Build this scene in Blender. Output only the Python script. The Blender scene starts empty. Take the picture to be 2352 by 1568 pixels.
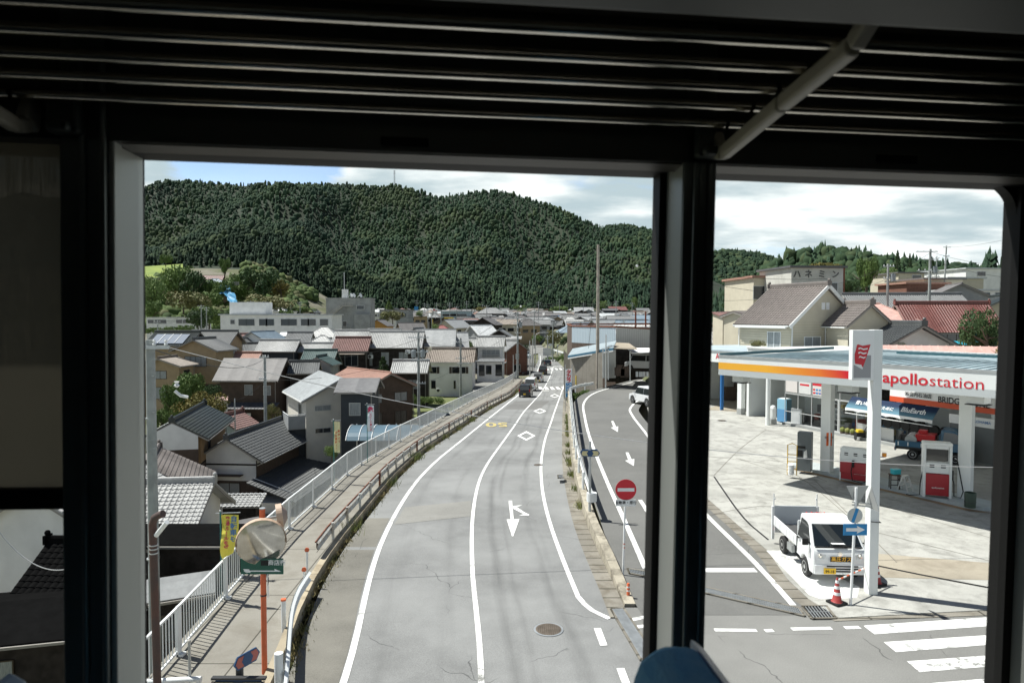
import bpy, bmesh, math, random
import numpy as np
from mathutils import Vector, Matrix
rnd = random.Random(7)
nrs = np.random.RandomState(11)
SC = bpy.context.scene
COL = SC.collection
R = math.radians
# ------------------------------------------------------------------ camera
FPX = 1560.0; CX = 1176.0; CY = 784.0; CAMZ = 7.6
PITCH = math.atan(59 / 1560.0)
cam = bpy.data.cameras.new('camera'); camo = bpy.data.objects.new('camera', cam); COL.objects.link(camo)
camo.location = (0, 0, CAMZ); camo.rotation_euler = (R(90) - PITCH, 0, 0)
cam.sensor_width = 36; cam.lens = 36 * FPX / 2352.0; cam.clip_start = 0.05; cam.clip_end = 6000
cam.dof.use_dof = True; cam.dof.focus_distance = 60; cam.dof.aperture_fstop = 5.6
SC.camera = camo
# ------------------------------------------------------------------ world, sun, exposure
SUNH = Vector((-0.933, 0.36, 0)).normalized(); ELEV = R(60)
sdir = Vector((SUNH.x * math.cos(ELEV), SUNH.y * math.cos(ELEV), math.sin(ELEV)))
sl = bpy.data.lights.new('sun', 'SUN'); sl.energy = 5.0; sl.angle = R(0.5); sl.color = (1.0, 0.975, 0.93)
so = bpy.data.objects.new('sun', sl); COL.objects.link(so)
so.rotation_euler = sdir.to_track_quat('Z', 'Y').to_euler()
W = bpy.data.worlds.new('World'); SC.world = W; W.use_nodes = True
nt = W.node_tree; N = nt.nodes; L = nt.links; N.clear()
def nn(t, **k):
    n = N.new(t)
    for a, b in k.items(): setattr(n, a, b)
    return n
def mth(op, a, b=None, c=None, clamp=False):
    n = nn('ShaderNodeMath', operation=op); n.use_clamp = clamp
    for i, v in enumerate((a, b, c)):
        if v is None: continue
        if isinstance(v, (int, float)): n.inputs[i].default_value = v
        else: L.new(v, n.inputs[i])
    return n.outputs[0]
sky = nn('ShaderNodeTexSky'); sky.sky_type = 'NISHITA'; sky.sun_disc = False
sky.sun_elevation = ELEV; sky.sun_rotation = math.atan2(SUNH.x, SUNH.y); sky.air_density = 0.8; sky.dust_density = 0.6
bg1 = nn('ShaderNodeBackground'); bg1.inputs[1].default_value = 0.055; L.new(sky.outputs[0], bg1.inputs[0])
tc = nn('ShaderNodeTexCoord'); sx = nn('ShaderNodeSeparateXYZ'); L.new(tc.outputs['Generated'], sx.inputs[0])
zc = mth('ADD', mth('MAXIMUM', sx.outputs[2], 0.0), 0.16)
cmb = nn('ShaderNodeCombineXYZ')
L.new(mth('DIVIDE', sx.outputs[0], zc), cmb.inputs[0]); L.new(mth('DIVIDE', sx.outputs[1], zc), cmb.inputs[1]); cmb.inputs[2].default_value = 3.3
no = nn('ShaderNodeTexNoise'); no.inputs['Scale'].default_value = 0.95; no.inputs['Detail'].default_value = 9; no.inputs['Roughness'].default_value = 0.56
no.inputs['Distortion'].default_value = 0.25
L.new(cmb.outputs[0], no.inputs['Vector'])
# clear patch of blue to the left of the ridge, more blue higher up
hole = nn('ShaderNodeVectorMath', operation='DISTANCE'); L.new(tc.outputs['Generated'], hole.inputs[0]); hole.inputs[1].default_value = (-0.335, 0.915, 0.245)
hs = nn('ShaderNodeMapRange'); hs.inputs[1].default_value = 0.04; hs.inputs[2].default_value = 0.14; hs.inputs[3].default_value = -0.42; hs.inputs[4].default_value = 0.0
L.new(hole.outputs['Value'], hs.inputs[0])
el = nn('ShaderNodeMapRange'); el.inputs[1].default_value = 0.24; el.inputs[2].default_value = 0.36; el.inputs[3].default_value = 0.16; el.inputs[4].default_value = -0.3
L.new(sx.outputs[2], el.inputs[0])
bk = nn('ShaderNodeMapRange'); bk.inputs[1].default_value = -0.35; bk.inputs[2].default_value = 0.35; bk.inputs[3].default_value = 0.02; bk.inputs[4].default_value = 0.0; L.new(sx.outputs[1], bk.inputs[0])
cf = mth('ADD', mth('ADD', mth('ADD', no.outputs['Fac'], el.outputs[0]), hs.outputs[0]), bk.outputs[0])
cr = nn('ShaderNodeMapRange'); cr.interpolation_type = 'SMOOTHSTEP'; cr.inputs[1].default_value = 0.44; cr.inputs[2].default_value = 0.56; L.new(cf, cr.inputs[0])
n2 = nn('ShaderNodeTexNoise'); n2.inputs['Scale'].default_value = 1.5; n2.inputs['Detail'].default_value = 6; n2.inputs['Roughness'].default_value = 0.5
mp = nn('ShaderNodeMapping'); mp.inputs['Location'].default_value = (5.2, 1.7, 0); mp.inputs['Scale'].default_value = (0.8, 1.1, 1); L.new(cmb.outputs[0], mp.inputs[0]); L.new(mp.outputs[0], n2.inputs['Vector'])
g = nn('ShaderNodeMapRange'); g.interpolation_type = 'SMOOTHSTEP'; g.inputs[1].default_value = 0.40; g.inputs[2].default_value = 0.60; L.new(n2.outputs['Fac'], g.inputs[0])
cc = nn('ShaderNodeMix'); cc.data_type = 'RGBA'; L.new(g.outputs[0], cc.inputs['Factor'])
cc.inputs['A'].default_value = (0.92, 0.94, 0.93, 1); cc.inputs['B'].default_value = (0.43, 0.52, 0.56, 1)
bg2 = nn('ShaderNodeBackground'); L.new(cc.outputs['Result'], bg2.inputs[0]); bg2.inputs[1].default_value = 0.86
bs_ = nn('ShaderNodeMapRange'); bs_.inputs[1].default_value = 0.15; bs_.inputs[2].default_value = 0.36; bs_.inputs[3].default_value = 0.14; bs_.inputs[4].default_value = 0.052; L.new(sx.outputs[2], bs_.inputs[0]); L.new(bs_.outputs[0], bg1.inputs[1])
vl = nn('ShaderNodeMapRange'); vl.inputs[1].default_value = 0.12; vl.inputs[2].default_value = 0.34; vl.inputs[3].default_value = 0.12; vl.inputs[4].default_value = 0.0; L.new(sx.outputs[2], vl.inputs[0])
mx = nn('ShaderNodeMixShader'); L.new(mth('MAXIMUM', cr.outputs[0], vl.outputs[0]), mx.inputs[0]); L.new(bg1.outputs[0], mx.inputs[1]); L.new(bg2.outputs[0], mx.inputs[2])
wo = nn('ShaderNodeOutputWorld'); L.new(mx.outputs[0], wo.inputs[0])
SC.view_settings.view_transform = 'Standard'; SC.view_settings.look = 'None'; SC.view_settings.gamma = 1; SC.view_settings.exposure = 0.58
SC.cycles.max_bounces = 6; SC.cycles.transparent_max_bounces = 12
# ------------------------------------------------------------------ pixel <-> world (display frame 2352 x 1568)
_f = Vector((0, math.cos(PITCH), -math.sin(PITCH))); _u = Vector((0, math.sin(PITCH), math.cos(PITCH))); _r = Vector((1, 0, 0))
C0 = Vector((0, 0, CAMZ))
def ray(px, py): return _r * ((px - CX) / FPX) + _u * ((CY - py) / FPX) + _f
def P(px, py, Y):
    d = ray(px, py); return C0 + d * (Y / d.y)
def G(px, py, z=0.0):
    d = ray(px, py); return C0 + d * ((z - CAMZ) / d.z)
def ip(tab, x):
    return float(np.interp(x, [a for a, b in tab], [b for a, b in tab]))
ZR = [(-60, 0), (22, 0), (32, -.22), (45, -.85), (60, -1.55), (90, -3.0), (110, -3.85), (130, -4.4), (150, -4.55), (2000, -4.55)]
def zr(Y): return ip(ZR, Y)
def GR(px, py, dz=0.0):
    z = 0
    for _ in range(60):
        p = G(px, py, z + dz); z += (zr(p.y) - z) * .6
    return p
def line(pts, fn=GR): return [fn(*p) for p in pts]
def xat(poly, Y):
    return float(np.interp(Y, [p.y for p in poly], [p.x for p in poly]))
# ------------------------------------------------------------------ materials
MATS = {}
def mat(name, col, rough=.8, metal=0., var=.0, vs=3., bump=.0, bs=20., spec=.5, emit=None, col2=None, coord='Object', detail=5, stretch=None, alpha=None):
    if name in MATS: return MATS[name]
    m = bpy.data.materials.new(name); m.use_nodes = True; MATS[name] = m
    n = m.node_tree.nodes; l = m.node_tree.links; b = n['Principled BSDF']
    b.inputs['Base Color'].default_value = (*col, 1); b.inputs['Roughness'].default_value = rough; b.inputs['Metallic'].default_value = metal
    b.inputs['Specular IOR Level'].default_value = spec
    tcn = n.new('ShaderNodeTexCoord'); src = tcn.outputs[coord]
    if stretch:
        mpn = n.new('ShaderNodeMapping'); mpn.inputs['Scale'].default_value = stretch; l.new(src, mpn.inputs[0]); src = mpn.outputs[0]
    if var or col2:
        t = n.new('ShaderNodeTexNoise'); t.inputs['Scale'].default_value = vs; t.inputs['Detail'].default_value = detail; l.new(src, t.inputs['Vector'])
        mr = n.new('ShaderNodeMapRange'); mr.inputs[1].default_value = .35; mr.inputs[2].default_value = .65; l.new(t.outputs['Fac'], mr.inputs[0])
        mi = n.new('ShaderNodeMix'); mi.data_type = 'RGBA'; l.new(mr.outputs[0], mi.inputs['Factor'])
        c2 = col2 if col2 else tuple(c * (1 - var) for c in col); c1 = col if col2 else tuple(min(1, c * (1 + var)) for c in col)
        mi.inputs['A'].default_value = (*c1, 1); mi.inputs['B'].default_value = (*c2, 1); l.new(mi.outputs['Result'], b.inputs['Base Color'])
    if bump:
        t = n.new('ShaderNodeTexNoise'); t.inputs['Scale'].default_value = bs; t.inputs['Detail'].default_value = 4; l.new(src, t.inputs['Vector'])
        bn = n.new('ShaderNodeBump'); bn.inputs['Strength'].default_value = bump; bn.inputs['Distance'].default_value = .02; l.new(t.outputs['Fac'], bn.inputs['Height']); l.new(bn.outputs[0], b.inputs['Normal'])
    if emit: b.inputs['Emission Color'].default_value = (*emit, 1); b.inputs['Emission Strength'].default_value = 1
    return m
class NB:
    """small node-graph helper for the bigger materials"""
    def __init__(s, name):
        s.m = bpy.data.materials.new(name); s.m.use_nodes = True; MATS[name] = s.m; s.n = s.m.node_tree.nodes; s.l = s.m.node_tree.links; s.b = s.n['Principled BSDF']
    def new(s, t, **k):
        q = s.n.new(t)
        for a, b in k.items():
            if isinstance(a, str) and hasattr(q, a): setattr(q, a, b)
        return q
    def inp(s, node, key, v):
        if isinstance(v, (int, float, tuple)): node.inputs[key].default_value = v
        else: s.l.new(v, node.inputs[key])
    def tex(s, coord='Object', scale=(1, 1, 1), loc=(0, 0, 0)):
        t = s.n.new('ShaderNodeTexCoord'); m = s.n.new('ShaderNodeMapping'); m.inputs['Scale'].default_value = scale; m.inputs['Location'].default_value = loc
        s.l.new(t.outputs[coord], m.inputs[0]); return m.outputs[0]
    def noise(s, v, scale, detail=5, rough=.55, dist=0.):
        t = s.n.new('ShaderNodeTexNoise'); t.inputs['Scale'].default_value = scale; t.inputs['Detail'].default_value = detail; t.inputs['Roughness'].default_value = rough; t.inputs['Distortion'].default_value = dist
        s.l.new(v, t.inputs['Vector']); return t.outputs['Fac']
    def ramp(s, f, a, b, lo=0., hi=1.):
        r = s.n.new('ShaderNodeMapRange'); r.inputs[1].default_value = a; r.inputs[2].default_value = b; r.inputs[3].default_value = lo; r.inputs[4].default_value = hi
        s.l.new(f, r.inputs[0]); return r.outputs[0]
    def mth(s, op, a, b=None, c=None):
        q = s.n.new('ShaderNodeMath'); q.operation = op
        for i, v in enumerate((a, b, c)):
            if v is None: continue
            s.inp(q, i, v)
        return q.outputs[0]
    def mix(s, f, a, b, mode='MIX'):
        q = s.n.new('ShaderNodeMix'); q.data_type = 'RGBA'; q.blend_type = mode
        s.inp(q, 'Factor', f)
        for k, v in (('A', a), ('B', b)):
            if isinstance(v, tuple): q.inputs[k].default_value = (*v, 1)
            else: s.l.new(v, q.inputs[k])
        return q.outputs['Result']
    def bump(s, h, strength=.3, dist=.02):
        q = s.n.new('ShaderNodeBump'); q.inputs['Strength'].default_value = strength; q.inputs['Distance'].default_value = dist; s.l.new(h, q.inputs['Height']); s.l.new(q.outputs[0], s.b.inputs['Normal'])
    def out(s, col, rough=.8, spec=.3):
        if isinstance(col, tuple): s.b.inputs['Base Color'].default_value = (*col, 1)
        else: s.l.new(col, s.b.inputs['Base Color'])
        if isinstance(rough, (int, float)): s.b.inputs['Roughness'].default_value = rough
        else: s.l.new(rough, s.b.inputs['Roughness'])
        s.b.inputs['Specular IOR Level'].default_value = spec; return s.m
def asphalt_mat(name, base, tracks=False, mott=.25):
    q = NB(name); v = q.tex('Object')
    fine = q.noise(v, 38, 3, .7); med = q.noise(v, 1.3, 6, .62); big = q.noise(v, .22, 4)
    c = q.mix(q.ramp(fine, .3, .7), tuple(x * .72 for x in base), tuple(x * 1.22 for x in base))
    c = q.mix(q.ramp(med, .35, .7, 0, mott), c, tuple(x * .55 for x in base))
    c = q.mix(q.ramp(big, .4, .65, 0, mott * 1.2), c, tuple(x * 1.5 for x in base))
    if tracks:
        uv = q.new('ShaderNodeUVMap'); sp = q.new('ShaderNodeSeparateXYZ'); q.l.new(uv.outputs[0], sp.inputs[0]); u = sp.outputs[0]
        wob = q.mth('MULTIPLY', q.mth('SUBTRACT', q.noise(q.tex('UV', (.0, .05, 1)), 1.0, 2), .5), 1.3)
        uu = q.mth('ADD', u, wob)
        tot = None
        for cc_, w_, s_ in ((-2.25, .3, .3), (-.75, .26, .24), (.75, .22, .5), (1.15, .14, .34), (2.2, .26, .45)):
            d = q.mth('ABSOLUTE', q.mth('SUBTRACT', uu, cc_)); k = q.ramp(d, 0., w_, s_, 0.)
            tot = k if tot is None else q.mth('ADD', tot, k)
        brk = q.ramp(q.noise(q.tex('UV', (2.0, .12, 1)), 1.2, 4), .35, .6)
        tot = q.mth('MULTIPLY', tot, brk)
        c = q.mix(tot, c, tuple(x * .35 for x in base))
    vo = q.new('ShaderNodeTexVoronoi'); vo.feature = 'DISTANCE_TO_EDGE'; vo.inputs['Scale'].default_value = .22
    wv = q.mix(.22, v, q.new('ShaderNodeTexNoise').outputs['Color'])
    nz = q.new('ShaderNodeTexNoise'); nz.inputs['Scale'].default_value = 1.7; q.l.new(v, nz.inputs['Vector'])
    ad = q.new('ShaderNodeVectorMath'); ad.operation = 'MULTIPLY_ADD'; q.l.new(nz.outputs['Color'], ad.inputs[0]); ad.inputs[1].default_value = (.5, .5, 0); q.l.new(v, ad.inputs[2])
    q.l.new(ad.outputs[0], vo.inputs['Vector'])
    crk = q.mth('MULTIPLY', q.ramp(vo.outputs['Distance'], 0.0, .0022, 1, 0), q.ramp(q.noise(v, .5, 2), .5, .56))
    c = q.mix(q.mth('MULTIPLY', crk, .7), c, (.03, .03, .03))
    q.bump(fine, .25, .01)
    return q.out(c, .88, .3)
M = {}
M['asphalt'] = asphalt_mat('asphalt_main', (.215, .217, .211), True, mott=.4)
M['asphalt2'] = asphalt_mat('asphalt_dark', (.15, .149, .14))
M['asphalt3'] = asphalt_mat('asphalt_side', (.205, .203, .19))
def concrete_mat(name, base, stain=(.12, .10, .07), st=.35, joints=None, sc=1.):
    q = NB(name); v = q.tex('Object')
    c = q.mix(q.ramp(q.noise(v, 30, 4, .7), .3, .7), tuple(x * .86 for x in base), tuple(min(1, x * 1.12) for x in base))
    c = q.mix(q.ramp(q.noise(v, 1.1 * sc, 8, .7, .4), .46, .66, 0, st), c, stain)
    c = q.mix(q.ramp(q.noise(v, .25 * sc, 5, .6), .45, .6, 0, st * .8), c, tuple(x * .6 for x in base))
    if joints:
        br = q.new('ShaderNodeTexBrick'); br.offset = 0; br.inputs['Scale'].default_value = 1; br.inputs['Brick Width'].default_value = joints[0]; br.inputs['Row Height'].default_value = joints[1]
        br.inputs['Mortar Size'].default_value = joints[2]; br.inputs['Color1'].default_value = (1, 1, 1, 1); br.inputs['Color2'].default_value = (.93, .93, .93, 1); br.inputs['Mortar'].default_value = (.3, .3, .28, 1)
        q.l.new(v, br.inputs['Vector']); c = q.mix(1.0, c, br.outputs['Color'], 'MULTIPLY')
    q.bump(q.noise(v, 14, 5, .7), .3, .015)
    return q.out(c, .9, .25)
M['conc'] = concrete_mat('concrete_weathered', (.42, .395, .335), st=.5)
M['conc_light'] = concrete_mat('concrete_forecourt', (.42, .415, .38), stain=(.16, .155, .14), st=.6, joints=None, sc=1.3)
M['conc_walk'] = concrete_mat('concrete_sidewalk', (.27, .255, .22), st=.4, joints=(1.5, 3.6, .018))
M['conc_slab'] = concrete_mat('concrete_gutter', (.27, .25, .21), st=.8, joints=(3, .6, .03))
M['block'] = concrete_mat('concrete_block', (.27, .25, .215), st=.4, joints=(.4, .2, .006))
M['conc_grey'] = concrete_mat('concrete_tower', (.36, .37, .36), stain=(.12, .12, .12), st=.5, sc=.35)
def paint_mat(name, col, wear=.5, wc=(.2, .2, .185), sc=3.0):
    q = NB(name); v = q.tex('Object')
    f = q.mth('MULTIPLY', q.ramp(q.noise(v, sc * 1.3, 8, .72), .5, .58), q.ramp(q.noise(v, sc * .22, 3), .55 - wear * .12, .72 - wear * .1))
    return q.out(q.mix(f, col, wc), .75, .3)
M['roadpaint'] = paint_mat('road_paint_white', (.78, .78, .75), .25)
M['roadpaint_worn'] = paint_mat('road_paint_worn', (.76, .76, .73), 1.2)
M['roadpaint_y'] = paint_mat('road_paint_yellow', (.52, .42, .16), 1.2)
M['white'] = mat('white_paint', (.78, .79, .78), .45, var=.05, vs=2)
M['whitewall'] = mat('white_render', (.76, .755, .73), .85, var=.07, vs=.8, bump=.15)
M['lightsteel'] = mat('galvanised_steel', (.45, .47, .47), .45, .6, var=.12, vs=4)
M['chrome'] = mat('polished_tube', (.78, .74, .66), .12, 1.0, var=.1, vs=6)
M['fence'] = mat('fence_white', (.74, .76, .75), .5, var=.06, vs=1.5)
M['rust'] = mat('rust', (.24, .085, .045), .85, col2=(.13, .05, .03), vs=6, bump=.3)
M['rustwhite'] = mat('old_white_rail', (.58, .59, .56), .6, .1, col2=(.42, .37, .31), vs=3)
M['orange'] = mat('orange_pole_paint', (.62, .13, .045), .5, var=.12, vs=4)
M['poleconc'] = mat('utility_pole_concrete', (.30, .32, .31), .75, var=.15, vs=3, bump=.2)
M['poleconc2'] = mat('utility_pole_tan', (.34, .30, .25), .8, var=.18, vs=3, bump=.2)
M['black'] = mat('black_rubber', (.012, .012, .012), .6, spec=.3)
M['cable'] = mat('cable_black', (.03, .03, .03), .6)
M['cable_l'] = mat('cable_light', (.45, .45, .45), .6)
M['darkmetal'] = mat('dark_metal', (.05, .05, .05), .5, .4)
M['glass'] = mat('window_dark', (.018, .022, .026), .06, spec=.8)
M['curtain'] = mat('window_curtain', (.34, .36, .36), .3, spec=.6, col2=(.18, .2, .21), vs=9, stretch=(6, 6, .3))
M['alu'] = mat('aluminium_frame', (.55, .56, .55), .4, .5)
M['bronze'] = mat('bronze_frame', (.06, .045, .035), .4, .3)
M['wood'] = mat('dark_wood', (.11, .065, .04), .8, var=.3, vs=2, stretch=(1, 1, 8))
M['wooddark'] = mat('charred_wood', (.035, .03, .027), .85, var=.3, vs=3, spec=.1)
M['tan'] = mat('tan_render', (.34, .255, .155), .9, var=.08, vs=1.5, bump=.15)
M['ochre'] = mat('ochre_render', (.31, .20, .105), .9, var=.08, vs=1.5, bump=.15)
M['cream'] = mat('cream_siding', (.52, .475, .37), .85, var=.05, vs=1)
M['beigewall'] = mat('grey_beige_wall', (.62, .59, .52), .85, var=.04, vs=1.2, bump=.1)
M['charcoal'] = mat('charcoal_wall', (.035, .042, .05), .8, var=.1, vs=2)
M['greywall'] = mat('grey_wall', (.3, .31, .31), .85, var=.1, vs=1)
M['paleblue'] = mat('pale_blue_wall', (.40, .50, .52), .8, var=.08, vs=1)
M['brown'] = mat('brown_wall', (.085, .06, .045), .85, var=.15, vs=2)
M['brick'] = mat('brick_red_wall', (.17, .08, .055), .85, var=.15, vs=3)
M['orangewall'] = mat('orange_wood_wall', (.5, .27, .08), .85, var=.1, vs=3)
M['teal'] = mat('teal_wall', (.06, .42, .55), .7, var=.08, vs=2)
M['red'] = mat('red_paint', (.5, .018, .022), .4)
M['pumpred'] = mat('pump_red', (.36, .012, .022), .35)
M['signred'] = mat('sign_red', (.58, .015, .03), .4)
M['signblue'] = mat('sign_blue', (.01, .22, .50), .4)
M['signgreen'] = mat('sign_green', (.006, .085, .055), .45)
M['navy'] = mat('navy_paint', (.02, .07, .17), .45)
M['signcream'] = mat('sign_cream', (.62, .55, .3), .45)
M['yellow'] = mat('yellow_paint', (.75, .52, .02), .5)
M['plate_y'] = mat('number_plate_yellow', (.8, .5, .02), .4)
M['tyre'] = mat('tyre_rubber', (.018, .018, .018), .85)
M['rim'] = mat('wheel_rim', (.5, .51, .51), .35, .7)
M['carglass'] = mat('car_glass', (.012, .016, .018), .04, spec=.9)
M['lamp'] = mat('lamp_clear', (.6, .62, .62), .12, .2)
M['tail'] = mat('lamp_red', (.4, .01, .01), .2)
M['soil'] = mat('soil', (.16, .125, .085), .95, col2=(.07, .065, .04), vs=1.5, bump=.4)
M['grass'] = mat('grass_ground', (.10, .125, .04), .95, col2=(.14, .15, .055), vs=.6, bump=.5)
M['field'] = mat('rice_field', (.22, .27, .05), .95, col2=(.14, .2, .04), vs=.1)
# ------------------------------------------------------------------ mesh tools
class MB:
    def __init__(s): s.v = []; s.f = []; s.mi = []; s.uv = []
    def add(s, vs, fs, m=0, uvs=None):
        o = len(s.v); s.v += [tuple(v) for v in vs]
        for i, f in enumerate(fs):
            s.f.append(tuple(o + k for k in f)); s.mi.append(m)
            s.uv.append(uvs[i] if uvs else [(0, 0)] * len(f))
        return s
    def box(s, c, d, m=0, rz=0., M4=None):
        x, y, z = (k / 2 for k in d)
        vs = [Vector((a * x, b * y, e * z)) for e in (-1, 1) for b in (-1, 1) for a in (-1, 1)]
        if M4 is not None: vs = [M4 @ v for v in vs]
        elif rz: q = Matrix.Rotation(rz, 3, 'Z'); vs = [q @ v for v in vs]
        vs = [v + Vector(c) for v in vs]
        return s.add(vs, [(0, 2, 3, 1), (4, 5, 7, 6), (0, 1, 5, 4), (2, 6, 7, 3), (0, 4, 6, 2), (1, 3, 7, 5)], m)
    def bar(s, a, b, w, h=None, m=0, up=(0, 0, 1)):
        a = Vector(a); b = Vector(b); h = h or w; d = (b - a); ln = d.length
        if ln < 1e-6: return s
        d /= ln; u = Vector(up)
        if abs(d.dot(u)) > .99: u = Vector((0, 1, 0))
        x = d.cross(u).normalized() * (w / 2); y = x.normalized().cross(d).normalized() * (h / 2)
        vs = [p + i * x + j * y for p in (a, b) for i, j in ((-1, -1), (1, -1), (1, 1), (-1, 1))]
        return s.add(vs, [(3, 2, 1, 0), (4, 5, 6, 7), (0, 1, 5, 4), (1, 2, 6, 5), (2, 3, 7, 6), (3, 0, 4, 7)], m)
    def tube(s, pts, r, n=8, m=0, cap=True):
        pts = [Vector(p) for p in pts]; rs = r if isinstance(r, (list, tuple)) else [r] * len(pts)
        vs = []; fs = []; px = None
        for i, p in enumerate(pts):
            d = (pts[min(i + 1, len(pts) - 1)] - pts[max(i - 1, 0)]).normalized()
            if px is None:
                t = Vector((0, 0, 1)) if abs(d.z) < .9 else Vector((0, 1, 0)); px = d.cross(t).normalized()
            px = (px - d * px.dot(d)).normalized(); py = d.cross(px)
            for k in range(n):
                a = 2 * math.pi * k / n; vs.append(p + (px * math.cos(a) + py * math.sin(a)) * rs[i])
        for i in range(len(pts) - 1):
            for k in range(n):
                a = i * n + k; b = i * n + (k + 1) % n; fs.append((a, b, b + n, a + n))
        if cap: fs.append(tuple(range(n - 1, -1, -1))); fs.append(tuple(range((len(pts) - 1) * n, len(pts) * n)))
        return s.add(vs, fs, m)
    def cyl(s, c, r, h, n=16, m=0, axis='Z', r2=None):
        c = Vector(c); a = {'X': Vector((1, 0, 0)), 'Y': Vector((0, 1, 0)), 'Z': Vector((0, 0, 1))}[axis] if isinstance(axis, str) else Vector(axis).normalized()
        return s.tube([c - a * h / 2, c + a * h / 2], [r, r if r2 is None else r2], n, m)
    def lathe(s, c, prof, n=16, m=0, axis=(0, 0, 1)):
        a = Vector(axis).normalized(); t = Vector((0, 0, 1)) if abs(a.z) < .9 else Vector((1, 0, 0)); x = a.cross(t).normalized(); y = a.cross(x); c = Vector(c)
        vs = [c + a * h + (x * math.cos(2 * math.pi * k / n) + y * math.sin(2 * math.pi * k / n)) * r for r, h in prof for k in range(n)]
        fs = [(i * n + k, i * n + (k + 1) % n, (i + 1) * n + (k + 1) % n, (i + 1) * n + k) for i in range(len(prof) - 1) for k in range(n)]
        fs.append(tuple(range(n - 1, -1, -1))); fs.append(tuple(range((len(prof) - 1) * n, len(prof) * n)))
        return s.add(vs, fs, m)
    def quad(s, a, b, c, d, m=0, uv=None): return s.add([a, b, c, d], [(0, 1, 2, 3)], m, [uv] if uv else None)
    def prism(s, poly, ext, m=0):
        poly = [Vector(p) for p in poly]; e = Vector(ext); n = len(poly)
        return s.add(poly + [p + e for p in poly], [tuple(range(n - 1, -1, -1)), tuple(range(n, 2 * n))] + [(i, (i + 1) % n, n + (i + 1) % n, n + i) for i in range(n)], m)
    def ball(s, c, r, n=10, m=0, sz=1.):
        prof = [(max(.001, math.sin(math.pi * i / (n // 2 + 1))) * r, -math.cos(math.pi * i / (n // 2 + 1)) * r * sz) for i in range(n // 2 + 2)]
        return s.lathe(c, prof, n, m)
    def build(s, name, mats, parent=None, smooth=False, loc=None, bevel=0, recalc=False):
        me = bpy.data.meshes.new(name); me.from_pydata(s.v, [], s.f)
        mats = mats if isinstance(mats, (list, tuple)) else [mats] if mats else []
        for m in mats: me.materials.append(m)
        if len(mats) > 1: me.polygons.foreach_set('material_index', s.mi)
        uvl = me.uv_layers.new(name='UVMap'); flat = [c for f in s.uv for uv in f for c in uv]
        uvl.data.foreach_set('uv', flat)
        if smooth: me.polygons.foreach_set('use_smooth', [True] * len(me.polygons))
        me.validate(); me.update()
        if recalc:
            bm = bmesh.new(); bm.from_mesh(me); bmesh.ops.remove_doubles(bm, verts=bm.verts, dist=1e-4); bmesh.ops.recalc_face_normals(bm, faces=bm.faces); bm.to_mesh(me); bm.free()
        o = bpy.data.objects.new(name, me); COL.objects.link(o)
        if parent: o.parent = parent
        if loc: o.location = loc
        if bevel:
            bv = o.modifiers.new('bevel', 'BEVEL'); bv.width = bevel; bv.segments = 2; bv.limit_method = 'ANGLE'
        if smooth and not recalc:
            try: me.set_sharp_from_angle(angle=R(40))
            except Exception: pass
        return o
def tag(o, label=None, cat=None, group=None, kind=None):
    if label: o['label'] = label
    if cat: o['category'] = cat
    if group: o['group'] = group
    if kind: o['kind'] = kind
    return o
def thing(name, loc, rz, label, cat, group=None):
    o = bpy.data.objects.new(name, None); COL.objects.link(o); o.location = loc; o.rotation_euler = (0, 0, rz); o.empty_display_size = .2
    return tag(o, label, cat, group)
def struct(o): o['kind'] = 'structure'; return o
def copy_tree(o, parent=None):
    c = o.copy(); COL.objects.link(c)
    if parent: c.parent = parent
    for ch in [q for q in bpy.data.objects if q.parent == o]: copy_tree(ch, c)
    return c
def text(body, size, m, parent, mtx, name='lettering', bold=0., ext=.002, align='CENTER', sx=1., name_obj=None, line=1.0):
    c = bpy.data.curves.new('txt', 'FONT'); c.body = body; c.size = size; c.offset = bold * size; c.extrude = ext; c.align_x = align; c.align_y = 'CENTER'; c.resolution_u = 3; c.space_line = line
    t = bpy.data.objects.new('txt', c); COL.objects.link(t)
    me = bpy.data.meshes.new_from_object(t.evaluated_get(bpy.context.evaluated_depsgraph_get()))
    bpy.data.objects.remove(t); bpy.data.curves.remove(c)
    me.name = name; me.materials.clear(); me.materials.append(m); me.transform(Matrix.Diagonal((sx, 1, 1, 1)))
    o = bpy.data.objects.new(name, me); COL.objects.link(o)
    if parent: o.parent = parent
    o.matrix_local = mtx; return o
def frame(o, x, y):
    """matrix with local x, y axes and origin (z = x cross y)"""
    x = Vector(x).normalized(); y = Vector(y).normalized(); z = x.cross(y)
    return Matrix(((x.x, y.x, z.x, o[0]), (x.y, y.y, z.y, o[1]), (x.z, y.z, z.z, o[2]), (0, 0, 0, 1)))
# ================================================================== road lines from the photograph (display pixels -> ground)
FENCE = line([(330, 1620), (371.9, 1566), (504.4, 1397.4), (651.6, 1231.4), (744, 1148.4), (818.6, 1077.6), (908.8, 1023.5), (998.9, 971.7), (1089, 921), (1145.5, 893), (1180.7, 871.3), (1190.6, 858)])
FENCE = [Vector((FENCE[0].x + .1, 5, 0))] + FENCE
EDGE = line([(678.4, 1568), (683.7, 1477.7), (715.8, 1389), (750.6, 1319.7), (792.4, 1255.5), (818.6, 1222), (859, 1172), (895, 1122.7), (935.8, 1077.6), (985, 1032.6), (1062, 983), (1129.6, 938), (1179, 911), (1212, 872), (1226, 850), (1237, 825), (1236, 812), (1228, 800)])
EDGE = [Vector((EDGE[0].x, -8, 0))] + EDGE
LL = line([(803, 1568), (843, 1334), (861, 1276), (895, 1204), (913, 1168), (949, 1114), (999, 1060), (1062, 1010), (1103.8, 976), (1130, 955), (1193.9, 904), (1226.8, 869), (1241, 835), (1241, 817)])
LL = [Vector((LL[0].x, 3, 0))] + LL
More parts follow.
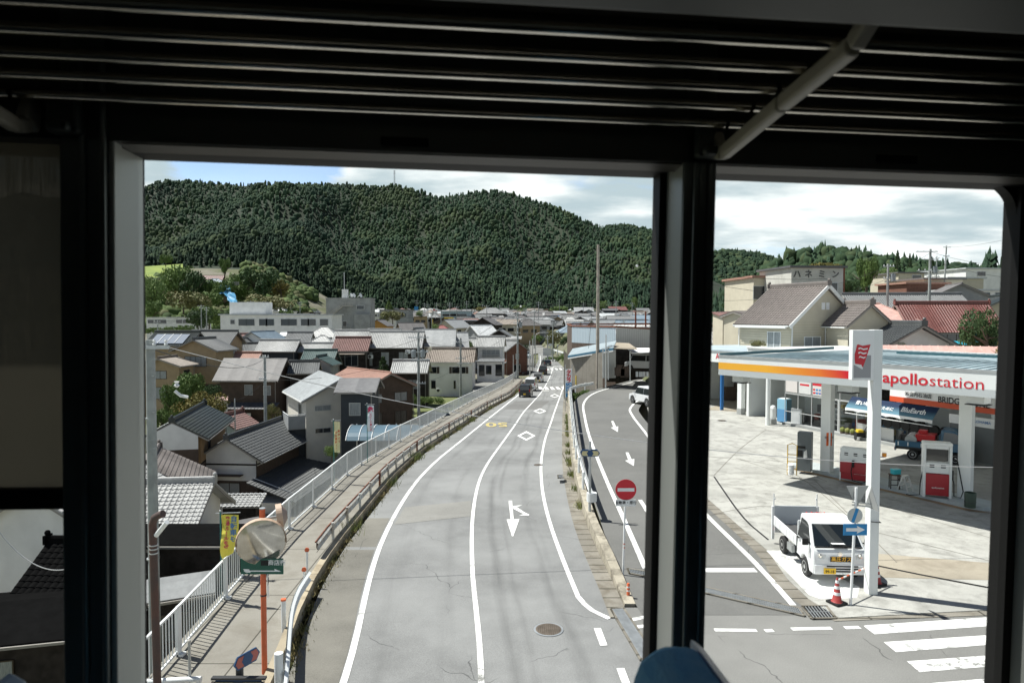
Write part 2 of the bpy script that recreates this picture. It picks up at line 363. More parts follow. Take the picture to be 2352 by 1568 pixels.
CLN = line([(1120.6, 1568), (1102.5, 1469.7), (1086.8, 1366), (1082.3, 1267), (1083.6, 1185.8), (1095.8, 1113.7), (1116, 1068.6), (1152, 1019), (1184, 974.5), (1201.7, 947), (1241, 904.2), (1264.2, 862.5), (1271, 842)])
CLN = [Vector((-.75, 3, 0))] + CLN
RL = line([(1327.9, 1370.6), (1300.9, 1312), (1264.8, 1212.8), (1244.5, 1131.7), (1241.4, 1064), (1251, 1010), (1266.4, 968), (1273.8, 945), (1296.4, 879.3), (1301.6, 842.7), (1299.4, 827.3), (1290, 817)])
WB = line([(1435, 1397.6), (1395.5, 1312), (1359.5, 1249), (1328, 1149.7), (1312, 1077.6), (1307, 1019), (1303, 951.4), (1303.5, 900), (1311, 850), (1306, 828), (1290, 812), (1262, 803)])
def smooth_poly(p, step=1.0, y0=None, y1=None):
    y0 = p[0].y if y0 is None else y0; y1 = p[-1].y if y1 is None else y1
    n = max(2, int((y1 - y0) / step)); ys = np.linspace(y0, y1, n + 1)
    xs = np.interp(ys, [q.y for q in p], [q.x for q in p])
    k = np.array([1, 2, 3, 2, 1.]) / 9
    if len(xs) > 8:
        xp = np.pad(xs, 2, mode='reflect', reflect_type='odd'); xs = np.convolve(xp, k, 'valid')
    return [Vector((float(x), float(y), 0)) for x, y in zip(xs, ys)]
FENCE = smooth_poly(FENCE, 1.5); EDGE = smooth_poly(EDGE, 1.5); LL = smooth_poly(LL, 1.5); CLN = smooth_poly(CLN, 1.5); RL = smooth_poly(RL, 1.5); WB = smooth_poly(WB, 1.5)
def strip(name, fl, fr, ys, zf, m, dz=0., thick=0., uvc=None, parent=None):
    b = MB(); pl = [(fl(y), y, zf(y) + dz) for y in ys]; pr = [(fr(y), y, zf(y) + dz) for y in ys]
    for i in range(len(ys) - 1):
        c0 = uvc(ys[i]) if uvc else 0; c1 = uvc(ys[i + 1]) if uvc else 0
        b.quad(pl[i], pr[i], pr[i + 1], pl[i + 1], 0, [(pl[i][0] - c0, ys[i]), (pr[i][0] - c0, ys[i]), (pr[i + 1][0] - c1, ys[i + 1]), (pl[i + 1][0] - c1, ys[i + 1])])
    return b.build(name, m, parent)
ys_road = list(np.arange(-8, 30, 1.5)) + list(np.arange(30, 285, 2.0))
def roadR(y):
    if y < 17.3: return 2.93 + (17.3 - y) * .0
    return xat(WB, y)
def roadL(y): return xat(EDGE, y)
main_road = struct(strip('main_road', roadL, roadR, ys_road, zr, M['asphalt'], .006, uvc=lambda y: xat(CLN, y)))
# ------------------------------------------------------------------ ground levels
VAL = [(0, -9.2), (40, -9.6), (60, -9.5), (75, -7.6), (90, -6.9), (118, -6.3), (135, -5.0), (200, -4.8), (350, -4.2), (500, -1.5), (650, 6), (760, 14), (1500, 30)]
def hill_l(X, Y):   # terraces and wood on the left, before the mountain
    a = np.clip((-X - 60 - .10 * Y) / 120, 0, 1); b = np.clip((Y - 330) / 250, 0, 1)
    return a * a * (3 - 2 * a) * b * 46
def rightz(X, Y):
    z = zr(Y) - .12
    if X > 12 and Y < 330:
        k = min(1, max(0, (Y - 30) / 30)); z = z * (1 - min(1, (X - 12) / 6)) + min(1, (X - 12) / 6) * (-.12 + k * 2.0 + max(0, (X - 25) / 40) * min(3, max(0, Y - 55) * .03))
    elif X > 12:
        k = min(1, (X - 12) / 60); z = z + k * 4
    if Y < 30 : z = min(z, -.12)
    if 3 < X < 46 and Y < 64: z = min(z, -.15) if Y < 30 or X > 8 + max(0, Y - 46) * .3 else z
    return z
def zt(X, Y):
    v = ip(VAL, Y) + float(hill_l(X, Y))
    fx = xat(FENCE, min(Y, FENCE[-1].y)) if Y < 140 else 1e3 if False else xat(EDGE, min(Y, EDGE[-1].y)) - 2
    if Y > 290: fx = 40 + (Y - 290) * .2
    k = min(1, max(0, (X - fx - .4) / (3.0 if Y < 290 else 60)))
    k = k * k * (3 - 2 * k); r = rightz(X, Y) if Y <= 330 else max(v, rightz(X, 330) * (1 if Y < 600 else 1) + (Y - 330) * .02)
    return v * (1 - k) + r * k
gx = sorted(set([-950, -800, -650, -520, -420, -340, -280, -230, -190, -160, -135, -115] + list(np.arange(-100, -20, 5.)) + list(np.arange(-20, 31, 1.0)) + list(np.arange(32, 100, 5.)) + [110, 130, 160, 200, 260, 340, 450, 600, 800, 1000]))
gy = sorted(set(list(np.arange(-40, 30, 5.)) + list(np.arange(30, 160, 3.)) + list(np.arange(160, 300, 7.)) + [300, 320, 350, 380, 410, 450, 490, 530, 570, 620, 670, 720, 780, 860, 960, 1100, 1500]))
b = MB(); nxg = len(gx)
vs = [(x, y, zt(x, y)) for y in gy for x in gx]
fs = [(j * nxg + i, j * nxg + i + 1, (j + 1) * nxg + i + 1, (j + 1) * nxg + i) for j in range(len(gy) - 1) for i in range(nxg - 1)]
b.add(vs, fs)
q = NB('valley_ground'); v = q.tex('Object')
c = q.mix(q.ramp(q.noise(v, .035, 4), .42, .58), (.20, .19, .15), (.075, .10, .03)); c = q.mix(q.ramp(q.noise(v, .5, 6), .4, .65, 0, .6), c, (.10, .085, .055))
c = q.mix(q.ramp(q.noise(v, 6, 4), .4, .6, 0, .35), c, (.26, .24, .2)); q.bump(q.noise(v, 4, 5), .5, .05)
ground = struct(b.build('ground', q.out(c, .95, .2), smooth=True))
# ------------------------------------------------------------------ pavement on the embankment, its outer wall, kerb
fxy = lambda y: xat(FENCE, y)
def GRL(y): return xat(EDGE, y) - .55           # guardrail line
ysw = list(np.arange(5, 128, 2.0))
b = MB()
for i in range(len(ysw) - 1):
    y0, y1 = ysw[i], ysw[i + 1]; P0 = [(fxy(y) - .25, y, zr(y) + .10) for y in (y0, y1)]; P1 = [(GRL(y) + .12, y, zr(y) + .10) for y in (y0, y1)]
    b.quad(P0[0], P1[0], P1[1], P0[1]); P2 = [(p[0], p[1], zr(p[1]) - 13) for p in P0]; b.quad(P2[0], P0[0], P0[1], P2[1])
    P3 = [(p[0], p[1], p[2] - .6) for p in P1]; b.quad(P1[0], P3[0], P3[1], P1[1])
sidewalk = struct(b.build('sidewalk', M['conc_walk']))
b = MB()
for i in range(len(ysw) - 1):
    y0, y1 = ysw[i], ysw[i + 1]; pr = [(.12, .2), (.12, .30), (.32, .30), (.36, .02)]
    for k in range(3):
        a = [(GRL(y) + pr[k][0], y, zr(y) + pr[k][1] - .1) for y in (y0, y1)]; c_ = [(GRL(y) + pr[k + 1][0], y, zr(y) + pr[k + 1][1] - .1) for y in (y0, y1)]
        b.quad(a[0], c_[0], c_[1], a[1])
struct(b.build('kerb', concrete_mat('concrete_kerb', (.42, .36, .26), stain=(.13, .09, .05), st=.8)))
# ------------------------------------------------------------------ ramp, cross road, forecourt, wall
RAMPL = [G(*p) for p in [(1482.6, 1306), (1433.8, 1194), (1390, 1096), (1356, 1009), (1343.6, 960), (1341, 926), (1363, 904), (1409.5, 889), (1490, 870), (1600, 857), (1750, 846)]]
RAMPR = [G(*p) for p in [(1822, 1390), (1736.8, 1295), (1623.4, 1183), (1560, 1110), (1490, 1004), (1453, 955), (1449, 935.5), (1477.7, 913.6), (1540, 893), (1640, 880), (1760, 868)]]
def ribbon(pts, w, zf, dz, b, m=0, dash=None):
    d = 0
    for i in range(len(pts) - 1):
        a, c = pts[i], pts[i + 1]; t0 = (pts[i + 1] - pts[max(0, i - 1)]); t1 = (pts[min(len(pts) - 1, i + 2)] - pts[i])
        n0 = Vector((-t0.y, t0.x, 0)).normalized() * w / 2; n1 = Vector((-t1.y, t1.x, 0)).normalized() * w / 2
        q_ = [a - n0, c - n1, c + n1, a + n0]; b.quad(*[(v_.x, v_.y, zf(v_.y) + dz) for v_ in (q_[3], q_[0], q_[1], q_[2])])
def resample(pts, step=.8):
    out = [pts[0]]
    # Catmull-Rom
    for i in range(len(pts) - 1):
        p0 = pts[max(0, i - 1)]; p1 = pts[i]; p2 = pts[i + 1]; p3 = pts[min(len(pts) - 1, i + 2)]; n = max(1, int((p2 - p1).length / step))
        for k in range(1, n + 1):
            t = k / n; out.append(.5 * ((2 * p1) + (-p0 + p2) * t + (2 * p0 - 5 * p1 + 4 * p2 - p3) * t * t + (-p0 + 3 * p1 - 3 * p2 + p3) * t ** 3))
    return out
RLs = resample(RAMPL); RRs = resample(RAMPR)
z0 = lambda y: 0.
def flat(name, poly, z, m, kind='structure', parent=None):
    b = MB(); b.add([(p[0], p[1], z) for p in poly], [tuple(range(len(poly)))]); o = b.build(name, m, parent)
    if kind and not parent: o['kind'] = kind
    return o
rl = [(p.x - .55, p.y) for p in RLs]; 
def off(pts, d):
    out = []
    for i, p in enumerate(pts):
        t = pts[min(i + 1, len(pts) - 1)] - pts[max(0, i - 1)]; n = Vector((-t.y, t.x, 0)).normalized(); out.append(p + n * d)
    return out
RO = off(RLs, .9); RI = off(RRs, -.7)
poly = [(p.x, p.y) for p in RO] + [(p.x, p.y) for p in reversed(RI)]
poly = [(3.3, 17.0)] + poly + [(8.0, 17.0)]
ramp = flat('ramp_road', poly, .006, M['asphalt2'])
cross = flat('cross_road', [(2.93, -12), (60, -12), (60, 17.45), (2.93, 17.45)], .0, M['asphalt3'])
lotp = [(1626.7, 1147), (1763, 1265), (1809, 1331), (1858, 1377), (1927, 1420), (2277, 1401.6)]
lw = [G(*p) for p in lotp]
lot = [(p.x, p.y) for p in reversed(lw)] ; 
lotpoly = [(45, 19.5)] + [(45, 62), (16.5, 62), (11.2, 56), (9.6, 46), (8.6, 36)] + [(p.x, p.y) for p in lw[:1]] + [(p.x, p.y) for p in lw[1:5]] + [(lw[5].x, lw[5].y), (30, 18.2)]
b = MB(); n_ = len(lotpoly)
b.add([(x, y, .03) for x, y in lotpoly], [tuple(range(n_ - 1, -1, -1))]); b.add([(x, y, z) for z in (-.1, .03) for x, y in lotpoly], [(i, (i + 1) % n_, n_ + (i + 1) % n_, n_ + i) for i in range(n_)])
forecourt = struct(b.build('forecourt', M['conc_light'], recalc=True))
# worn darker patches of concrete and drain line on the forecourt
M['conc_brown'] = concrete_mat('concrete_brownish', (.37, .33, .26), stain=(.18, .15, .11), st=.5)
for pl_ in ([(9.2, 19.5), (20, 16.9 + 1.9), (22, 19.0), (14.5, 20.6), (10.1, 21.8)],):
    flat('forecourt_patch', pl_, .035, M['conc_brown'], parent=forecourt)
dr = [G(*p, .05) for p in [(1640, 1093), (1690, 1165), (1725, 1205), (1765, 1238)]]
b = MB(); ribbon(resample(dr), .07, z0, .036, b); b.build('drain_joint', M['black'], forecourt)
dr = [G(*p, .05) for p in [(2008, 1296), (2110, 1317), (2285, 1350)]]
b = MB(); ribbon(resample(dr), .11, z0, .040, b); b.build('drain_joint', M['black'], forecourt)
b = MB()
for pp in ([(1600, 1045), (1800, 1075), (2000, 1230)], [(1640, 1010), (1770, 1050), (1900, 1105)], [(1630, 1180), (1790, 1160), (1990, 1215)], [(1700, 965), (1860, 1020)], [(1990, 1215), (2290, 1290)], [(1690, 1050), (1900, 1120), (2280, 1235)], [(1870, 1100), (2060, 1290)], [(1760, 985), (1700, 1030), (1640, 1090)]):
    ribbon(resample([G(*p, .05) for p in pp]), .03, z0, .037, b)
b.build('slab_joint', mat('joint_dark', (.17, .155, .13), .95), forecourt)
# edge gutter band round the forecourt
b = MB(); ge = [Vector((p.x - .15, p.y, 0)) for p in lw[:5]]; ribbon(resample(ge), .55, z0, .012, b); ge2 = [Vector((8.0, 16.95, 0)), Vector((12.4, 17.3, 0)), Vector((22, 18.0, 0))]; ribbon(resample(ge2), .62, z0, .013, b)
struct(b.build('gutter_edge', M['conc_slab']))
# ------------------------------------------------------------------ painted markings
b = MB()
def zm(y): return zr(y)
ribbon(smooth_poly(LL, 1.0), .15, zm, .016, b); ribbon(smooth_poly(RL, 1.0), .13, zm, .016, b)
b.build('lane_line', M['roadpaint'], main_road)
b = MB(); ribbon(smooth_poly(CLN, 1.0, 3, 19.5), .13, zm, .018, b); b.build('worn_centre_line', M['roadpaint_worn'], main_road)
b = MB(); ribbon(smooth_poly(CLN, 1.0, 19.5, CLN[-1].y), .13, zm, .018, b); b.build('centre_line', M['roadpaint'], main_road)
rend = [G(*p) for p in [(1327.9, 1370.6), (1343, 1388), (1360, 1402), (1400, 1421)]]
b = MB(); ribbon(resample(rend, .3), .15, zm, .018, b)
for a, c in (((1372, 1443), (1387, 1483)), ((1425, 1535), (1440, 1575)), ((1455, 1600), (1462, 1640))):
    ribbon([G(*a), (G(*a) + G(*c)) / 2, G(*c)], .17, zm, .018, b)
b.build('turning_line', M['roadpaint'], main_road)
def flatpx(pts, m, parent, dz=.018, fn=GR, name='road_marking'):
    b = MB(); vs = [fn(*p) for p in pts]; b.add([(v_.x, v_.y, (zr(v_.y) if fn is GR else 0) + dz) for v_ in vs], [tuple(range(len(vs)))])
    o = b.build(name, m, parent, recalc=True); 
    if o.data.polygons[0].normal.z < 0: o.data.flip_normals()
    return o
strip('worn_shoulder', lambda y: xat(EDGE, y) + .02, lambda y: xat(LL, y) - .12, list(np.arange(3, 27, 1.5)), zr, asphalt_mat('asphalt_shoulder', (.17, .162, .14), mott=.5), .012, parent=main_road)
for pp in ([(1155, 940), (1238, 940), (1262, 921), (1185, 921)], [(930, 1165), (1082, 1150), (1085, 1185), (905, 1205)]): flatpx(pp, asphalt_mat('asphalt_patch%d' % pp[0][0], (.165, .163, .155) if pp[0][0] > 1000 else (.24, .235, .215)), main_road, .013, name='asphalt_patch')
# straight + right-turn arrow (seen from behind)
flatpx([(1168, 1150), (1176, 1150), (1180, 1193), (1193, 1192), (1179, 1232), (1176, 1232), (1164, 1193), (1173, 1193)], M['roadpaint'], main_road, name='arrow_marking')
flatpx([(1175, 1163), (1200, 1160), (1187, 1165), (1207, 1178), (1216, 1182), (1214, 1185), (1192, 1184), (1203, 1181), (1178, 1168)], M['roadpaint'], main_road, .020, name='arrow_marking')
def diamond(px, py, w, h, t=.32):
    o_ = [(px - w, py), (px, py - h), (px + w, py), (px, py + h)]; i_ = [(px - w * (1 - t), py), (px, py - h * (1 - t * 1.15)), (px + w * (1 - t), py), (px, py + h * (1 - t * 1.15))]
    b = MB()
    for k in range(4):
        q4 = [o_[k], o_[(k + 1) % 4], i_[(k + 1) % 4], i_[k]]; b.add([(v_.x, v_.y, zr(v_.y) + .02) for v_ in [GR(*p) for p in q4]], [(3, 2, 1, 0)])
    b.build('diamond_marking', M['roadpaint'], main_road)
diamond(1209, 1001, 21, 11); diamond(1240, 944, 15, 6); diamond(1274, 909, 11, 4.5)
# the yellow speed limit reads "50" from the other side
p5 = GR(1141, 975)
text('50', 3.4, M['roadpaint_y'], main_road, frame((p5.x, p5.y, zr(p5.y) + .03), (-1, -.05, 0), (.05, -1, .045)) @ Matrix.Diagonal((.55, 1.2, 1, 1)), 'speed_marking', bold=.02, ext=.001)
# zebra crossings on the main road
def zebra_main(y, x0, x1, n, ln, t):
    for k in range(n):
        b = MB(); cx_ = x0 + (x1 - x0) * (k + .5) / n; hw_ = .25; sh = .0
        b.quad((cx_ - hw_, y, zr(y) + .02), (cx_ + hw_, y, zr(y) + .02), (cx_ + hw_ + sh, y + ln, zr(y + ln) + .02), (cx_ - hw_ + sh, y + ln, zr(y + ln) + .02)); b.build('zebra_stripe', M['roadpaint'], main_road)
zebra_main(102, 4.0, 11.2, 8, 6.0, 0)
zebra_main(152, 7.6, 14.6, 7, 5.0, 0)
b = MB()
for yy, xa, xb in ((99, 3.6, 5.4), (162, 8, 14.2)):
    b.quad((xa, yy, zr(yy) + .02), (xb, yy, zr(yy) + .02), (xb, yy + .8, zr(yy + .8) + .02), (xa, yy + .8, zr(yy + .8) + .02))
b.build('stop_line', M['roadpaint'], main_road)
# ramp markings
b = MB(); ribbon(RLs, .17, z0, .014, b); b.build('edge_line', M['roadpaint'], ramp)
b = MB(); ribbon(RRs, .17, z0, .014, b); b.build('edge_line', M['roadpaint'], ramp)
b = MB(); ribbon([G(1600, 1309.6), G(1670, 1309.6), G(1736, 1309.6)], .32, z0, .016, b); b.build('stop_line', M['roadpaint'], ramp)
for (x0, y0, s_) in ((1412, 979, 1.0), (1447, 1054, 1.25)):
    flatpx([(x0 - 8 * s_, y0 - 12 * s_), (x0 - 3 * s_, y0 - 12 * s_), (x0 + 3 * s_, y0 + 1 * s_), (x0 + 8 * s_, y0 + 0 * s_), (x0 + 7 * s_, y0 + 13 * s_), (x0 - 9 * s_, y0 + 3 * s_), (x0 - 3 * s_, y0 + 2 * s_)], M['roadpaint'], ramp, .014, lambda a, c: G(a, c), 'arrow_marking')
b = MB(); ribbon([G(1470, 1148), G(1480, 1163), G(1488, 1177)], .16, z0, .014, b); b.build('dash_marking', M['roadpaint'], ramp)
# cross road dashes and big zebra
for a, c in (((1641, 1446), (1738, 1447)), ((1757, 1448), (1776, 1447)), ((1818, 1444), (1910, 1442)), ((1940, 1441), (1975, 1440)), ((1436, 1426), (1492, 1414)), ((1445, 1441), (1490, 1436))):
    b = MB(); ribbon([G(*a), (G(*a) + G(*c)) / 2, G(*c)], .15, z0, .006, b); b.build('dash_marking', M['roadpaint'], cross)
for q4 in ([(1982, 1436), (2270, 1417), (2345, 1432), (2009, 1456)], [(2030, 1474), (2300, 1456), (2400, 1470), (2058, 1497)], [(2083, 1518), (2420, 1494), (2470, 1514), (2112, 1543)], [(2140, 1568), (2440, 1544), (2480, 1575), (2170, 1610)]):
    flatpx(list(reversed(q4)), M['roadpaint_worn'], cross, .006, lambda a, c: G(a, c), 'zebra_stripe')
# white painted bay under the truck
wb = [G(*p) for p in [(1760, 1266), (1810, 1266), (1868, 1300), (1975, 1350), (1968, 1375), (1885, 1378), (1858, 1368)]]
flat('white_bay', [(p.x, p.y) for p in reversed(wb)], .036, M['roadpaint'], parent=forecourt)
# ------------------------------------------------------------------ gutter and retaining wall between road and ramp
b = MB(); ysg = list(np.arange(16.8, 100, 1.5))
strip('gutter', lambda y: xat(WB, y) - .46, lambda y: xat(WB, y) + .02, ysg, zr, M['conc_slab'], .03)['kind'] = 'structure'
b = MB(); ysg = list(np.arange(17.6, 118, 1.5))
def wh(y): return min(.34, .02 + (y - 17.4) * .09)
for i in range(len(ysg) - 1):
    y0, y1 = ysg[i], ysg[i + 1]
    def sec(y):
        x = xat(WB, y); t = wh(y); base = 0 if y < 72 else 0 - (y - 72) * .07
        return [(x, y, zr(y) - .4), (x + .05, y, base + t), (x + .33, y, base + t), (x + .36, y, base - .6)]
    s0, s1 = sec(y0), sec(y1)
    for k in range(3): b.quad(s0[k], s1[k], s1[k + 1], s0[k + 1])
s0 = sec(ysg[0]); b.quad(s0[0], s0[1], s0[2], s0[3])
tag(b.build('retaining_wall', concrete_mat('wall_stained', (.42, .38, .30), stain=(.07, .06, .045), st=.95, sc=1.4), recalc=True), 'stained concrete retaining wall between the curving road and the ramp', 'wall')
# ================================================================== train carriage (one thing; seats stand in it)
AL = math.atan(.0946); BE = .015
cS = Vector((math.cos(AL), math.sin(AL), -BE)).normalized(); cN = Vector((-math.sin(AL), math.cos(AL), 0)).normalized(); cU = cS.cross(cN).normalized()
car0 = bpy.data.objects.new('train_carriage', None); COL.objects.link(car0)
tag(car0, 'dark train carriage interior with luggage rack and aluminium window pillars', 'train')
car0.matrix_world = Matrix(((cS.x, cN.x, cU.x, 0), (cS.y, cN.y, cU.y, 0), (cS.z, cN.z, cU.z, CAMZ), (0, 0, 0, 1)))
def Wp(px, py, t):
    d = ray(px, py); k = t / d.dot(cN); p = d * k; return (p.dot(cS), t, p.dot(cU))
def cb(s, t, h, m=0, b=None):   # box from ranges
    b = b or MB(); b.box(((s[0] + s[1]) / 2, (t[0] + t[1]) / 2, (h[0] + h[1]) / 2), (s[1] - s[0], t[1] - t[0], h[1] - h[0]), m); return b
TI = 1.40; TO = 1.53
M['ctrim'] = mat('carriage_trim', (.06, .066, .06), .5, var=.1, vs=2)
M['ctrim2'] = mat('carriage_pillar_trim', (.17, .19, .185), .32, .3)
M['jamb'] = mat('satin_aluminium', (.44, .46, .43), .45, .25, stretch=(1, 1, .2), var=.04, vs=3)
M['gasket'] = mat('black_gasket', (.008, .008, .008), .6, spec=.2)
M['ceil'] = mat('carriage_ceiling', (.085, .075, .055), .6, var=.1, vs=2)
M['valance'] = mat('rack_valance', (.05, .06, .058), .5)
M['jambdark'] = mat('dark_aluminium', (.05, .046, .038), .45, .3)
# openings given by glass-side edges
Lm = Wp(317, 900, TO); Rm = Wp(1502, 900, TO); Tm = Wp(900, 378, TO)
sL, sR, hT = Lm[0], Rm[0], Tm[2]
sL2 = Wp(1648, 500, TI)[0]; sR2 = Wp(2310, 900, TO)[0]; sLw = Wp(150, 900, TI)[0]
sPl = Wp(172, 900, TI)[0]; sPi = Wp(250, 900, TI)[0]
hB = -.95
def pillar(a, c, name='pillar'):
    b = cb((a, c), (TI, TO + .02), (hB, .6)); return b
# left pillar with ribs, right pillar, far right pillar
b = cb((Wp(140, 900, TI)[0], Wp(250, 900, TI)[0]), (TI, TO + .03), (hB - .6, .62)); 
for px_ in (185, 232): x_ = Wp(px_, 900, TI - .02)[0]; cb((x_ - .006, x_ + .006), (TI - .012, TI), (hB, .5), 0, b)
b.build('pillar', M['ctrim2'], car0, bevel=.004)
jl0 = Wp(250, 900, TI)[0]
b = cb((jl0, jl0 + .012), (TI + .002, TI + .036), (hB, hT)); b.build('window_jamb', M['jamb'], car0, bevel=.003)
b = MB(); b.prism([(jl0 + .002, TI + .045, hB), (sL - .012, TO - .02, hB), (sL - .012, TO + .02, hB), (jl0 + .002, TO + .02, hB)], (0, 0, hT - hB)); b.build('window_jamb', M['jamb'], car0)
b = cb((sL - .020, sL + .003), (TO - .030, TO + .03), (hB, hT + .02)); b.build('gasket', M['gasket'], car0)
# right pillar (between the two open panes)
jr = Wp(1558, 900, TI)[0]
b = cb((jr, sL2 - .004), (TI, TO + .03), (hB - .6, .62))
for px_ in (1590, 1622): x_ = Wp(px_, 900, TI - .01)[0]; cb((x_ - .007, x_ + .007), (TI - .01, TI), (hB, .33), 0, b)
b.build('pillar', M['ctrim2'], car0, bevel=.004)
b = MB(); b.prism([(sR + .012, TO - .02, hB), (jr - .001, TI + .004, hB), (jr - .001, TO + .02, hB), (sR + .012, TO + .02, hB)], (0, 0, hT - hB)); b.build('window_jamb', mat('jamb_grey', (.30, .315, .30), .4, .3), car0)
b = cb((sR - .004, sR + .014), (TO - .022, TO + .03), (hB, hT + .02)); b.build('gasket', M['gasket'], car0)
b = cb((sL2 - .004, sL2 + .002), (TO - .03, TO + .03), (hB, hT + .02)); b.build('gasket', M['gasket'], car0)
# far right
b = cb((sR2, sR2 + .022), (TO - .022, TO + .03), (hB, hT + .02)); b.build('gasket', M['gasket'], car0)
b = MB(); b.prism([(sR2 + .022, TO - .02, hB), (sR2 + .10, TI, hB), (sR2 + .10, TO + .02, hB), (sR2 + .022, TO + .02, hB)], (0, 0, hT - hB)); b.build('window_jamb', M['jamb'], car0)
b = cb((sR2 + .10, 4.0), (TI, TO + .03), (-1.5, .62)); b.build('wall_panel', M['ctrim'], car0)
# rounded corner filler of the right pane
b = MB(); r_ = .075; pts = [(sR2, TO - .01, hT + .01)] + [(sR2 - r_ + r_ * math.cos(a), TO - .01, hT + .006 - r_ + r_ * math.sin(a)) for a in [math.pi / 2 * (1 - i / 8) for i in range(9)]]
b.prism(pts, (0, .03, 0)); b.build('corner_gasket', M['gasket'], car0)
# header over the windows, bright drip edge under it
hI = Wp(900, 352, TI)[2]
cb((-4, 4), (TI, TO + .03), (hI + .004, .62)).build('header_panel', M['ctrim'], car0)
b = MB(); b.quad((jl0 + .02, TI + .006, hI), (sR2 + .06, TI + .006, hI), (sR2 + .06, TI + .055, hI - .005), (jl0 + .02, TI + .055, hI - .005))
b.quad((jl0 + .02, TI + .055, hI - .001), (sR2 + .06, TI + .055, hI - .001), (sR2 + .06, TI + .02, hI + .003), (jl0 + .02, TI + .02, hI + .003)); b.build('header_trim', M['jambdark'], car0)
cb((jl0 - .5, sR2 + .1), (TI + .056, TO + .035), (hT + .001, hI + .003)).build('gasket', M['gasket'], car0)
for px_ in (930, 2060):
    s_ = Wp(px_, 328, TI)[0]; h_ = Wp(px_, 327 if px_ < 1500 else 367, TI)[2]
    b = MB(); cb((s_ - .048, s_ + .048), (TI - .004, TI + .001), (h_ - .009, h_ + .009), 0, b); b.build('latch', M['gasket'], car0, bevel=.004)
# coat hook blocks on the pillars
for px_, py_ in ((150, 282), (1630, 340)):
    s_, _, h_ = Wp(px_, py_, TI - .02); b = MB()
    cb((s_ - .03, s_ + .03), (TI - .035, TI), (h_ - .022, h_ + .06), 0, b); cb((s_ - .022, s_ + .02), (TI - .055, TI - .03), (h_ - .022, h_ - .002), 0, b); b.build('coat_hook', M['valance'], car0, bevel=.008)
# sill wall, floor, opposite side, ceiling, ends
cb((-4, 4), (TI, TO + .04), (-2.0, hB)).build('wall_panel', M['ctrim'], car0)
cb((-4, 4), (-1.45, TI), (-1.32, -1.28)).build('floor', mat('carriage_floor', (.06, .065, .065), .6), car0)
cb((-4, 4), (-1.5, -1.45), (-1.3, 1.0)).build('wall_panel', M['ctrim'], car0)
b = MB(); cb((-4, 4), (-1.5, .95), (.95, 1.0), 0, b); b.prism([(-4, .95, .95), (-4, TI + .03, .60), (-4, TI + .03, .66), (-4, .95, 1.0)], (8, 0, 0)); b.build('ceiling', M['ceil'], car0)
for s_ in (-4.02, 4.02): cb((s_ - .02, s_ + .02), (-1.5, TO), (-1.3, 1.0)).build('end_wall', M['ctrim'], car0)
# luggage rack
rk = bpy.data.objects.new('luggage_rack', None); COL.objects.link(rk); rk.parent = car0
ts = (.929, 1.024, 1.12, 1.218, 1.33); hr = .392
brs = [Wp(1735, 240, 1.18)[0] + .01, Wp(30, 235, 1.3)[0] - .02]
for t_ in ts:
    for a, c in ((-3.9, brs[1]), (brs[1], brs[0]), (brs[0], 3.9)):
        b = MB(); b.tube([(a + .004, t_, hr), (c - .004, t_, hr)], .0085, 12); b.build('bar', M['chrome'], rk, smooth=True)
M['ivory'] = mat('ivory_plastic', (.42, .40, .34), .45)
for s_ in brs:
    b = MB(); pts = [(s_, .86, hr + .012), (s_, .90, hr - .012), (s_, 1.1, hr - .03), (s_, 1.34, hr - .055), (s_, 1.375, hr - .045), (s_, 1.395, hr + .0)]
    for i in range(len(pts) - 1): b.bar(pts[i], pts[i + 1], .022, .028 if i < 4 else .05)
    b.build('bracket', M['ivory'], rk, bevel=.006)
b = MB(); b.prism([(-3.9, .62, .405), (-3.9, .852, .385), (-3.9, .862, .395), (-3.9, .862, .43), (-3.9, .62, .45)], (7.8, 0, 0)); b.build('front_valance', M['valance'], rk, bevel=.006)
# roller blind drawn half way over the left pane
q = NB('blind_fabric'); v = q.tex('Object', (260, 1, 14)); nz = q.noise(v, 1.0, 2)
tr = q.n.new('ShaderNodeBsdfTransparent'); tr.inputs[0].default_value = (.9, .8, .65, 1); tl = q.n.new('ShaderNodeBsdfTranslucent'); tl.inputs[0].default_value = (.035, .032, .024, 1)
q.b.inputs['Base Color'].default_value = (.085, .085, .075, 1); q.b.inputs['Roughness'].default_value = .9
s1 = q.n.new('ShaderNodeAddShader'); q.l.new(q.b.outputs[0], s1.inputs[0]); q.l.new(tl.outputs[0], s1.inputs[1])
s2 = q.n.new('ShaderNodeMixShader'); q.l.new(q.ramp(nz, .3, .7, .0, .012), s2.inputs[0]); q.l.new(s1.outputs[0], s2.inputs[1]); q.l.new(tr.outputs[0], s2.inputs[2]); q.l.new(s2.outputs[0], q.n['Material Output'].inputs[0])
hb0 = Wp(70, 1118, TI + .05)[2]; hb1 = Wp(70, 1166, TI + .05)[2]
b = MB(); b.quad((-1.6, TI + .05, hb0), (sLw + .02, TI + .05, hb0), (sLw + .02, TI + .05, hT + .05), (-1.6, TI + .05, hT + .05)); b.build('roller_blind', q.m, car0)
cb((-1.75, -1.6), (TI, TO + .03), (hB - .6, .62)).build('pillar', M['ctrim2'], car0)
cb((-1.6, sLw + .02), (TI + .035, TI + .06), (hb1, hb0)).build('blind_bar', M['gasket'], car0, bevel=.003)
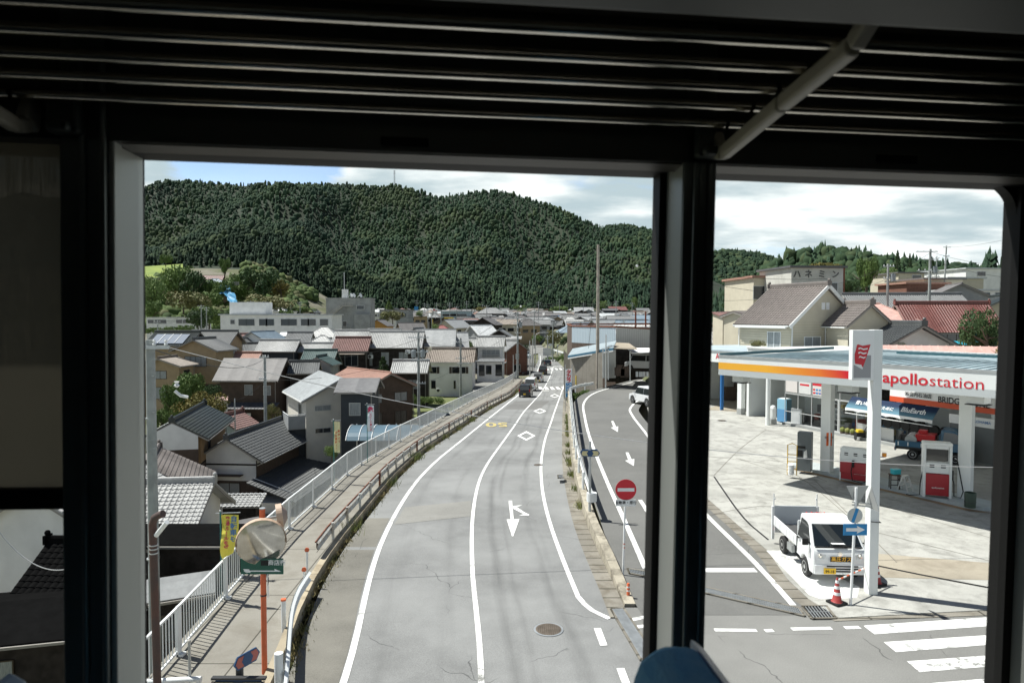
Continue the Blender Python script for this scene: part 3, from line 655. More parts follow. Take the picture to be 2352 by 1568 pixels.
# glass
gm = bpy.data.materials.new('carriage_glass'); gm.use_nodes = True; n = gm.node_tree.nodes; l = gm.node_tree.links; n.clear()
t_ = n.new('ShaderNodeBsdfTransparent'); t_.inputs[0].default_value = (.965, .985, .975, 1); g_ = n.new('ShaderNodeBsdfGlossy'); g_.inputs['Roughness'].default_value = .02
fr = n.new('ShaderNodeFresnel'); fr.inputs[0].default_value = 1.25; m_ = n.new('ShaderNodeMixShader'); o_ = n.new('ShaderNodeOutputMaterial')
l.new(fr.outputs[0], m_.inputs[0]); l.new(t_.outputs[0], m_.inputs[1]); l.new(g_.outputs[0], m_.inputs[2]); l.new(m_.outputs[0], o_.inputs[0])
for a, c in ((sL, sR), (sL2, sR2), (-3.0, sLw - .0)):
    b = MB(); b.quad((a, TO, hB), (c, TO, hB), (c, TO, hT + .02), (a, TO, hT + .02)); b.build('window_glass', gm, car0)
# seats
M['seatblue'] = mat('seat_blue_fabric', (.16, .44, .64), .9, var=.3, vs=30, bump=.3, bs=200, col2=(.24, .52, .66))
M['seatgrey'] = mat('seat_shell', (.36, .42, .47), .35)
def seat(px, py, t, wpx, label, scale=1.0):
    s_, _, h_ = Wp(px, py, t)
    e = thing('passenger_seat', (0, 0, 0), 0, label, 'seat', 'blue carriage seats'); e.matrix_world = car0.matrix_world @ Matrix.Translation((s_, t, h_))
    def prof(off, dx): return [(-.035 + dx - off, -.75), (-.055 + dx - off, -.25), (-.075 + dx - off, -.08), (-.062 + dx - off * .8, -.025), (-.02 + dx, off * .9 - .002), (.02 + dx, off - .006), (.055 + dx + off * .3, -.03), (.09 + dx + off, -.12), (.15 + dx + off, -.32), (.24 + dx + off, -.75)]
    b = MB(); b.prism([(x, -.44, z) for x, z in prof(0, 0)], (0, .44, 0)); b.build('backrest', M['seatblue'], e, bevel=.03)
    b = MB(); b.prism([(.028, -.452, -.004), (.05, -.452, -.022), (.085, -.452, -.09), (.15, -.452, -.3), (.26, -.452, -.75), (.20, -.452, -.75), (.09, -.452, -.3), (.035, -.452, -.09)], (0, .47, 0)); b.build('back_shell', M['seatgrey'], e, bevel=.02)
    b = MB(); b.box((-.25, -.22, -.95 + .05), (.5, .44, .14)); b.build('cushion', M['seatblue'], e, bevel=.03)
    b = MB(); b.box((-.15, -.22, -1.12), (.12, .3, .3)); b.build('pedestal', M['darkmetal'], e)
seat(1548, 1463, 1.0, 200, 'blue passenger seat back rising below the right window pillar')
seat(-40, 1540, 1.0, 200, 'dark blue passenger seat back at the bottom left corner')
# ================================================================== white pedestrian fence on the embankment
fn_ = thing('pedestrian_fence', (0, 0, 0), 0, 'long white baluster fence along the outer edge of the pavement', 'fence')
ys = [FENCE[0].y]; 
fpost = []; y = 8.75
while y < FENCE[-1].y - 1: fpost.append(y); y += 3.0 
FH = 1.12
for i, y0 in enumerate(fpost):
    x0 = fxy(y0); z = zr(y0) + .1; b = MB(); b.box((x0, y0, z + FH / 2), (.05, .16, FH)); b.box((x0 + .06, y0, z + .03), (.14, .16, .05)); b.build('post', M['fence'], fn_)
    if i + 1 < len(fpost):
        y1 = fpost[i + 1]; x1 = fxy(y1); z1 = zr(y1) + .1; n_ = 20; b = MB()
        for k in range(1, n_):
            t = k / n_; xx = x0 + (x1 - x0) * t; yy = y0 + (y1 - y0) * t; zz = z + (z1 - z) * t; b.box((xx, yy, zz + .12 + .47), (.018, .022, .94))
        b.build('balusters', M['fence'], fn_)
        for hh, w_ in ((FH - .03, .05), (.12, .04)):
            b = MB(); b.bar((x0, y0, z + hh), (x1, y1, z1 + hh), w_, .045); b.build('rail', M['fence'], fn_)
# ------------------------------------------------------------------ old guard rail at the kerb
gr = thing('guard_rail', (0, 0, 0), 0, 'low guard rail with rust brown top between the pavement and the road', 'guard rail')
def gpt(y, dz=0, dx=0): return Vector((GRL(y) + dx, y, zr(y) + dz))
ysb = list(np.arange(20.5, 119, 1.5))
b = MB()
WPR = [(.02, .74), (.07, .70), (.02, .62), (.02, .58), (.07, .50), (.02, .44), (.0, .44), (.05, .50), (.0, .58), (.0, .74)]
for i in range(len(ysb) - 1):
    for k in range(len(WPR) - 1):
        b.quad(gpt(ysb[i], WPR[k][1] - .06, WPR[k][0]), gpt(ysb[i], WPR[k + 1][1] - .06, WPR[k + 1][0]), gpt(ysb[i + 1], WPR[k + 1][1] - .06, WPR[k + 1][0]), gpt(ysb[i + 1], WPR[k][1] - .06, WPR[k][0]))
b.build('beam', M['rustwhite'], gr, recalc=True)
b = MB(); b.tube([gpt(y, .70, -.02) for y in ysb], .028, 6); b.build('rusty_tube', M['rust'], gr)
y = 22.3
while y < 118:
    b = MB(); p = gpt(y, 0, .08); b.cyl(p + Vector((0, 0, .37)), .05, .74, 8); b.cyl(p + Vector((0, 0, .75)), .055, .02, 8)
    o = b.build('post', M['rustwhite'] if int(y * 3) % 5 else M['rust'], gr); y += 2.0
# newer white end section
ge_ = thing('guard_rail', (0, 0, 0), 0, 'clean white end section of guard rail curving down near the mirror pole', 'guard rail')
b = MB(); yy = [11.5, 12.5, 13.5, 14.5, 15.5, 16.3, 17.2, 18, 19, 20.0, 21.2]
xb = [GR(645, 1600, .6).x, 0] 
ends = [GR(*p, .62) for p in ((640, 1640), (649, 1568), (656, 1500), (661, 1440), (668, 1395), (683, 1355), (708, 1317))]; ends = resample(ends, .4)
for i in range(len(ends) - 1):
    for k in range(len(WPR) - 1):
        a_, c_ = ends[i], ends[i + 1]
        b.quad(*[Vector((p.x + WPR[j][0] * 1.3, p.y, zr(p.y) + WPR[j][1] - .05)) for p, j in ((a_, k), (a_, k + 1), (c_, k + 1), (c_, k))])
b.build('beam', M['fence'], ge_, recalc=True)
for (px, py, h_, r_, cap) in ((645, 1560, .95, .085, 'fence'), (653, 1460, .75, .055, 'orange')):
    p = GR(px, py); p = Vector((p.x, p.y, zr(p.y) + .1)); p = GR(px, py + 60)
    if cap == 'orange': p = GR(655, 1459)
    b = MB(); b.cyl(p + Vector((-.03, 0, .1 + h_ / 2)), r_, h_, 14); po = b.build('post', M['fence'], ge_, smooth=True)
    if cap == 'orange': b = MB(); b.cyl(p + Vector((-.03, 0, h_ + .12)), r_ + .008, .04, 14); b.build('cap', M['orange'], po)
def delineator(px, py, h, label):
    p = GR(px, py); e = thing('delineator', (p.x, p.y, zr(p.y) + .1), 0, label, 'delineator', 'round reflectors along the guard rail')
    b = MB(); b.cyl((0, 0, h / 2), .03, h, 8); b.build('post', M['fence'], e, smooth=True)
    b = MB(); b.cyl((0, 0, h + .05), .065, .03, 14, axis='Y'); b.build('reflector', M['orange'], e)
delineator(699, 1372, .62, 'orange round reflector on a short white post at the rail bend')
delineator(706, 1347, .9, 'orange disc reflector standing taller just behind the rail bend')
# ------------------------------------------------------------------ orange pole with two traffic mirrors and the green direction board
pb = GR(608, 1556); mp_ = thing('traffic_mirror', (pb.x, pb.y, .1), 0, 'orange pole carrying a big round traffic mirror and a smaller one behind', 'traffic mirror')
d_ = pb.y
def loc(px, py, dy=0): p = P(px, py, pb.y + dy); return Vector((p.x - pb.x, p.y - pb.y, p.z - .1))
b = MB(); top = loc(603, 1168); b.cyl((top.x / 2 * 0, 0, top.z / 2), .057, top.z, 14); b.build('pole', M['orange'], mp_, smooth=True)
b = MB(); b.cyl((0, 0, top.z + .01), .06, .02, 14); b.build('pole_cap', M['lightsteel'], mp_)
def mirror(c, r, axis, label=None, back=False, face=None):
    ax = Vector(axis).normalized(); b = MB(); b.lathe(c, [(r * .98, 0), (r, .02), (r, .05), (r * .96, .055)], 40, axis=-ax); rim = b.build('mirror_rim', M['mirrorrim'], mp_, smooth=False)
    b = MB(); prof = [(max(.001, r * .97 * k / 8), .055 + .06 * (1 - (k / 8) ** 2) - .055) for k in range(8, -1, -1)]
    b.lathe(Vector(c) + ax * .0, [(p[0], p[1] + .002) for p in prof], 40, axis=ax); b.build('mirror_face', M['mirror'] if not back else M['mirrorback'], rim, smooth=True)
    b = MB(); b.lathe(Vector(c) - ax * .05, [(r * .96, 0), (r * .5, .07), (.08, .1)], 24, axis=-ax); b.build('mirror_back', M['mirrorback'], rim, smooth=True)
    b = MB(); hd = Vector((0, 0, 1)); sd = hd.cross(ax).normalized(); upv = ax.cross(sd).normalized()
    pts = [Vector(c) + (sd * math.cos(a) + upv * math.sin(a)) * (r * 1.0) for a in [math.pi * (1.05 - 1.1 * k / 16) for k in range(17)]]
    for i in range(16): b.quad(pts[i] - ax * .05, pts[i + 1] - ax * .05, pts[i + 1] + ax * .07, pts[i] + ax * .07); b.quad(pts[i] * 1 + upv * .006 - ax * .05, pts[i] + upv * .006 + ax * .07, pts[i + 1] + upv * .006 + ax * .07, pts[i + 1] + upv * .006 - ax * .05)
    b.build('visor', M['mirrorrim'], rim, smooth=True)
M['mirrorrim'] = mat('mirror_rim_orange', (.50, .36, .26), .5); M['mirrorback'] = mat('mirror_back', (.30, .22, .18), .6)
q = NB('mirror_face'); v = q.tex('Object'); q.b.inputs['Metallic'].default_value = .85; q.out(q.mix(q.ramp(q.noise(v, 2.5, 5), .4, .7), (.60, .58, .53), (.42, .40, .35)), .12); M['mirror'] = q.m
cm = loc(600, 1244, -.12); mirror(cm, .50, (.35, -.93, -.13))
cm2 = loc(643, 1184, .22); mirror(cm2, .25, (-.93, -.35, -.1), back=True)
b = MB(); b.bar((0, 0, cm.z), cm + Vector((0, .08, 0)), .04); b.bar((0, 0, cm2.z), cm2 + Vector((0, -.05, 0)), .04); b.build('bracket', M['lightsteel'], mp_)
ga, gb = loc(557, 1297, .0), loc(654, 1295, .0); gc = (ga + gb) / 2
b = MB(); b.box((gc.x, -.09, gc.z), ((gb - ga).x, .03, .325)); gp = b.build('direction_board', M['signgreen'], mp_)
gw = (gb - ga).x
text('商店街', .125, M['white'], gp, frame((gc.x + gw * .36, -.108, gc.z + .075), (1, 0, 0), (0, 0, 1)), 'lettering', bold=.012)
b = MB(); b.quad((gc.x - .02, -.107, gc.z + .02), (gc.x + gw * .2, -.107, gc.z + .02), (gc.x + gw * .2, -.107, gc.z + .13), (gc.x - .02, -.107, gc.z + .13)); b.build('blanked_name', M['black'], gp)
b = MB(); z_ = gc.z - .095; b.quad((gc.x - gw * .42, -.107, z_ - .012), (gc.x + gw * .42, -.107, z_ - .012), (gc.x + gw * .42, -.107, z_ + .012), (gc.x - gw * .42, -.107, z_ + .012))
b.add([(gc.x + gw * .30, -.1085, z_ + .05), (gc.x + gw * .30, -.1085, z_ - .004), (gc.x + gw * .46, -.1085, z_ - .012)], [(0, 1, 2)]); b.add([(gc.x - gw * .44, -.1085, z_ + .045), (gc.x - gw * .38, -.1085, z_ - .03), (gc.x - gw * .26, -.1085, z_ - .03), (gc.x - gw * .30, -.1085, z_ + .04)], [(0, 1, 2, 3)]); b.build('arrow', M['white'], gp)
b = MB()
for zz in (2.02, 2.75): b.cyl((0, 0, zz - .35), .066, .03, 12)
b.build('clamp', M['darkmetal'], mp_)
b = MB(); b.box((.085, .03, 2.03), (.012, .12, .82), rz=.25); o = b.build('notice_plate', M['white'], mp_)
text('ミラー\n注意', .12, M['black'], mp_, frame((.093, .03, 2.0), (-.25, .97, 0), (0, 0, 1)), 'lettering')
# ------------------------------------------------------------------ route marker signs at the bottom edge
def hexplate(e, c, w, h, ax_x, ax_n, m1, m2, t=.02):
    X = Vector(ax_x).normalized(); Nn = Vector(ax_n).normalized(); U = X.cross(Nn); U = U if U.z > 0 else -U; c = Vector(c)
    pts = [c + X * a + U * d for a, d in ((-w / 2, 0), (-w / 2 + h * .35, h / 2), (w / 2 - h * .35, h / 2), (w / 2, 0), (w / 2 - h * .35, -h / 2), (-w / 2 + h * .35, -h / 2))]
    b = MB(); b.prism(pts, Nn * -t); pl = b.build('plate', m1, e, recalc=True)
    pts2 = [c + Nn * .004 + X * a + U * d for a, d in ((-w / 2 + .04, 0), (-w / 2 + h * .36, h / 2 - .03), (w / 2 - h * .36, h / 2 - .03), (w / 2 - .04, 0), (w / 2 - h * .36, -h / 2 + .03), (-w / 2 + h * .36, -h / 2 + .03))]
    b = MB(); b.prism(pts2, Nn * .002); b.build('panel', m2, pl, recalc=True)
    pts3 = [c + Nn * .008 + X * (math.cos(a) * h * .52) + U * (math.sin(a) * h * .52) for a in [math.pi / 3 * k for k in range(6)]]
    b = MB(); b.prism(pts3, Nn * .002); b.build('hexagon', m1, pl, recalc=True)
    return pl
ps = GR(556, 1640); e = thing('route_sign', (ps.x, ps.y, .1), 0, 'dark backed route arrow board seen from above on a thick post at the bottom', 'sign')
l0 = lambda px, py, dy=0: P(px, py, ps.y + dy) - Vector((ps.x, ps.y, .1))
tp = l0(550, 1512, .0)
b = MB(); b.cyl((tp.x, 0, tp.z / 2), .07, tp.z, 14); b.build('post', M['darkmetal'], e, smooth=True)
c_ = l0(549, 1556, -.15); b = MB(); b.box((c_.x, c_.y, c_.z), (1.02, .1, .04)); b.box((c_.x, c_.y - .05, c_.z - .05), (1.0, .02, .02), 0); b.build('board_top', M['darkmetal'], e)
hexplate(e, (c_.x, c_.y - .04, c_.z - .17), 1.05, .3, (1, 0, 0), (0, -1, 0), M['navy'], M['signcream'])
hexplate(e, (l0(568, 1512, -.05)), .62, .26, (.45, .9, 0), (.9, -.42, 0), M['navy'], mat('sign_faded_red', (.45, .12, .09), .5))
pt = GR(437, 1604); e = thing('steel_post', (pt.x, pt.y, .1), 0, 'thin bare steel post standing on the pavement beside the white fence', 'post')
hh = P(440, 1483, pt.y).z; b = MB(); b.cyl((0, 0, hh / 2), .028, hh, 10); b.build('tube', M['lightsteel'], e, smooth=True); b = MB(); b.ball((0, 0, hh), .035); b.build('cap', M['rustwhite'], e)
# near return piece of fence / rail at the very bottom
e = thing('pipe_barrier', (-6.3, 12.6, .1), 0, 'low white pipe barrier crossing the pavement at the bottom edge', 'barrier')
p0 = P(385, 1567, 13.2); p1 = P(462, 1558, 13.2); b = MB(); b.tube([(p0.x - .8 + 6.3, .6, p0.z - .1), (p1.x + 6.3, .6, p1.z - .1)], .055, 12); b.build('rail', M['fence'], e, smooth=True)
b = MB(); b.cyl((p1.x + 6.3 - .05, .6, (p1.z - .1) / 2), .05, p1.z - .1, 12); b.build('leg', M['fence'], e, smooth=True)
# ------------------------------------------------------------------ banner flags
def banner(px, pytop, pybot, wpx, Y, zb, colm, label, lines, poleh=None, wave=.07, curl=0., lean=0., hdr=None):
    t = P(px, pytop, Y); k = Y / FPX; H = (pybot - pytop) * k; Wd = wpx * k
    e = thing('banner_flag', (t.x, t.y, zb), 0, label, 'banner'); hz = t.z - zb
    b = MB(); b.cyl((0, 0, hz / 2), .02, hz + .1, 8); b.build('pole', mat('flag_pole_green', (.02, .16, .15), .5), e, smooth=True)
    b = MB(); b.tube([(-.12, 0, hz + .0), (Wd + .06, 0, hz + .02)], .012, 6); b.ball((0, 0, hz + .06), .03); b.build('crossbar', M['lightsteel'], e)
    nx_, nz_ = 8, 24; vs = []; fs = []
    def pos(u, v_):
        sag = curl * v_ ** 2.2
        return Vector((.02 + u * Wd * (1 - sag * .75) + lean * v_ * 0, .05 * math.sin(u * 5 + v_ * 7) * (.3 + v_) + wave * math.sin(v_ * 6 + u * 2) * v_, -.04 - v_ * H * (1 - curl * .28 * u * v_) + hz + .0))
    for j in range(nz_ + 1):
        for i in range(nx_ + 1): vs.append(pos(i / nx_, j / nz_))
    fs = [(j * (nx_ + 1) + i, j * (nx_ + 1) + i + 1, (j + 1) * (nx_ + 1) + i + 1, (j + 1) * (nx_ + 1) + i) for j in range(nz_) for i in range(nx_)]
    mi = None
    b = MB(); b.add(vs, fs); cl = b.build('cloth', colm, e, smooth=True)
    for (u, v0, v1, s_, m_) in lines:
        n_ = len(s_)
        for i, ch in enumerate(s_):
            vv = v0 + (v1 - v0) * (i + .5) / n_; p = pos(u, vv) + Vector((0, -.012, 0)); tx = (pos(u + .05, vv) - pos(u - .05, vv)).normalized(); ty = (pos(u, vv - .02) - pos(u, vv + .02)).normalized(); ty = (ty - tx * ty.dot(tx)).normalized()
            if ch == 'ー': tx, ty = ty, -tx
            text(ch, min(Wd * .42, H * (v1 - v0) / n_ * .95), m_, cl, frame(p, tx, ty), 'lettering', bold=.02, ext=.001)
    return e
M['cloth_y'] = mat('banner_yellow', (.78, .68, .10), .8); M['cloth_c'] = mat('banner_cream', (.72, .68, .40), .8); M['cloth_w'] = mat('banner_white', (.72, .76, .8), .8)
M['ink_b'] = mat('ink_blue', (.08, .20, .45), .7); M['ink_r'] = mat('ink_red', (.6, .03, .12), .7)
banner(506, 1178, 1283, 41, 17.6, 0, M['cloth_y'], 'yellow banner flag with red and blue writing tied to the fence', [(.74, .02, .66, '自転車も', M['ink_b']), (.36, .04, .80, '交通ルールを守', M['ink_r'])], curl=.5)
banner(766, 966, 1038, 14, 31, -.3, M['cloth_c'], 'narrow cream banner flag with orange writing on the middle of the fence', [(.36, .3, .92, '安全運転!!', mat('ink_orange', (.6, .12, .03), .7)), (.8, .25, .7, '高めよう', mat('ink_red2', (.55, .1, .05), .7))], wave=.02)
bw = banner(843, 929, 990, 15, 36.5, -.5, M['cloth_w'], 'white and blue banner flag with red writing farther along the fence', [(.5, .30, .98, 'スピード落とせ', M['ink_r'])], wave=.03)
t_ = [o for o in bpy.data.objects if o.parent == bw and o.name.startswith('cloth')][0]
text('危', .3, M['ink_r'], t_, frame((.19, -.02, bw.location.z * 0 + (P(843, 929, 36.5).z + .5) - .28), (1, 0, 0), (0, 0, 1)), 'lettering', bold=.06, ext=.001)
# ------------------------------------------------------------------ weeds along the kerb (uncountable)
def blades(pts, n, h, w, m, name, label, spread=.15):
    V = np.zeros((n * 3, 3)); 
    idx = nrs.randint(0, len(pts), n); pa = np.array([tuple(p) for p in pts])[idx]
    pa[:, 0] += nrs.randn(n) * spread; pa[:, 1] += nrs.randn(n) * spread * 2
    ang = nrs.rand(n) * 6.28; hh = h * (.4 + nrs.rand(n)); tilt = nrs.randn(n, 2) * .35 * hh[:, None]
    dx = np.cos(ang) * w; dy = np.sin(ang) * w
    V[0::3] = pa + np.c_[dx, dy, dx * 0]; V[1::3] = pa - np.c_[dx, dy, dx * 0]; V[2::3] = pa + np.c_[tilt, hh]
    me = bpy.data.meshes.new(name); me.from_pydata(V.tolist(), [], [(3 * i, 3 * i + 1, 3 * i + 2) for i in range(n)]); me.materials.append(m)
    o = bpy.data.objects.new(name, me); COL.objects.link(o); return tag(o, label, 'weeds', kind='stuff')
M['dry'] = mat('dry_weeds', (.34, .27, .13), .9, col2=(.11, .13, .035), vs=1.2); M['green'] = mat('green_weeds', (.10, .15, .03), .9, col2=(.26, .24, .08), vs=1.0)
cl_ = []
for k in range(260):
    y = 12 + 100 * rnd.random() ** 1.3; cl_.append((GRL(y) + .34 + rnd.random() * .2, y, zr(y) + .02))
blades(cl_, 9000, .075, .012, M['dry'], 'kerb_weeds', 'dry straw coloured weeds growing along the kerb under the guard rail', .12)
cl_ = [(GRL(y) + .35, y, zr(y)) for y in [24, 31, 38, 38.5, 42, 47, 52, 58, 58.6, 70, 95, 96]]
blades(cl_, 1100, .38, .014, M['green'], 'kerb_grass', 'taller green grass tufts between the guard rail posts', .22)
cl_ = [(xat(WB, y) - .05 + rnd.random() * .05, y, zr(y) + .05) for y in [27, 30, 33, 36, 37, 40, 43, 48, 50, 52, 54, 56, 58, 60, 62]]
blades(cl_, 1500, .25, .016, M['green'], 'wall_weeds', 'green and rusty weeds at the foot of the retaining wall', .12)
# ------------------------------------------------------------------ right of the road: guard rail on the wall
g2 = thing('guard_rail', (0, 0, 0), 0, 'white guard rail on top of the retaining wall beside the ramp', 'guard rail')
gy_ = list(np.arange(25.2, 64, 1.5)); gp_ = [Vector((xat(WB, y) + .19, y, .34)) for y in gy_]
cur = [G(1317, 898, .0), G(1326, 893, 0), G(1347, 886, 0)]
gp_ += [Vector((6.15, 65.5, .2)), Vector((6.7, 67.2, .15)), Vector((7.4, 68.6, .1)), Vector((8.3, 69.8, .1))]
b = MB()
for i in range(len(gp_) - 1):
    t = gp_[i + 1] - gp_[i]
    for k in range(len(WPR) - 1):
        b.quad(*[gp_[a] + Vector((WPR[j][0] + .06, -WPR[j][0] * .3, WPR[j][1] - .05)) for a, j in ((i, k), (i, k + 1), (i + 1, k + 1), (i + 1, k))])
b.build('beam', M['fence'], g2, recalc=True)
for i in range(0, len(gp_), 1 if False else 2):
    b = MB(); b.cyl(gp_[i] + Vector((0, 0, .35)), .055, .75, 10); b.build('post', M['fence'], g2, smooth=True)
b = MB(); b.cyl(gp_[0] + Vector((.06, -.12, .52)), .19, .32, 16); b.build('end_terminal', M['fence'], g2, smooth=True)
# route marker on the wall
pw = Vector((xat(WB, 25) + .17, 25.0, .34)); e = thing('route_sign', tuple(pw), 0, 'blue and cream hexagon route sign on a grey post by the retaining wall', 'sign')
k = 25 / FPX; ht = P(1349, 1013, 25).z - .34
b = MB(); b.cyl((0, 0, ht / 2), .05, ht, 12); b.build('post', M['lightsteel'], e, smooth=True)
hexplate(e, (0, -.07, P(1349, 1040, 25).z - .34), .72, .24, (1, 0, 0), (0, -1, 0), M['navy'], M['signcream'])
hexplate(e, (0, .11, P(1349, 1040, 25).z - .34), .72, .24, (-1, 0, 0), (0, 1, 0), M['navy'], M['signcream'])
# no entry sign
pn = G(1431, 1320); k = pn.y / FPX; e = thing('no_entry_sign', (pn.x, pn.y, 0), 0, 'round red no entry sign on a white post at the ramp mouth', 'sign')
z1 = P(1436, 1104, pn.y).z; zc_ = P(1436, 1123, pn.y).z
b = MB(); b.tube([(0, 0, 0), (.06, 0, z1 - .1)], .03, 10); b.build('post', M['white'], e, smooth=True)
b = MB(); b.cyl((.06, -.05, zc_), .305, .012, 40, axis='Y'); pl = b.build('disc', M['signred'], e)
b = MB(); b.box((.06, -.06, zc_), (.49, .006, .10)); b.build('white_bar', M['white'], pl)
zp = P(1436, 1153, pn.y).z; b = MB(); b.box((.06, -.05, zp), (.58, .012, .2)); pl = b.build('sub_plate', M['white'], e)
text('自動車・原付', .105, M['black'], pl, frame((.06, -.058, zp), (1, 0, 0), (0, 0, 1)), 'lettering', bold=.015)
b = MB()
for zz in (.82, .93): b.cyl((.025, 0, zz), .034, .03, 10)
b.build('reflective_band', M['orange'], e)
# orange rubber delineator
p = G(1443, 1372); e = thing('lane_bollard', (p.x, p.y, 0), 0, 'small orange rubber bollard with white bands at the ramp mouth', 'bollard')
b = MB(); b.lathe((0, 0, 0), [(.13, 0), (.13, .02), (.09, .04), (.045, .05), (.04, .38), (.03, .4)], 20); b.build('body', M['orange'], e, smooth=True)
b = MB(); b.cyl((0, 0, .2), .0435, .04, 16); b.cyl((0, 0, .3), .0435, .04, 16); b.build('white_band', M['white'], e, smooth=True)
# manholes and grates
def manhole(px, py, r, label, z=None, m=None):
    p = GR(px, py) if z is None else G(px, py, z); zz = (zr(p.y) if z is None else z) + .02
    e = thing('manhole_cover', (p.x, p.y, zz), 0, label, 'manhole cover'); b = MB(); b.lathe((0, 0, 0), [(r + .05, -.004), (r + .05, 0), (r + .01, .001)], 36); b.build('ring', M['lightsteel'], e)
    b = MB(); b.cyl((0, 0, 0), r, .012, 36); n_ = int(r / .05)
    for i in range(-n_, n_ + 1):
        for j in range(-n_, n_ + 1):
            if (i * i + j * j) * .0025 < (r - .03) ** 2: b.box((i * .05, j * .05, .009), (.03, .03, .008))
    b.build('cover', m or mat('cast_iron', (.17, .14, .11), .6, .5, var=.2, vs=5), e)
manhole(1260, 1446, .31, 'large round iron manhole cover in the near right lane')
manhole(1236, 1068, .25, 'small manhole cover on the right edge line by the gutter')
manhole(1658, 966, .3, 'round manhole cover on the pale forecourt near the workshop', .03)
def grate(pts, label, zf=.02, n1=30, n2=4, thick=.015):
    c = [G(*p) for p in pts]; e = thing('drain_grate', tuple(c[0] + Vector((0, 0, zf))), 0, label, 'drain grate'); c = [p - c[0] for p in c]
    b = MB(); b.add(c, [(0, 1, 2, 3)]); b.build('pit', M['black'], e, recalc=True)
    b = MB()
    def q_(u, v): return c[0] * (1 - u) * (1 - v) + c[1] * u * (1 - v) + c[2] * u * v + c[3] * (1 - u) * v + Vector((0, 0, .012))
    for i in range(n1 + 1): b.bar(q_(i / n1, 0), q_(i / n1, 1), thick)
    for j in range(n2 + 1): b.bar(q_(0, j / n2), q_(1, j / n2), thick)
    b.build('bars', M['lightsteel'], e)
    b = MB(); 
    for a, d in ((0, 1), (1, 2), (2, 3), (3, 0)): b.bar(c[a] + Vector((0, 0, .008)), c[d] + Vector((0, 0, .008)), .06, .03)
    b.build('frame', M['conc_slab'], e)
grate([(1403, 1400), (1432, 1398), (1500, 1500), (1472, 1518)], 'long steel drain grate beside the end of the retaining wall', n1=36, n2=5)
grate([(1600, 1346), (1618, 1363), (1848, 1416), (1836, 1398)], 'long steel drain grate across the mouth of the ramp', n1=4, n2=60)
grate([(1842, 1394), (1898, 1393), (1920, 1421), (1864, 1422)], 'square drain grate with wide bars at the forecourt corner', n1=8, n2=2, thick=.02)
grate([(1441, 1307), (1487, 1314), (1487, 1326), (1446, 1318)], 'white framed drain grate behind the no entry sign post', n1=12, n2=3)
grate([(1281, 1092), (1293, 1091), (1295, 1098), (1282, 1099)], 'small rusty drain grate in the gutter halfway along', n1=6, n2=1)
# ================================================================== filling station
SO = Vector((9.54, 31.3, 0)); Sa = Vector((.579, -.815, 0)).normalized(); Sn = Vector((.815, .579, 0)).normalized()
def S(a, n, z=0): return SO + Sa * a + Sn * n + Vector((0, 0, z))
rzS = math.atan2(Sa.y, Sa.x)
cn = thing('station_canopy', tuple(S(5.5, 5)), 0, 'large white filling station canopy with red lettering and a yellow to red stripe', 'canopy')
cnl = cn.location.copy()
def SL(a, n, z=0): return S(a, n, z) - cnl
Zt, Zb = 5.75, 4.88; LC = 11.2; DC = 14.0
b = MB()
b.prism([SL(0, 0, Zb), SL(LC, 0, Zb), SL(LC, 0, Zt), SL(0, 0, Zt)], Sn * .18)
b.prism([SL(0, .18, Zb), SL(0, DC, Zb), SL(0, DC, Zt - .06), SL(0, .18, Zt)], Sa * .15)
b.prism([SL(LC - .15, .18, Zb), SL(LC - .15, DC, Zb), SL(LC - .15, DC, Zt - .06), SL(LC - .15, .18, Zt)], Sa * .15)
b.prism([SL(.15, DC - .15, Zb), SL(LC - .15, DC - .15, Zb), SL(LC - .15, DC - .15, Zt - .06), SL(.15, DC - .15, Zt - .06)], Sn * .15)
M['fascia'] = mat('fascia_white', (.74, .76, .74), .4, var=.03, vs=1)
fas = b.build('fascia', M['fascia'], cn, recalc=True)
b = MB(); b.prism([SL(-.03, -.03, Zt - .02), SL(LC + .03, -.03, Zt - .02), SL(LC + .03, -.03, Zt + .05), SL(-.03, -.03, Zt + .05)], Sn * .12); b.build('fascia_trim', M['lightsteel'], cn, recalc=True)
b = MB(); b.quad(SL(0, -.004, Zb), SL(LC, -.004, Zb), SL(LC, -.004, Zb + .27), SL(0, -.004, Zb + .27)); b.build('grey_band', mat('fascia_grey', (.47, .50, .50), .4), fas)
q = NB('stripe_gradient'); uvn = q.new('ShaderNodeUVMap'); sp = q.new('ShaderNodeSeparateXYZ'); q.l.new(uvn.outputs[0], sp.inputs[0])
c1 = q.mix(q.ramp(sp.outputs[0], .35, .72), (.80, .40, .04), (.70, .16, .03)); c1 = q.mix(q.ramp(sp.outputs[0], .70, .85), c1, (.60, .02, .03)); q.out(c1, .4)
b = MB(); b.add([SL(0, -.006, Zb + .27), SL(7.2, -.006, Zb + .27), SL(6.6, -.006, Zb + .58), SL(0, -.006, Zb + .58)], [(0, 1, 2, 3)], 0, [[(0, 0), (1, 0), (.94, 1), (0, 1)]]); b.build('stripe', q.m, fas)
b = MB(); b.quad(SL(LC + .004, .0, Zb + .27), SL(LC + .004, DC, Zb + .27), SL(LC + .004, DC, Zb + .58), SL(LC + .004, .0, Zb + .58)); b.build('side_stripe', M['yellow'], fas)
tA = text('apollo', .56, M['signred'], fas, frame(SL(8.19, -.012, 5.30), Sa, (0, 0, 1)), 'lettering', bold=.016)
tA.data.transform(Matrix.Diagonal((1.57 / tA.dimensions.x, 1, 1, 1)))
tA = text('station', .56, M['signred'], fas, frame(SL(9.87, -.012, 5.30), Sa, (0, 0, 1)), 'lettering', bold=-.004)
tA.data.transform(Matrix.Diagonal((1.67 / tA.dimensions.x, 1, 1, 1)))
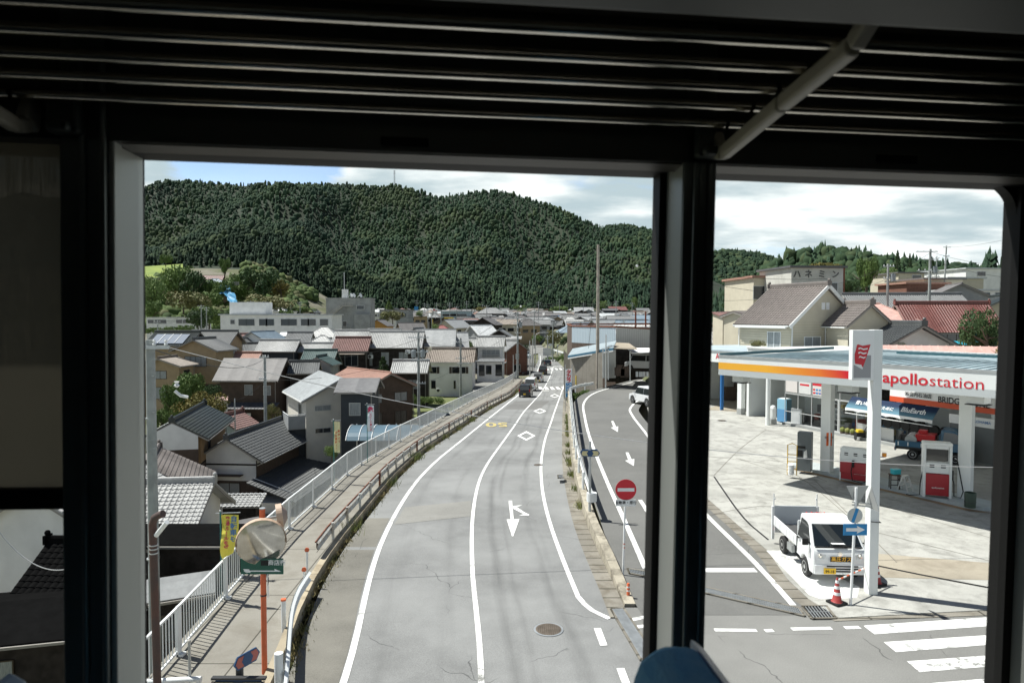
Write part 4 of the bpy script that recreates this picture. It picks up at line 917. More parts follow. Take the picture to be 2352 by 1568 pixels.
# roof sheet with ribs
M['roofteal'] = mat('canopy_roof_blue', (.33, .41, .43), .5, var=.18, vs=.8)
b = MB(); zf_ = lambda n: 5.62 + .10 * math.sin(n / DC * math.pi)
for k in range(10):
    n0, n1 = .2 + k * 1.36, .2 + (k + 1) * 1.36; b.quad(SL(.15, n0, zf_(n0)), SL(LC - .15, n0, zf_(n0)), SL(LC - .15, n1, zf_(n1)), SL(.15, n1, zf_(n1)))
for k in range(28):
    a_ = .35 + k * .39; b.bar(SL(a_, .2, zf_(.2) + .02), SL(a_, 5, zf_(5) + .03), .035, .05); b.bar(SL(a_, 5, zf_(5) + .03), SL(a_, 13.7, zf_(13.7) + .02), .035, .05)
b.build('roof_sheet', M['roofteal'], cn)
b = MB(); b.bar(SL(.02, .1, Zt + .06), SL(.1, 9.6, 5.86), .08, .13); b.bar(SL(5, 6.2, 5.93), SL(LC, 6.2, 5.93), .1, .1); b.build('roof_edge', mat('teal_trim', (.03, .10, .12), .5), cn)
b = MB(); b.quad(SL(.15, .18, Zb + .02), SL(LC - .15, .18, Zb + .02), SL(LC - .15, DC - .15, Zb + .02), SL(.15, DC - .15, Zb + .02)); b.build('soffit', M['fascia'], cn)
for a_, n_ in ((2.4, 5.1), (8.3, 5.1)):
    b = MB(); b.box(SL(a_, n_, 2.45), (.46, .46, 4.88), rz=rzS + .1); b.build('column', M['fascia'], cn, bevel=.02)
for (a_, n_) in ((.8, .6), (5.8, .6), (10.3, .7), (.8, 6.8), (4.6, 6.8)):
    b = MB(); b.box(SL(a_, n_, 4.72), (.55, .55, .26), rz=rzS); b.box(SL(a_, n_, 4.55), (.62, .62, .03), 1, rz=rzS); b.build('canopy_light', [M['lamp'], M['darkmetal']], cn)
b = MB()
for i in range(12): b.bar(SL(1 + .35 * i, 5 + .6 * i * .5, 4.85 - .03 * i), SL(1.35 + .35 * i, 5.3 + .6 * i * .5, 4.82 - .03 * i), .04)
b.build('hose_beam', M['darkmetal'], cn)
pc = S(2.4, 5.1) ; b = MB(); c0_ = SL(2.4, 5.1, 0) - Vector((.02, .27, 0)); b.box((c0_.x - .02, c0_.y, 1.75), (.26, .01, .62)); nb = b.build('notice', mat('orange_notice', (.72, .13, .02), .6), cn)
text('給油所\nです', .15, M['black'], nb, frame((c0_.x - .02, c0_.y - .008, 1.75), (1, 0, 0), (0, 0, 1)), 'lettering')
# pump island
i0 = G(1806, 1072); i1 = G(2216, 1168); idr = (i1 - i0).normalized(); inn = Vector((-idr.y, idr.x, 0)); inn = inn if inn.y > 0 or inn.x > 0 else -inn
if inn.dot(Sn) < 0: inn = -inn
isl = thing('pump_island', tuple(i0), 0, 'long raised grey concrete island under the canopy', 'island'); Li = (i1 - i0).length
pts = [Vector((0, 0, 0)), idr * Li] + [idr * Li + inn * .75 + (idr * math.cos(t) * .75 - inn * math.sin(t) * -.0 + inn * math.sin(t) * .75) for t in [-math.pi / 2 + math.pi * k / 8 for k in range(1, 8)]] + [idr * Li + inn * 1.5, inn * 1.5]
b = MB(); b.prism([p + Vector((0, 0, .03)) for p in pts], (0, 0, .14)); b.build('slab', mat('island_paint', (.40, .44, .44), .8, var=.1, vs=2), isl, recalc=True)
b = MB(); o_ = -inn * .32; b.add([p + Vector((0, 0, .037)) for p in (o_ + idr * .5, o_ + idr * (Li + .35), idr * (Li + 1.0) + inn * .2, idr * Li, Vector((0, 0, 0)))], [(0, 1, 2, 3, 4)]); b.build('rust_stain', concrete_mat('stained_concrete', (.36, .25, .15), stain=(.2, .18, .15), st=.5), isl, recalc=True)
def isp(px, py): return G(px, py, .17)
rzi = math.atan2(idr.y, idr.x)
# fuel pump, low wide one
def pump_low(px, py, label):
    p = isp(px, py); e = thing('fuel_pump', tuple(p), rzi * .6, label, 'fuel pump')
    b = MB(); b.box((0, .25, .46), (1.2, .5, .78)); b.box((0, .0, .62), (1.24, .16, .5), 0); b.build('lower_cabinet', M['pumpred'], e, bevel=.03)
    b = MB(); b.box((0, .25, 1.18), (1.26, .54, .6)); b.build('upper_cabinet', M['fascia'], e, bevel=.03)
    for sx in (-.62, .62): b = MB(); b.box((sx, .25, .6), (.05, .54, 1.2)); b.build('side_frame', M['fascia'], e)
    for i in range(3): b = MB(); b.box((-.38 + i * .38, -.025, 1.26), (.15, .01, .045)); b.box((-.38 + i * .38, -.025, 1.18), (.15, .01, .04)); b.build('display', M['black'], e)
    b = MB(); b.tube([(-.1, -.12, .8), (-.12, -.3, .5), (-.05, -.34, .12), (.3, -.34, .06), (.55, -.2, .12), (.63, 0, .5)], .022, 8); b.build('hose', M['black'], e, smooth=True)
    b = MB(); b.box((-.08, -.1, .82), (.1, .1, .3)); b.box((-.06, -.16, .7), (.05, .12, .06)); b.build('nozzle', M['black'], e, bevel=.015)
    text('apollostation', .1, M['white'], e, frame((.2, -.012, .38), (1, 0, 0), (0, 0, 1)), 'lettering', bold=.01)
pump_low(1964, 1106, 'low wide red and white fuel pump beside the sign pylon')
def pump_tall(px, py, label):
    p = isp(px, py); e = thing('fuel_pump', tuple(p), rzi * .35, label, 'fuel pump')
    for sx in (-.46, .46): b = MB(); b.box((sx, .22, 1.12), (.1, .46, 2.24)); b.build('side_frame', M['fascia'], e, bevel=.02)
    b = MB(); b.box((0, .22, 2.2), (1.04, .5, .14)); b.box((0, .22, 2.07), (.82, .42, .16)); b.build('top_cap', M['fascia'], e, bevel=.04)
    b = MB(); b.box((0, .22, 1.22), (.82, .42, .44)); b.build('console', M['fascia'], e, bevel=.015)
    b = MB(); b.box((0, .24, 1.74), (.80, .02, .5)); b.build('pane', M['carglass'], e)
    b = MB(); b.box((0, .2, .54), (.82, .44, .88)); b.build('door', M['pumpred'], e, bevel=.01)
    for i in (-1, 1):
        for z_ in (1.34, 1.26): b = MB(); b.box((i * .2, .005, z_), (.17, .01, .04)); b.build('display', M['black'], e)
    text('apollostation', .085, M['white'], e, frame((.02, -.026, .42), (1, 0, 0), (0, 0, 1)), 'lettering', bold=.01)
    b = MB(); b.tube([(.52, .2, 1.0), (.62, .2, .6), (.62, .15, .1), (.85, .1, .06), (.95, .2, .3), (.75, .3, 1.5), (.5, .3, 1.7)], .02, 8); b.build('hose', M['black'], e, smooth=True)
    b = MB(); b.tube([(-.5, .2, 1.0), (-.58, .15, .5), (-.62, 0, .08), (-1.0, -.1, .05), (-1.1, .0, .05)], .02, 8); b.build('hose', M['black'], e, smooth=True)
    b = MB(); b.box((.55, .15, .95), (.07, .12, .38)); b.build('nozzle', M['black'], e, bevel=.01)
pump_tall(2152, 1143, 'tall framed red and white fuel pump with open window near the right column')
p = isp(1846, 1082); e = thing('payment_terminal', tuple(p), rzi * .55, 'tall dark grey payment cabinet at the left end of the pump island', 'cabinet')
b = MB(); b.box((0, .25, .93), (.62, .5, 1.86)); bd = b.build('body', mat('cabinet_grey', (.10, .115, .12), .5), e, bevel=.015)
b = MB(); b.box((-.18, -.006, .85), (.24, .012, .3)); b.box((-.12, -.006, 1.15), (.36, .012, .12)); b.build('panel', M['black'], e)
b = MB(); b.prism([(-.02, -.03, .62), (.16, -.03, .7), (.12, -.03, 1.05), (.0, -.03, .95)], (0, .02, 0)); b.build('cloth', mat('rag', (.6, .6, .58), .9), e)
e = thing('hose_rack', tuple(isp(1819, 1090)), rzi * .4, 'yellow tube rack with stacked white buckets beside the grey cabinet', 'rack')
b = MB()
for sx in (-.2, .2): b.tube([(sx, 0, 0), (sx, 0, 1.4), (0, 0, 1.48)], .022, 6)
for z_ in (.3, .62, .95): b.bar((-.2, 0, z_), (.2, 0, z_), .03)
b.build('frame', mat('rack_yellow', (.62, .38, .03), .5), e); b = MB()
for k in range(3): b.lathe((-.05, -.05, .02 + k * .16), [(.13, 0), (.15, .15)], 14)
b.build('bucket', M['white'], e)
p = isp(2228, 1164); e = thing('litter_bin', tuple(p), 0, 'dark green drum bin at the foot of the right canopy column', 'bin')
b = MB(); b.lathe((0, 0, 0), [(.19, 0), (.2, .56), (.19, .58), (.17, .57), (.16, .3)], 20); b.build('drum', mat('bin_green', (.03, .055, .035), .5), e, smooth=True)
b = MB(); b.lathe((0, 0, .2), [(.2, 0), (.205, .015), (.2, .03)], 20); b.build('hoop', M['darkmetal'], e)
p = isp(2054, 1121); e = thing('wooden_stool', tuple(p), -.3, 'dark wooden stool stacked with cyan and yellow boxes on the island', 'stool')
b = MB(); 
for i in (-.17, .17):
    for j in (-.15, .15): b.bar((i, j, 0), (i, j, .58), .035)
for z_ in (.18, .4):
    b.bar((-.17, -.15, z_), (.17, -.15, z_), .03); b.bar((.17, -.15, z_), (.17, .15, z_), .03)
b.build('legs', M['wooddark'], e); b = MB(); b.box((0, 0, .59), (.42, .38, .03)); b.build('seat', M['wood'], e)
e = thing('plastic_box', tuple(isp(2058, 1121) + Vector((0, .05, .61))), .2, 'cyan plastic box lying on the dark wooden stool', 'box'); b = MB(); b.box((0, 0, .1), (.34, .24, .2)); b.build('box', mat('cyan_plastic', (.03, .42, .48), .4), e, bevel=.02); b = MB(); b.box((0, 0, .21), (.36, .26, .03)); b.build('lid', mat('cyan_lid', (.06, .5, .56), .4), e)
p = isp(2079, 1126); e = thing('step_ladder', tuple(p), .4, 'small aluminium step ladder standing open beside the wooden stool', 'ladder')
for s_ in (-1, 1):
    b = MB()
    for i in (-.17, .17): b.bar((i, s_ * .25, 0), (i * .8, 0.02 * s_, .62), .03, .05)
    for z_ in (.2, .4): b.bar((-.16, s_ * .25 * (1 - z_ / .62), z_), (.16, s_ * .25 * (1 - z_ / .62), z_), .05, .02)
    b.build('side_frame', M['alu'], e)
b = MB(); b.box((0, 0, .63), (.3, .14, .03)); b.build('top_step', M['alu'], e)
# ------------------------------------------------------------------ shop building
B0 = Vector((17.4, 52.2, 0)); Bf = Vector((.372, -.928, 0)).normalized(); Bn = Vector((.928, .372, 0)).normalized()
sh = thing('station_shop', tuple(B0), 0, 'white filling station shop with glazed front behind the pumps', 'shop')
def H(t, n=0, z=0): return Bf * t + Bn * n + Vector((0, 0, z))
def face(t0, t1, z0_, z1_, n=0): return [H(t0, n, z0_), H(t1, n, z0_), H(t1, n, z1_), H(t0, n, z1_)]
b = MB(); b.prism(face(1.0, 30, 3.3, 5.2, 0), Bn * 9); b.prism(face(1.0, 30, .0, 3.3, 5.5), Bn * 3.5); b.prism(face(1, 1.25, 0, 3.3, 0), Bn * 5.5); b.build('wall', M['fascia'], sh, recalc=True)
b = MB(); b.prism(face(-9, 1, 3.9, 4.8, -.2), Bn * 10); b.prism(face(-9, -8.7, 0, 3.9, 0), Bn * 9); b.prism(face(-9, 1, 0, 3.9, 8.6), Bn * .2); b.build('garage_wall', M['fascia'], sh, recalc=True)
b = MB(); b.prism(face(-9, 1.0, 4.8, 4.9, -.3), Bn * 10.3); b.build('garage_roof', mat('pale_blue_roof', (.42, .50, .54), .5, var=.1, vs=.7), sh, recalc=True)
text('AUTO', .62, M['signred'], sh, frame(H(-1.5, -.22, 4.35), Bf, (0, 0, 1)), 'lettering', bold=.01)
b = MB(); b.prism(face(1.0, 30, 5.2, 5.3, -.1), Bn * .3); b.build('parapet', M['white'], sh, recalc=True)
b = MB(); b.box(H(.25, .15, 1.95), (.45, .4, 3.9), rz=math.atan2(Bf.y, Bf.x)); b.build('pillar', M['fascia'], sh); b = MB(); b.box(H(.25, .15, .25), (.49, .44, .5), rz=math.atan2(Bf.y, Bf.x)); b.build('pillar_base', M['conc_grey'], sh)
b = MB(); b.box(H(-2.2, .3, 1.7), (.14, .25, 3.4), rz=math.atan2(Bf.y, Bf.x)); b.build('lift_post', mat('lift_blue', (.03, .16, .42), .5), sh)
b = MB(); b.add([G(1620, 940, .04) - B0, G(1700, 946, .04) - B0, H(1, 8.5, .04), H(-9, 8.5, .04)], [(0, 1, 2, 3)]); b.build('garage_floor', M['conc_brown'], sh, recalc=True)
for (px, py, h_, w_) in ((1640, 925, 1.2, .9), (1660, 922, 2.0, .6), (1672, 928, .9, 1.0)):
    p = G(px, py, .05) - B0 + Bn * 2.5 - Bf * 1; b = MB(); b.box(p + Vector((0, 0, h_ / 2)), (w_, .5, h_)); b.build('workshop_shelf', M['brown'], sh)
# floor step, back, glazing
b = MB(); b.prism(face(5.2, 22, .03, .2, -.5), Bn * 6); b.build('floor_slab', M['conc_grey'], sh, recalc=True)
for t0, t1, kind in ((4.9, 6.1, 'g'), (6.1, 7.3, 'g'), (7.3, 8.5, 'g'), (8.5, 9.6, 'door'), (9.6, 10.9, 'open'), (10.9, 12.2, 'g'), (12.2, 13.5, 'g')):
    b = MB(); fr_ = .05
    for (a0, a1, c0, c1) in ((t0, t0 + fr_, .2, 3.3), (t0, t1, 2.15, 2.25), (t0, t1, 3.22, 3.3)): b.prism(face(a0, a1, c0, c1, -.02), Bn * .07)
    if kind == 'g': b.prism(face(t0, t1, .9, .95, -.02), Bn * .07)
    if kind == 'g' and t0 > 10: b.prism(face(t0, t1, .2, .9, 0), Bn * .05)
    if kind == 'door': b.prism(face(t0 + .0, t0 + .12, .2, 2.15, -.04), Bn * .05); b.prism(face(t1 - .12, t1, .2, 2.15, -.04), Bn * .05)
    wn = b.build('shop_window' if kind == 'g' else 'shop_door', M['alu'], sh, recalc=True)
    if kind != 'open': b = MB(); b.add(face(t0 + fr_, t1, .2, 3.3, .03), [(0, 1, 2, 3)]); b.build('pane', gm, wn)
    if kind in 'g' and t0 < 9: b = MB(); b.add(face(t0 + .1, t1 - .05, 2.3, 3.1, -.01 - .02), [(0, 1, 2, 3)]); b.build('poster', mat('poster_%d' % int(t0), [(.6, .6, .58), (.62, .58, .55), (.6, .6, .6)][int(t0) % 3], .6), wn)
def pst(t, z, w, h, m, name='poster', n=-.035):
    b = MB(); b.add(face(t, t + w, z, z + h, n), [(0, 1, 2, 3)]); return b.build(name, m, sh)
pst(7.4, 2.95, .95, .15, M['signred']); pst(6.3, 2.85, .8, .12, M['signred']); pst(7.5, 2.45, .8, .05, M['signred'])
for k in range(8): pst(7.45 + (k % 4) * .24, 2.4 + (k // 4) * .22, .16, .12, [M['signred'], M['signblue'], M['ink_b'], M['signgreen']][k % 4], n=-.04)
b = MB(); b.lathe(H(8.95, -.06, 2.65), [(.001, 0), (.28, .01), (.28, .02)], 14, axis=-Bn); b.build('mascotless_sticker' if False else 'round_sticker', mat('mint', (.1, .5, .38), .5), sh)
for z_ in (.5, .85, 1.2, 1.55, 1.9): b = MB(); b.prism(face(8.6, 9.5, z_, z_ + .03, .25), Bn * .5); b.build('door_shelf', M['white'], sh, recalc=True)
rr = random.Random(3)
for k in range(26):
    t = 5.2 + rr.random() * 8; b = MB(); h_ = .2 + rr.random() * .5; b.box(H(t, 1.2 + rr.random() * 2.5, .2 + h_ / 2 + rr.choice([0, .7, 1.1])), (.3 + rr.random() * .4, .3, h_), rz=rr.random()); b.build('shop_goods', mat('goods_%d' % (k % 6), [(.5, .5, .48), (.1, .2, .35), (.35, .1, .08), (.12, .12, .12), (.3, .32, .2), (.55, .45, .2)][k % 6], .6), sh)
for t in (.9 + 0, 19.0):
    pass
for (px, py, r_) in ((1763.5, 977, .16), (2287, 1068.8, .24), (2066, 1017, .2)):
    p = G(px, py) - B0; b = MB(); b.cyl(p + Vector((0, 0, 2.0)), r_, 4.0, 18); b.build('round_column', M['fascia'], sh, smooth=True)
# fascia signs on the right part
def board(t0, t1, z0_, z1_, n, m, name, parent=None): b = MB(); b.prism(face(t0, t1, z0_, z1_, n), Bn * .1); return b.build(name, m, parent or sh, recalc=True)
s1_ = board(13.4, 21.5, 2.66, 3.4, -.25, M['white'], 'sign_board'); board(13.4, 21.5, 2.62, 2.92, -.27, mat('band_redorange', (.62, .08, .02), .5), 'red_band', s1_)
text('㈱宮内石油店', .27, M['black'], s1_, frame(H(15.2, -.29, 3.14), Bf, (0, 0, 1)), 'lettering', bold=.008)
tA = text('BRIDGESTONE', .48, M['black'], s1_, frame(H(17.75, -.29, 3.04), Bf, (0, 0, 1)), 'lettering', bold=.01)
tA.data.transform(Matrix.Diagonal((2.75 / tA.dimensions.x, 1, 1, 1)))
q = NB('awning_gradient'); uvn = q.new('ShaderNodeUVMap'); sp = q.new('ShaderNodeSeparateXYZ'); q.l.new(uvn.outputs[0], sp.inputs[0]); q.out(q.mix(q.ramp(sp.outputs[1], .15, .65), (.09, .19, .25), (.008, .022, .06)), .8)
aw = thing('shop_awning', tuple(B0), 0, 'navy and pale blue awning with white lettering and a scalloped edge over the tyre racks', 'awning')
b = MB(); nsc = 26; t0, t1 = 10.8, 16.5
for i in range(nsc * 4):
    a0 = t0 + (t1 - t0) * i / (nsc * 4); a1 = t0 + (t1 - t0) * (i + 1) / (nsc * 4)
    b.quad(H(a0, -.85, 1.95), H(a1, -.85, 1.95), H(a1, -.3, 2.6), H(a0, -.3, 2.6), 0, [(0, .0), (1, .0), (1, 1), (0, 1)])
    ph = lambda a: 1.84 + .06 * abs(math.sin((a - t0) / .95 * math.pi)) ** .6
    b.quad(H(a0, -.86, ph(a0) - .1), H(a1, -.86, ph(a1) - .1), H(a1, -.85, 1.95), H(a0, -.85, 1.95), 1)
cl_ = b.build('cloth', [q.m, M['white']], aw)
b = MB(); b.bar(H(t0, -.86, 1.62), H(t1, -.86, 1.62), .04); b.build('frame_bar', M['white'], aw)
upv = (H(0, -.3, 2.6) - H(0, -.85, 1.95)).normalized()
text('BluEarth', .44, M['white'], cl_, frame(H(15.2, -.62, 2.27), Bf, upv), 'lettering', bold=.025); text('青い地球', .32, M['white'], cl_, frame(H(12.0, -.62, 2.3), Bf, upv), 'lettering', bold=.015); text('のために', .26, M['white'], cl_, frame(H(13.5, -.70, 2.2), Bf, upv), 'lettering', bold=.015)
yk = thing('tyre_shed', tuple(B0), 0, 'white tyre cabinet with a small lettered header behind the right column', 'cabinet')
b = MB(); b.prism(face(17.3, 20.4, .1, 2.3, -.6), Bn * .6); b.build('cabinet', mat('cab_grey2', (.14, .15, .15), .6), yk, recalc=True); b = MB(); b.prism(face(17.3, 20.4, 1.95, 2.42, -.68), Bn * .08); hd = b.build('header', M['white'], yk, recalc=True)
text('YOKOHAMA', .2, M['ink_b'], hd, frame(H(18.9, -.69, 2.2), Bf, (0, 0, 1)), 'lettering', bold=.01)
for k in range(9):
    t = 12.3 + k * .58; e = thing('tyre', tuple(B0 + H(t, -.45, 1.35)), math.atan2(Bf.y, Bf.x), 'black tyre hanging in the row under the awning', 'tyre', 'tyres under the awning')
    b = MB(); b.lathe((0, 0, 0), [(.18, -.08), (.27, -.09), (.29, -.05), (.29, .05), (.27, .09), (.18, .08)], 20, axis=(0, 1, 0)); b.build('tread', M['tyre'], e, smooth=True); b = MB(); b.cyl((0, 0, 0), .17, .06, 14, axis='Y'); b.build('rim', M['lightsteel'], e)
# small equipment in front of the shop
def small(name, px, py, label, cat, parts, rz=0., z=.05):
    p = G(px, py, z); e = thing(name, tuple(p), rz, label, cat)
    for nm, m, fn in parts: b = MB(); fn(b); b.build(nm, m, e, bevel=.012)
    return e
M['mblue'] = mat('machine_blue', (.10, .28, .50), .5); M['mblue2'] = mat('machine_blue_light', (.25, .48, .62), .4)
small('water_dispenser', 1795, 970, 'blue two tone washing machine cabinet in front of the shop', 'machine', [('lower', M['mblue'], lambda b: b.box((0, .3, .5), (.75, .6, .9))), ('upper', M['mblue2'], lambda b: b.box((0, .3, 1.3), (.75, .6, .72))), ('top', M['white'], lambda b: b.box((0, .3, 1.68), (.6, .5, .06)))], -1.0)
small('water_tank', 1775, 973, 'white upright plastic tank with a grey base left of the blue machine', 'tank', [('tank', M['white'], lambda b: b.lathe((0, 0, .35), [(.2, 0), (.22, .1), (.22, .75), (.15, .9), (.06, .95)], 14)), ('base', M['conc_grey'], lambda b: b.box((0, 0, .18), (.4, .4, .34)))])
small('tool_cart', 1829, 977, 'white drawer cart on castors beside the shop door', 'cart', [('cabinet', M['white'], lambda b: b.box((0, .25, .6), (.7, .5, .95))), ('tray', M['lightsteel'], lambda b: b.box((0, .25, 1.12), (.76, .54, .06))), ('castors', M['black'], lambda b: [b.cyl((i, j, .07), .06, .04, 10, axis='X') for i in (-.3, .3) for j in (.05, .45)])], -.6)
small('cleaning_machine', 1974, 1010, 'small yellow and black engine on wheels by the shop step', 'machine', [('engine', M['yellow'], lambda b: b.box((0, 0, .55), (.32, .3, .18))), ('frame', M['black'], lambda b: (b.box((0, 0, .35), (.5, .4, .25)), b.tube([(.2, 0, .4), (.5, 0, .9)], .02, 6))), ('wheels', M['tyre'], lambda b: [b.cyl((i, 0, .14), .14, .06, 14, axis='X') for i in (-.25, .25)])])
small('compressor', 2000, 1008, 'red upright compressor and bottle beside the awning', 'compressor', [('tank', M['red'], lambda b: b.lathe((0, 0, .1), [(.18, 0), (.2, .1), (.2, .8), (.1, .95)], 14)), ('frame', M['darkmetal'], lambda b: (b.bar((.3, 0, 0), (.35, 0, 1.0), .04), b.bar((.5, 0, 0), (.42, 0, 1.0), .04)))])
small('potted_plants', 1935, 1000, 'row of dark pots and planters along the shop step', 'planter', [('pots', M['brown'], lambda b: [b.lathe((i * .35, 0, 0), [(.12, 0), (.16, .25)], 10) for i in range(5)]), ('plants', M['green'] if 'green' in M else M['grass'], lambda b: [b.ball((i * .35, 0, .38), .17, 8) for i in range(5)])], -1.1)
small('workbench', 2050, 1012, 'pale blue table with clutter under the awning', 'table', [('top', M['mblue2'], lambda b: b.box((0, 0, .8), (1.5, .7, .05))), ('legs', M['lightsteel'], lambda b: [b.bar((i, j, 0), (i, j, .8), .04) for i in (-.7, .7) for j in (-.3, .3)]), ('boxes', M['mblue'], lambda b: (b.box((.3, 0, 1.0), (.5, .4, .35)), b.box((-.4, .1, .95), (.4, .4, .25))))], -1.0)
# ------------------------------------------------------------------ sign pylon
pb_ = G(1998, 1361, .03); py_ = thing('sign_pylon', tuple(pb_), 0, 'tall square white sign pylon with a red flag emblem panel', 'sign')
hp = P(2014, 757, pb_.y).z - .03; k = pb_.y / FPX
b = MB(); b.box((.02, 0, hp / 2), (.24, .28, hp)); pl = b.build('column', M['fascia'], py_, bevel=.01)
w_ = .58; zt_ = P(1978, 757.6, pb_.y).z - .03; zb_ = P(1978, 872, pb_.y).z - .03; x1_ = -.10; x0_ = x1_ - w_
b = MB(); b.box(((x0_ + x1_) / 2, -.06, (zt_ + zb_) / 2), (w_, .2, zt_ - zb_)); pn_ = b.build('emblem_panel', M['white'], py_, bevel=.012)
yy_ = -.163
def ep(u, v_): return (x0_ + .03 + u * (w_ - .06), yy_, zt_ - .04 - v_ * (zt_ - zb_ - .08))
b = MB(); b.add([ep(.02, .70), ep(.02, .98), ep(.9, .98), ep(.9, .50), ep(.62, .50), ep(.47, .80)], [(0, 1, 2, 3, 4, 5)]); b.build('grey_field', mat('sign_grey', (.32, .32, .33), .5), pn_, recalc=True)
b = MB(); b.add([(x, y - .003, z) for x, y, z in [ep(.05, .48), ep(.1, .40), ep(.16, .28), ep(.22, .27), ep(.45, .30), ep(.86, .27), ep(.60, .62), ep(.48, .76), ep(.40, .70), ep(.08, .68), ep(.06, .6)]], [tuple(range(11))]); em = b.build('red_flag_shape', M['signred'], pn_, recalc=True)
b = MB()
for v0 in (.35, .44, .53):
    pts = [ep(.22 + (.0 if v0 < .5 else .06), v0 + .0), ep(.32, v0 - .02), ep(.50, v0 + .01), ep(.72 - (v0 - .35) * .6, v0 - .005), ep(.70 - (v0 - .35) * .6, v0 + .025), ep(.50, v0 + .04), ep(.34, v0 + .01), ep(.25, v0 + .03)]
    b.add([(x, y - .006, z) for x, y, z in pts], [tuple(range(8))])
b.build('white_stripes', M['white'], pn_, recalc=True)
b = MB(); b.tube([(-.1, -.17, 2.02), (.16, -.19, 2.0), (.17, .17, 2.0)], .012, 6); b.build('strap', M['black'], py_)
b = MB(); b.box((.22, -.1, P(2018, 1050, pb_.y).z), (.1, .1, .02)); bl = b.build('lamp_arm', M['white'], py_); b = MB(); b.cyl((.26, -.1, P(2018, 1050, pb_.y).z + .06), .055, .1, 12); b.build('amber_lamp', mat('amber', (.7, .25, .02), .2), py_)
# ------------------------------------------------------------------ sign pole at the corner
pp = G(1953.7, 1388, .03); sg = thing('road_sign_pole', tuple(pp), 0, 'white pole with a blue one way arrow sign and grey sign backs at the corner', 'sign')
def lp(zx, zy, dy=0): q_ = P(1579 + zx * .32867, 1091 + zy * .32867, pp.y + dy); return Vector((q_.x - pp.x, dy, q_.z - .03))
tp = lp(1180, 85); b = MB(); b.tube([(0, 0, 0), (tp.x * .5, 0, tp.z / 2), (tp.x, 0, tp.z)], .035, 12); b.build('pole', M['white'], sg, smooth=True)
c1_ = lp(1172, 379, -.06); hx = .30; hz_ = .145
b = MB(); b.box(c1_, (.62, .015, .30)); a1 = b.build('arrow_sign', M['signblue'], sg, bevel=.004)
b = MB(); Y_ = c1_.y - .011; pts = [(-.24, .045), (.06, .045), (.03, .105), (.25, 0), (.03, -.105), (.06, -.045), (-.24, -.045)]; b.add([(c1_.x + x, Y_, c1_.z + z) for x, z in pts], [tuple(range(7))]); b.build('white_arrow', M['white'], a1, recalc=True)
c2_ = lp(1170, 280, -.05); b = MB(); b.cyl(c2_, .2, .012, 32, axis='Y'); r2_ = b.build('round_sign', mat('sign_offwhite', (.5, .52, .5), .5), sg)
b = MB(); Y_ = c2_.y - .01; b.add([(c2_.x + x, Y_, c2_.z + z) for x, z in ((-.10, -.17), (-.02, -.195), (.10, .17), (.02, .195))], [(0, 1, 2, 3)]); b.build('blue_band', M['signblue'], r2_, recalc=True)
b = MB(); t3 = [lp(1112, 75, .05), lp(1268, 72, .05), lp(1185, 222, .05)]; b.prism(t3, (0, .015, 0)); b.build('triangle_sign_back', mat('sign_back', (.42, .43, .42), .5, .4), sg, recalc=True)
b = MB(); t4 = [lp(1285, 80, -.12), lp(1340, 255, -.3), lp(1240, 215, .25)]; b.prism(t4, (.012, 0, 0)); b.build('triangle_sign_back', MATS['sign_back'], sg, recalc=True)
b = MB()
for zy in (185, 205): a_, c_ = lp(1150, zy), lp(1300, zy + 18); b.bar(a_, c_, .03)
b.build('sign_bracket', M['lightsteel'], sg)
# cones and bar
M['conered'] = mat('cone_dark_red', (.33, .04, .035), .6, var=.1, vs=4)
def cone(px, py, label):
    p = G(px, py, .03); e = thing('traffic_cone', tuple(p), .4, label, 'traffic cone', 'striped cones at the pylon')
    b = MB(); b.box((0, 0, .03), (.38, .38, .06)); b.build('base', M['black'], e, bevel=.01); rr_ = lambda z: .125 - .1 * (z - .06) / .62
    b = MB(); b.lathe((0, 0, 0), [(.15, .06), (rr_(.1), .09), (rr_(.66), .66), (.02, .69)], 20); b.build('body', M['conered'], e, smooth=True)
    for z_ in (.24, .40, .55): b = MB(); b.lathe((0, 0, 0), [(rr_(z_) + .003, z_), (rr_(z_ + .075) + .003, z_ + .075)], 20); b.build('white_band', M['white'], e, smooth=True)
    return p
k1 = cone(1922, 1385, 'dark red cone with white bands in front of the kei truck'); k2 = cone(2013, 1342, 'dark red cone with white bands half hidden behind the white pylon')
e = thing('cone_bar', tuple(k1 + Vector((0, 0, .62))), 0, 'red and white striped bar linking the two cones', 'bar'); d_ = k2 - k1
for i in range(14): b = MB(); b.tube([d_ * (i / 14) + Vector((0, 0, .0)), d_ * ((i + 1) / 14)], .022, 10); b.build('stripe', M['orange'] if i % 2 else M['white'], e, smooth=True)
# ================================================================== vehicles
def wheel(e, x, y, r=.27, w=.15, steel=True):
    b = MB(); sgn = 1 if x > 0 else -1; b.lathe((x, y, r), [(r * .62, -w / 2), (r * .93, -w / 2), (r, -w * .35), (r, w * .35), (r * .93, w / 2), (r * .62, w / 2)], 24, axis=(1, 0, 0)); t = b.build('wheel', M['tyre'], e, smooth=True)
    b = MB(); ax = (sgn, 0, 0); b.lathe((x, y, r), [(r * .63, w * .3), (r * .63, w / 2 + .002), (r * .56, w / 2), (r * .5, w * .25), (r * .25, w * .3), (r * .22, w / 2 + .0), (.03, w / 2 + .005)], 24, axis=ax); rm = b.build('rim', M['rim'], t, smooth=True)
    b = MB()
    for k in range(9): a = k * 2 * math.pi / 9; b.cyl((x + sgn * (w * .3), y + math.cos(a) * r * .42, r + math.sin(a) * r * .42), r * .06, .02, 8, axis='X')
    b.build('rim_holes', M['black'], rm)
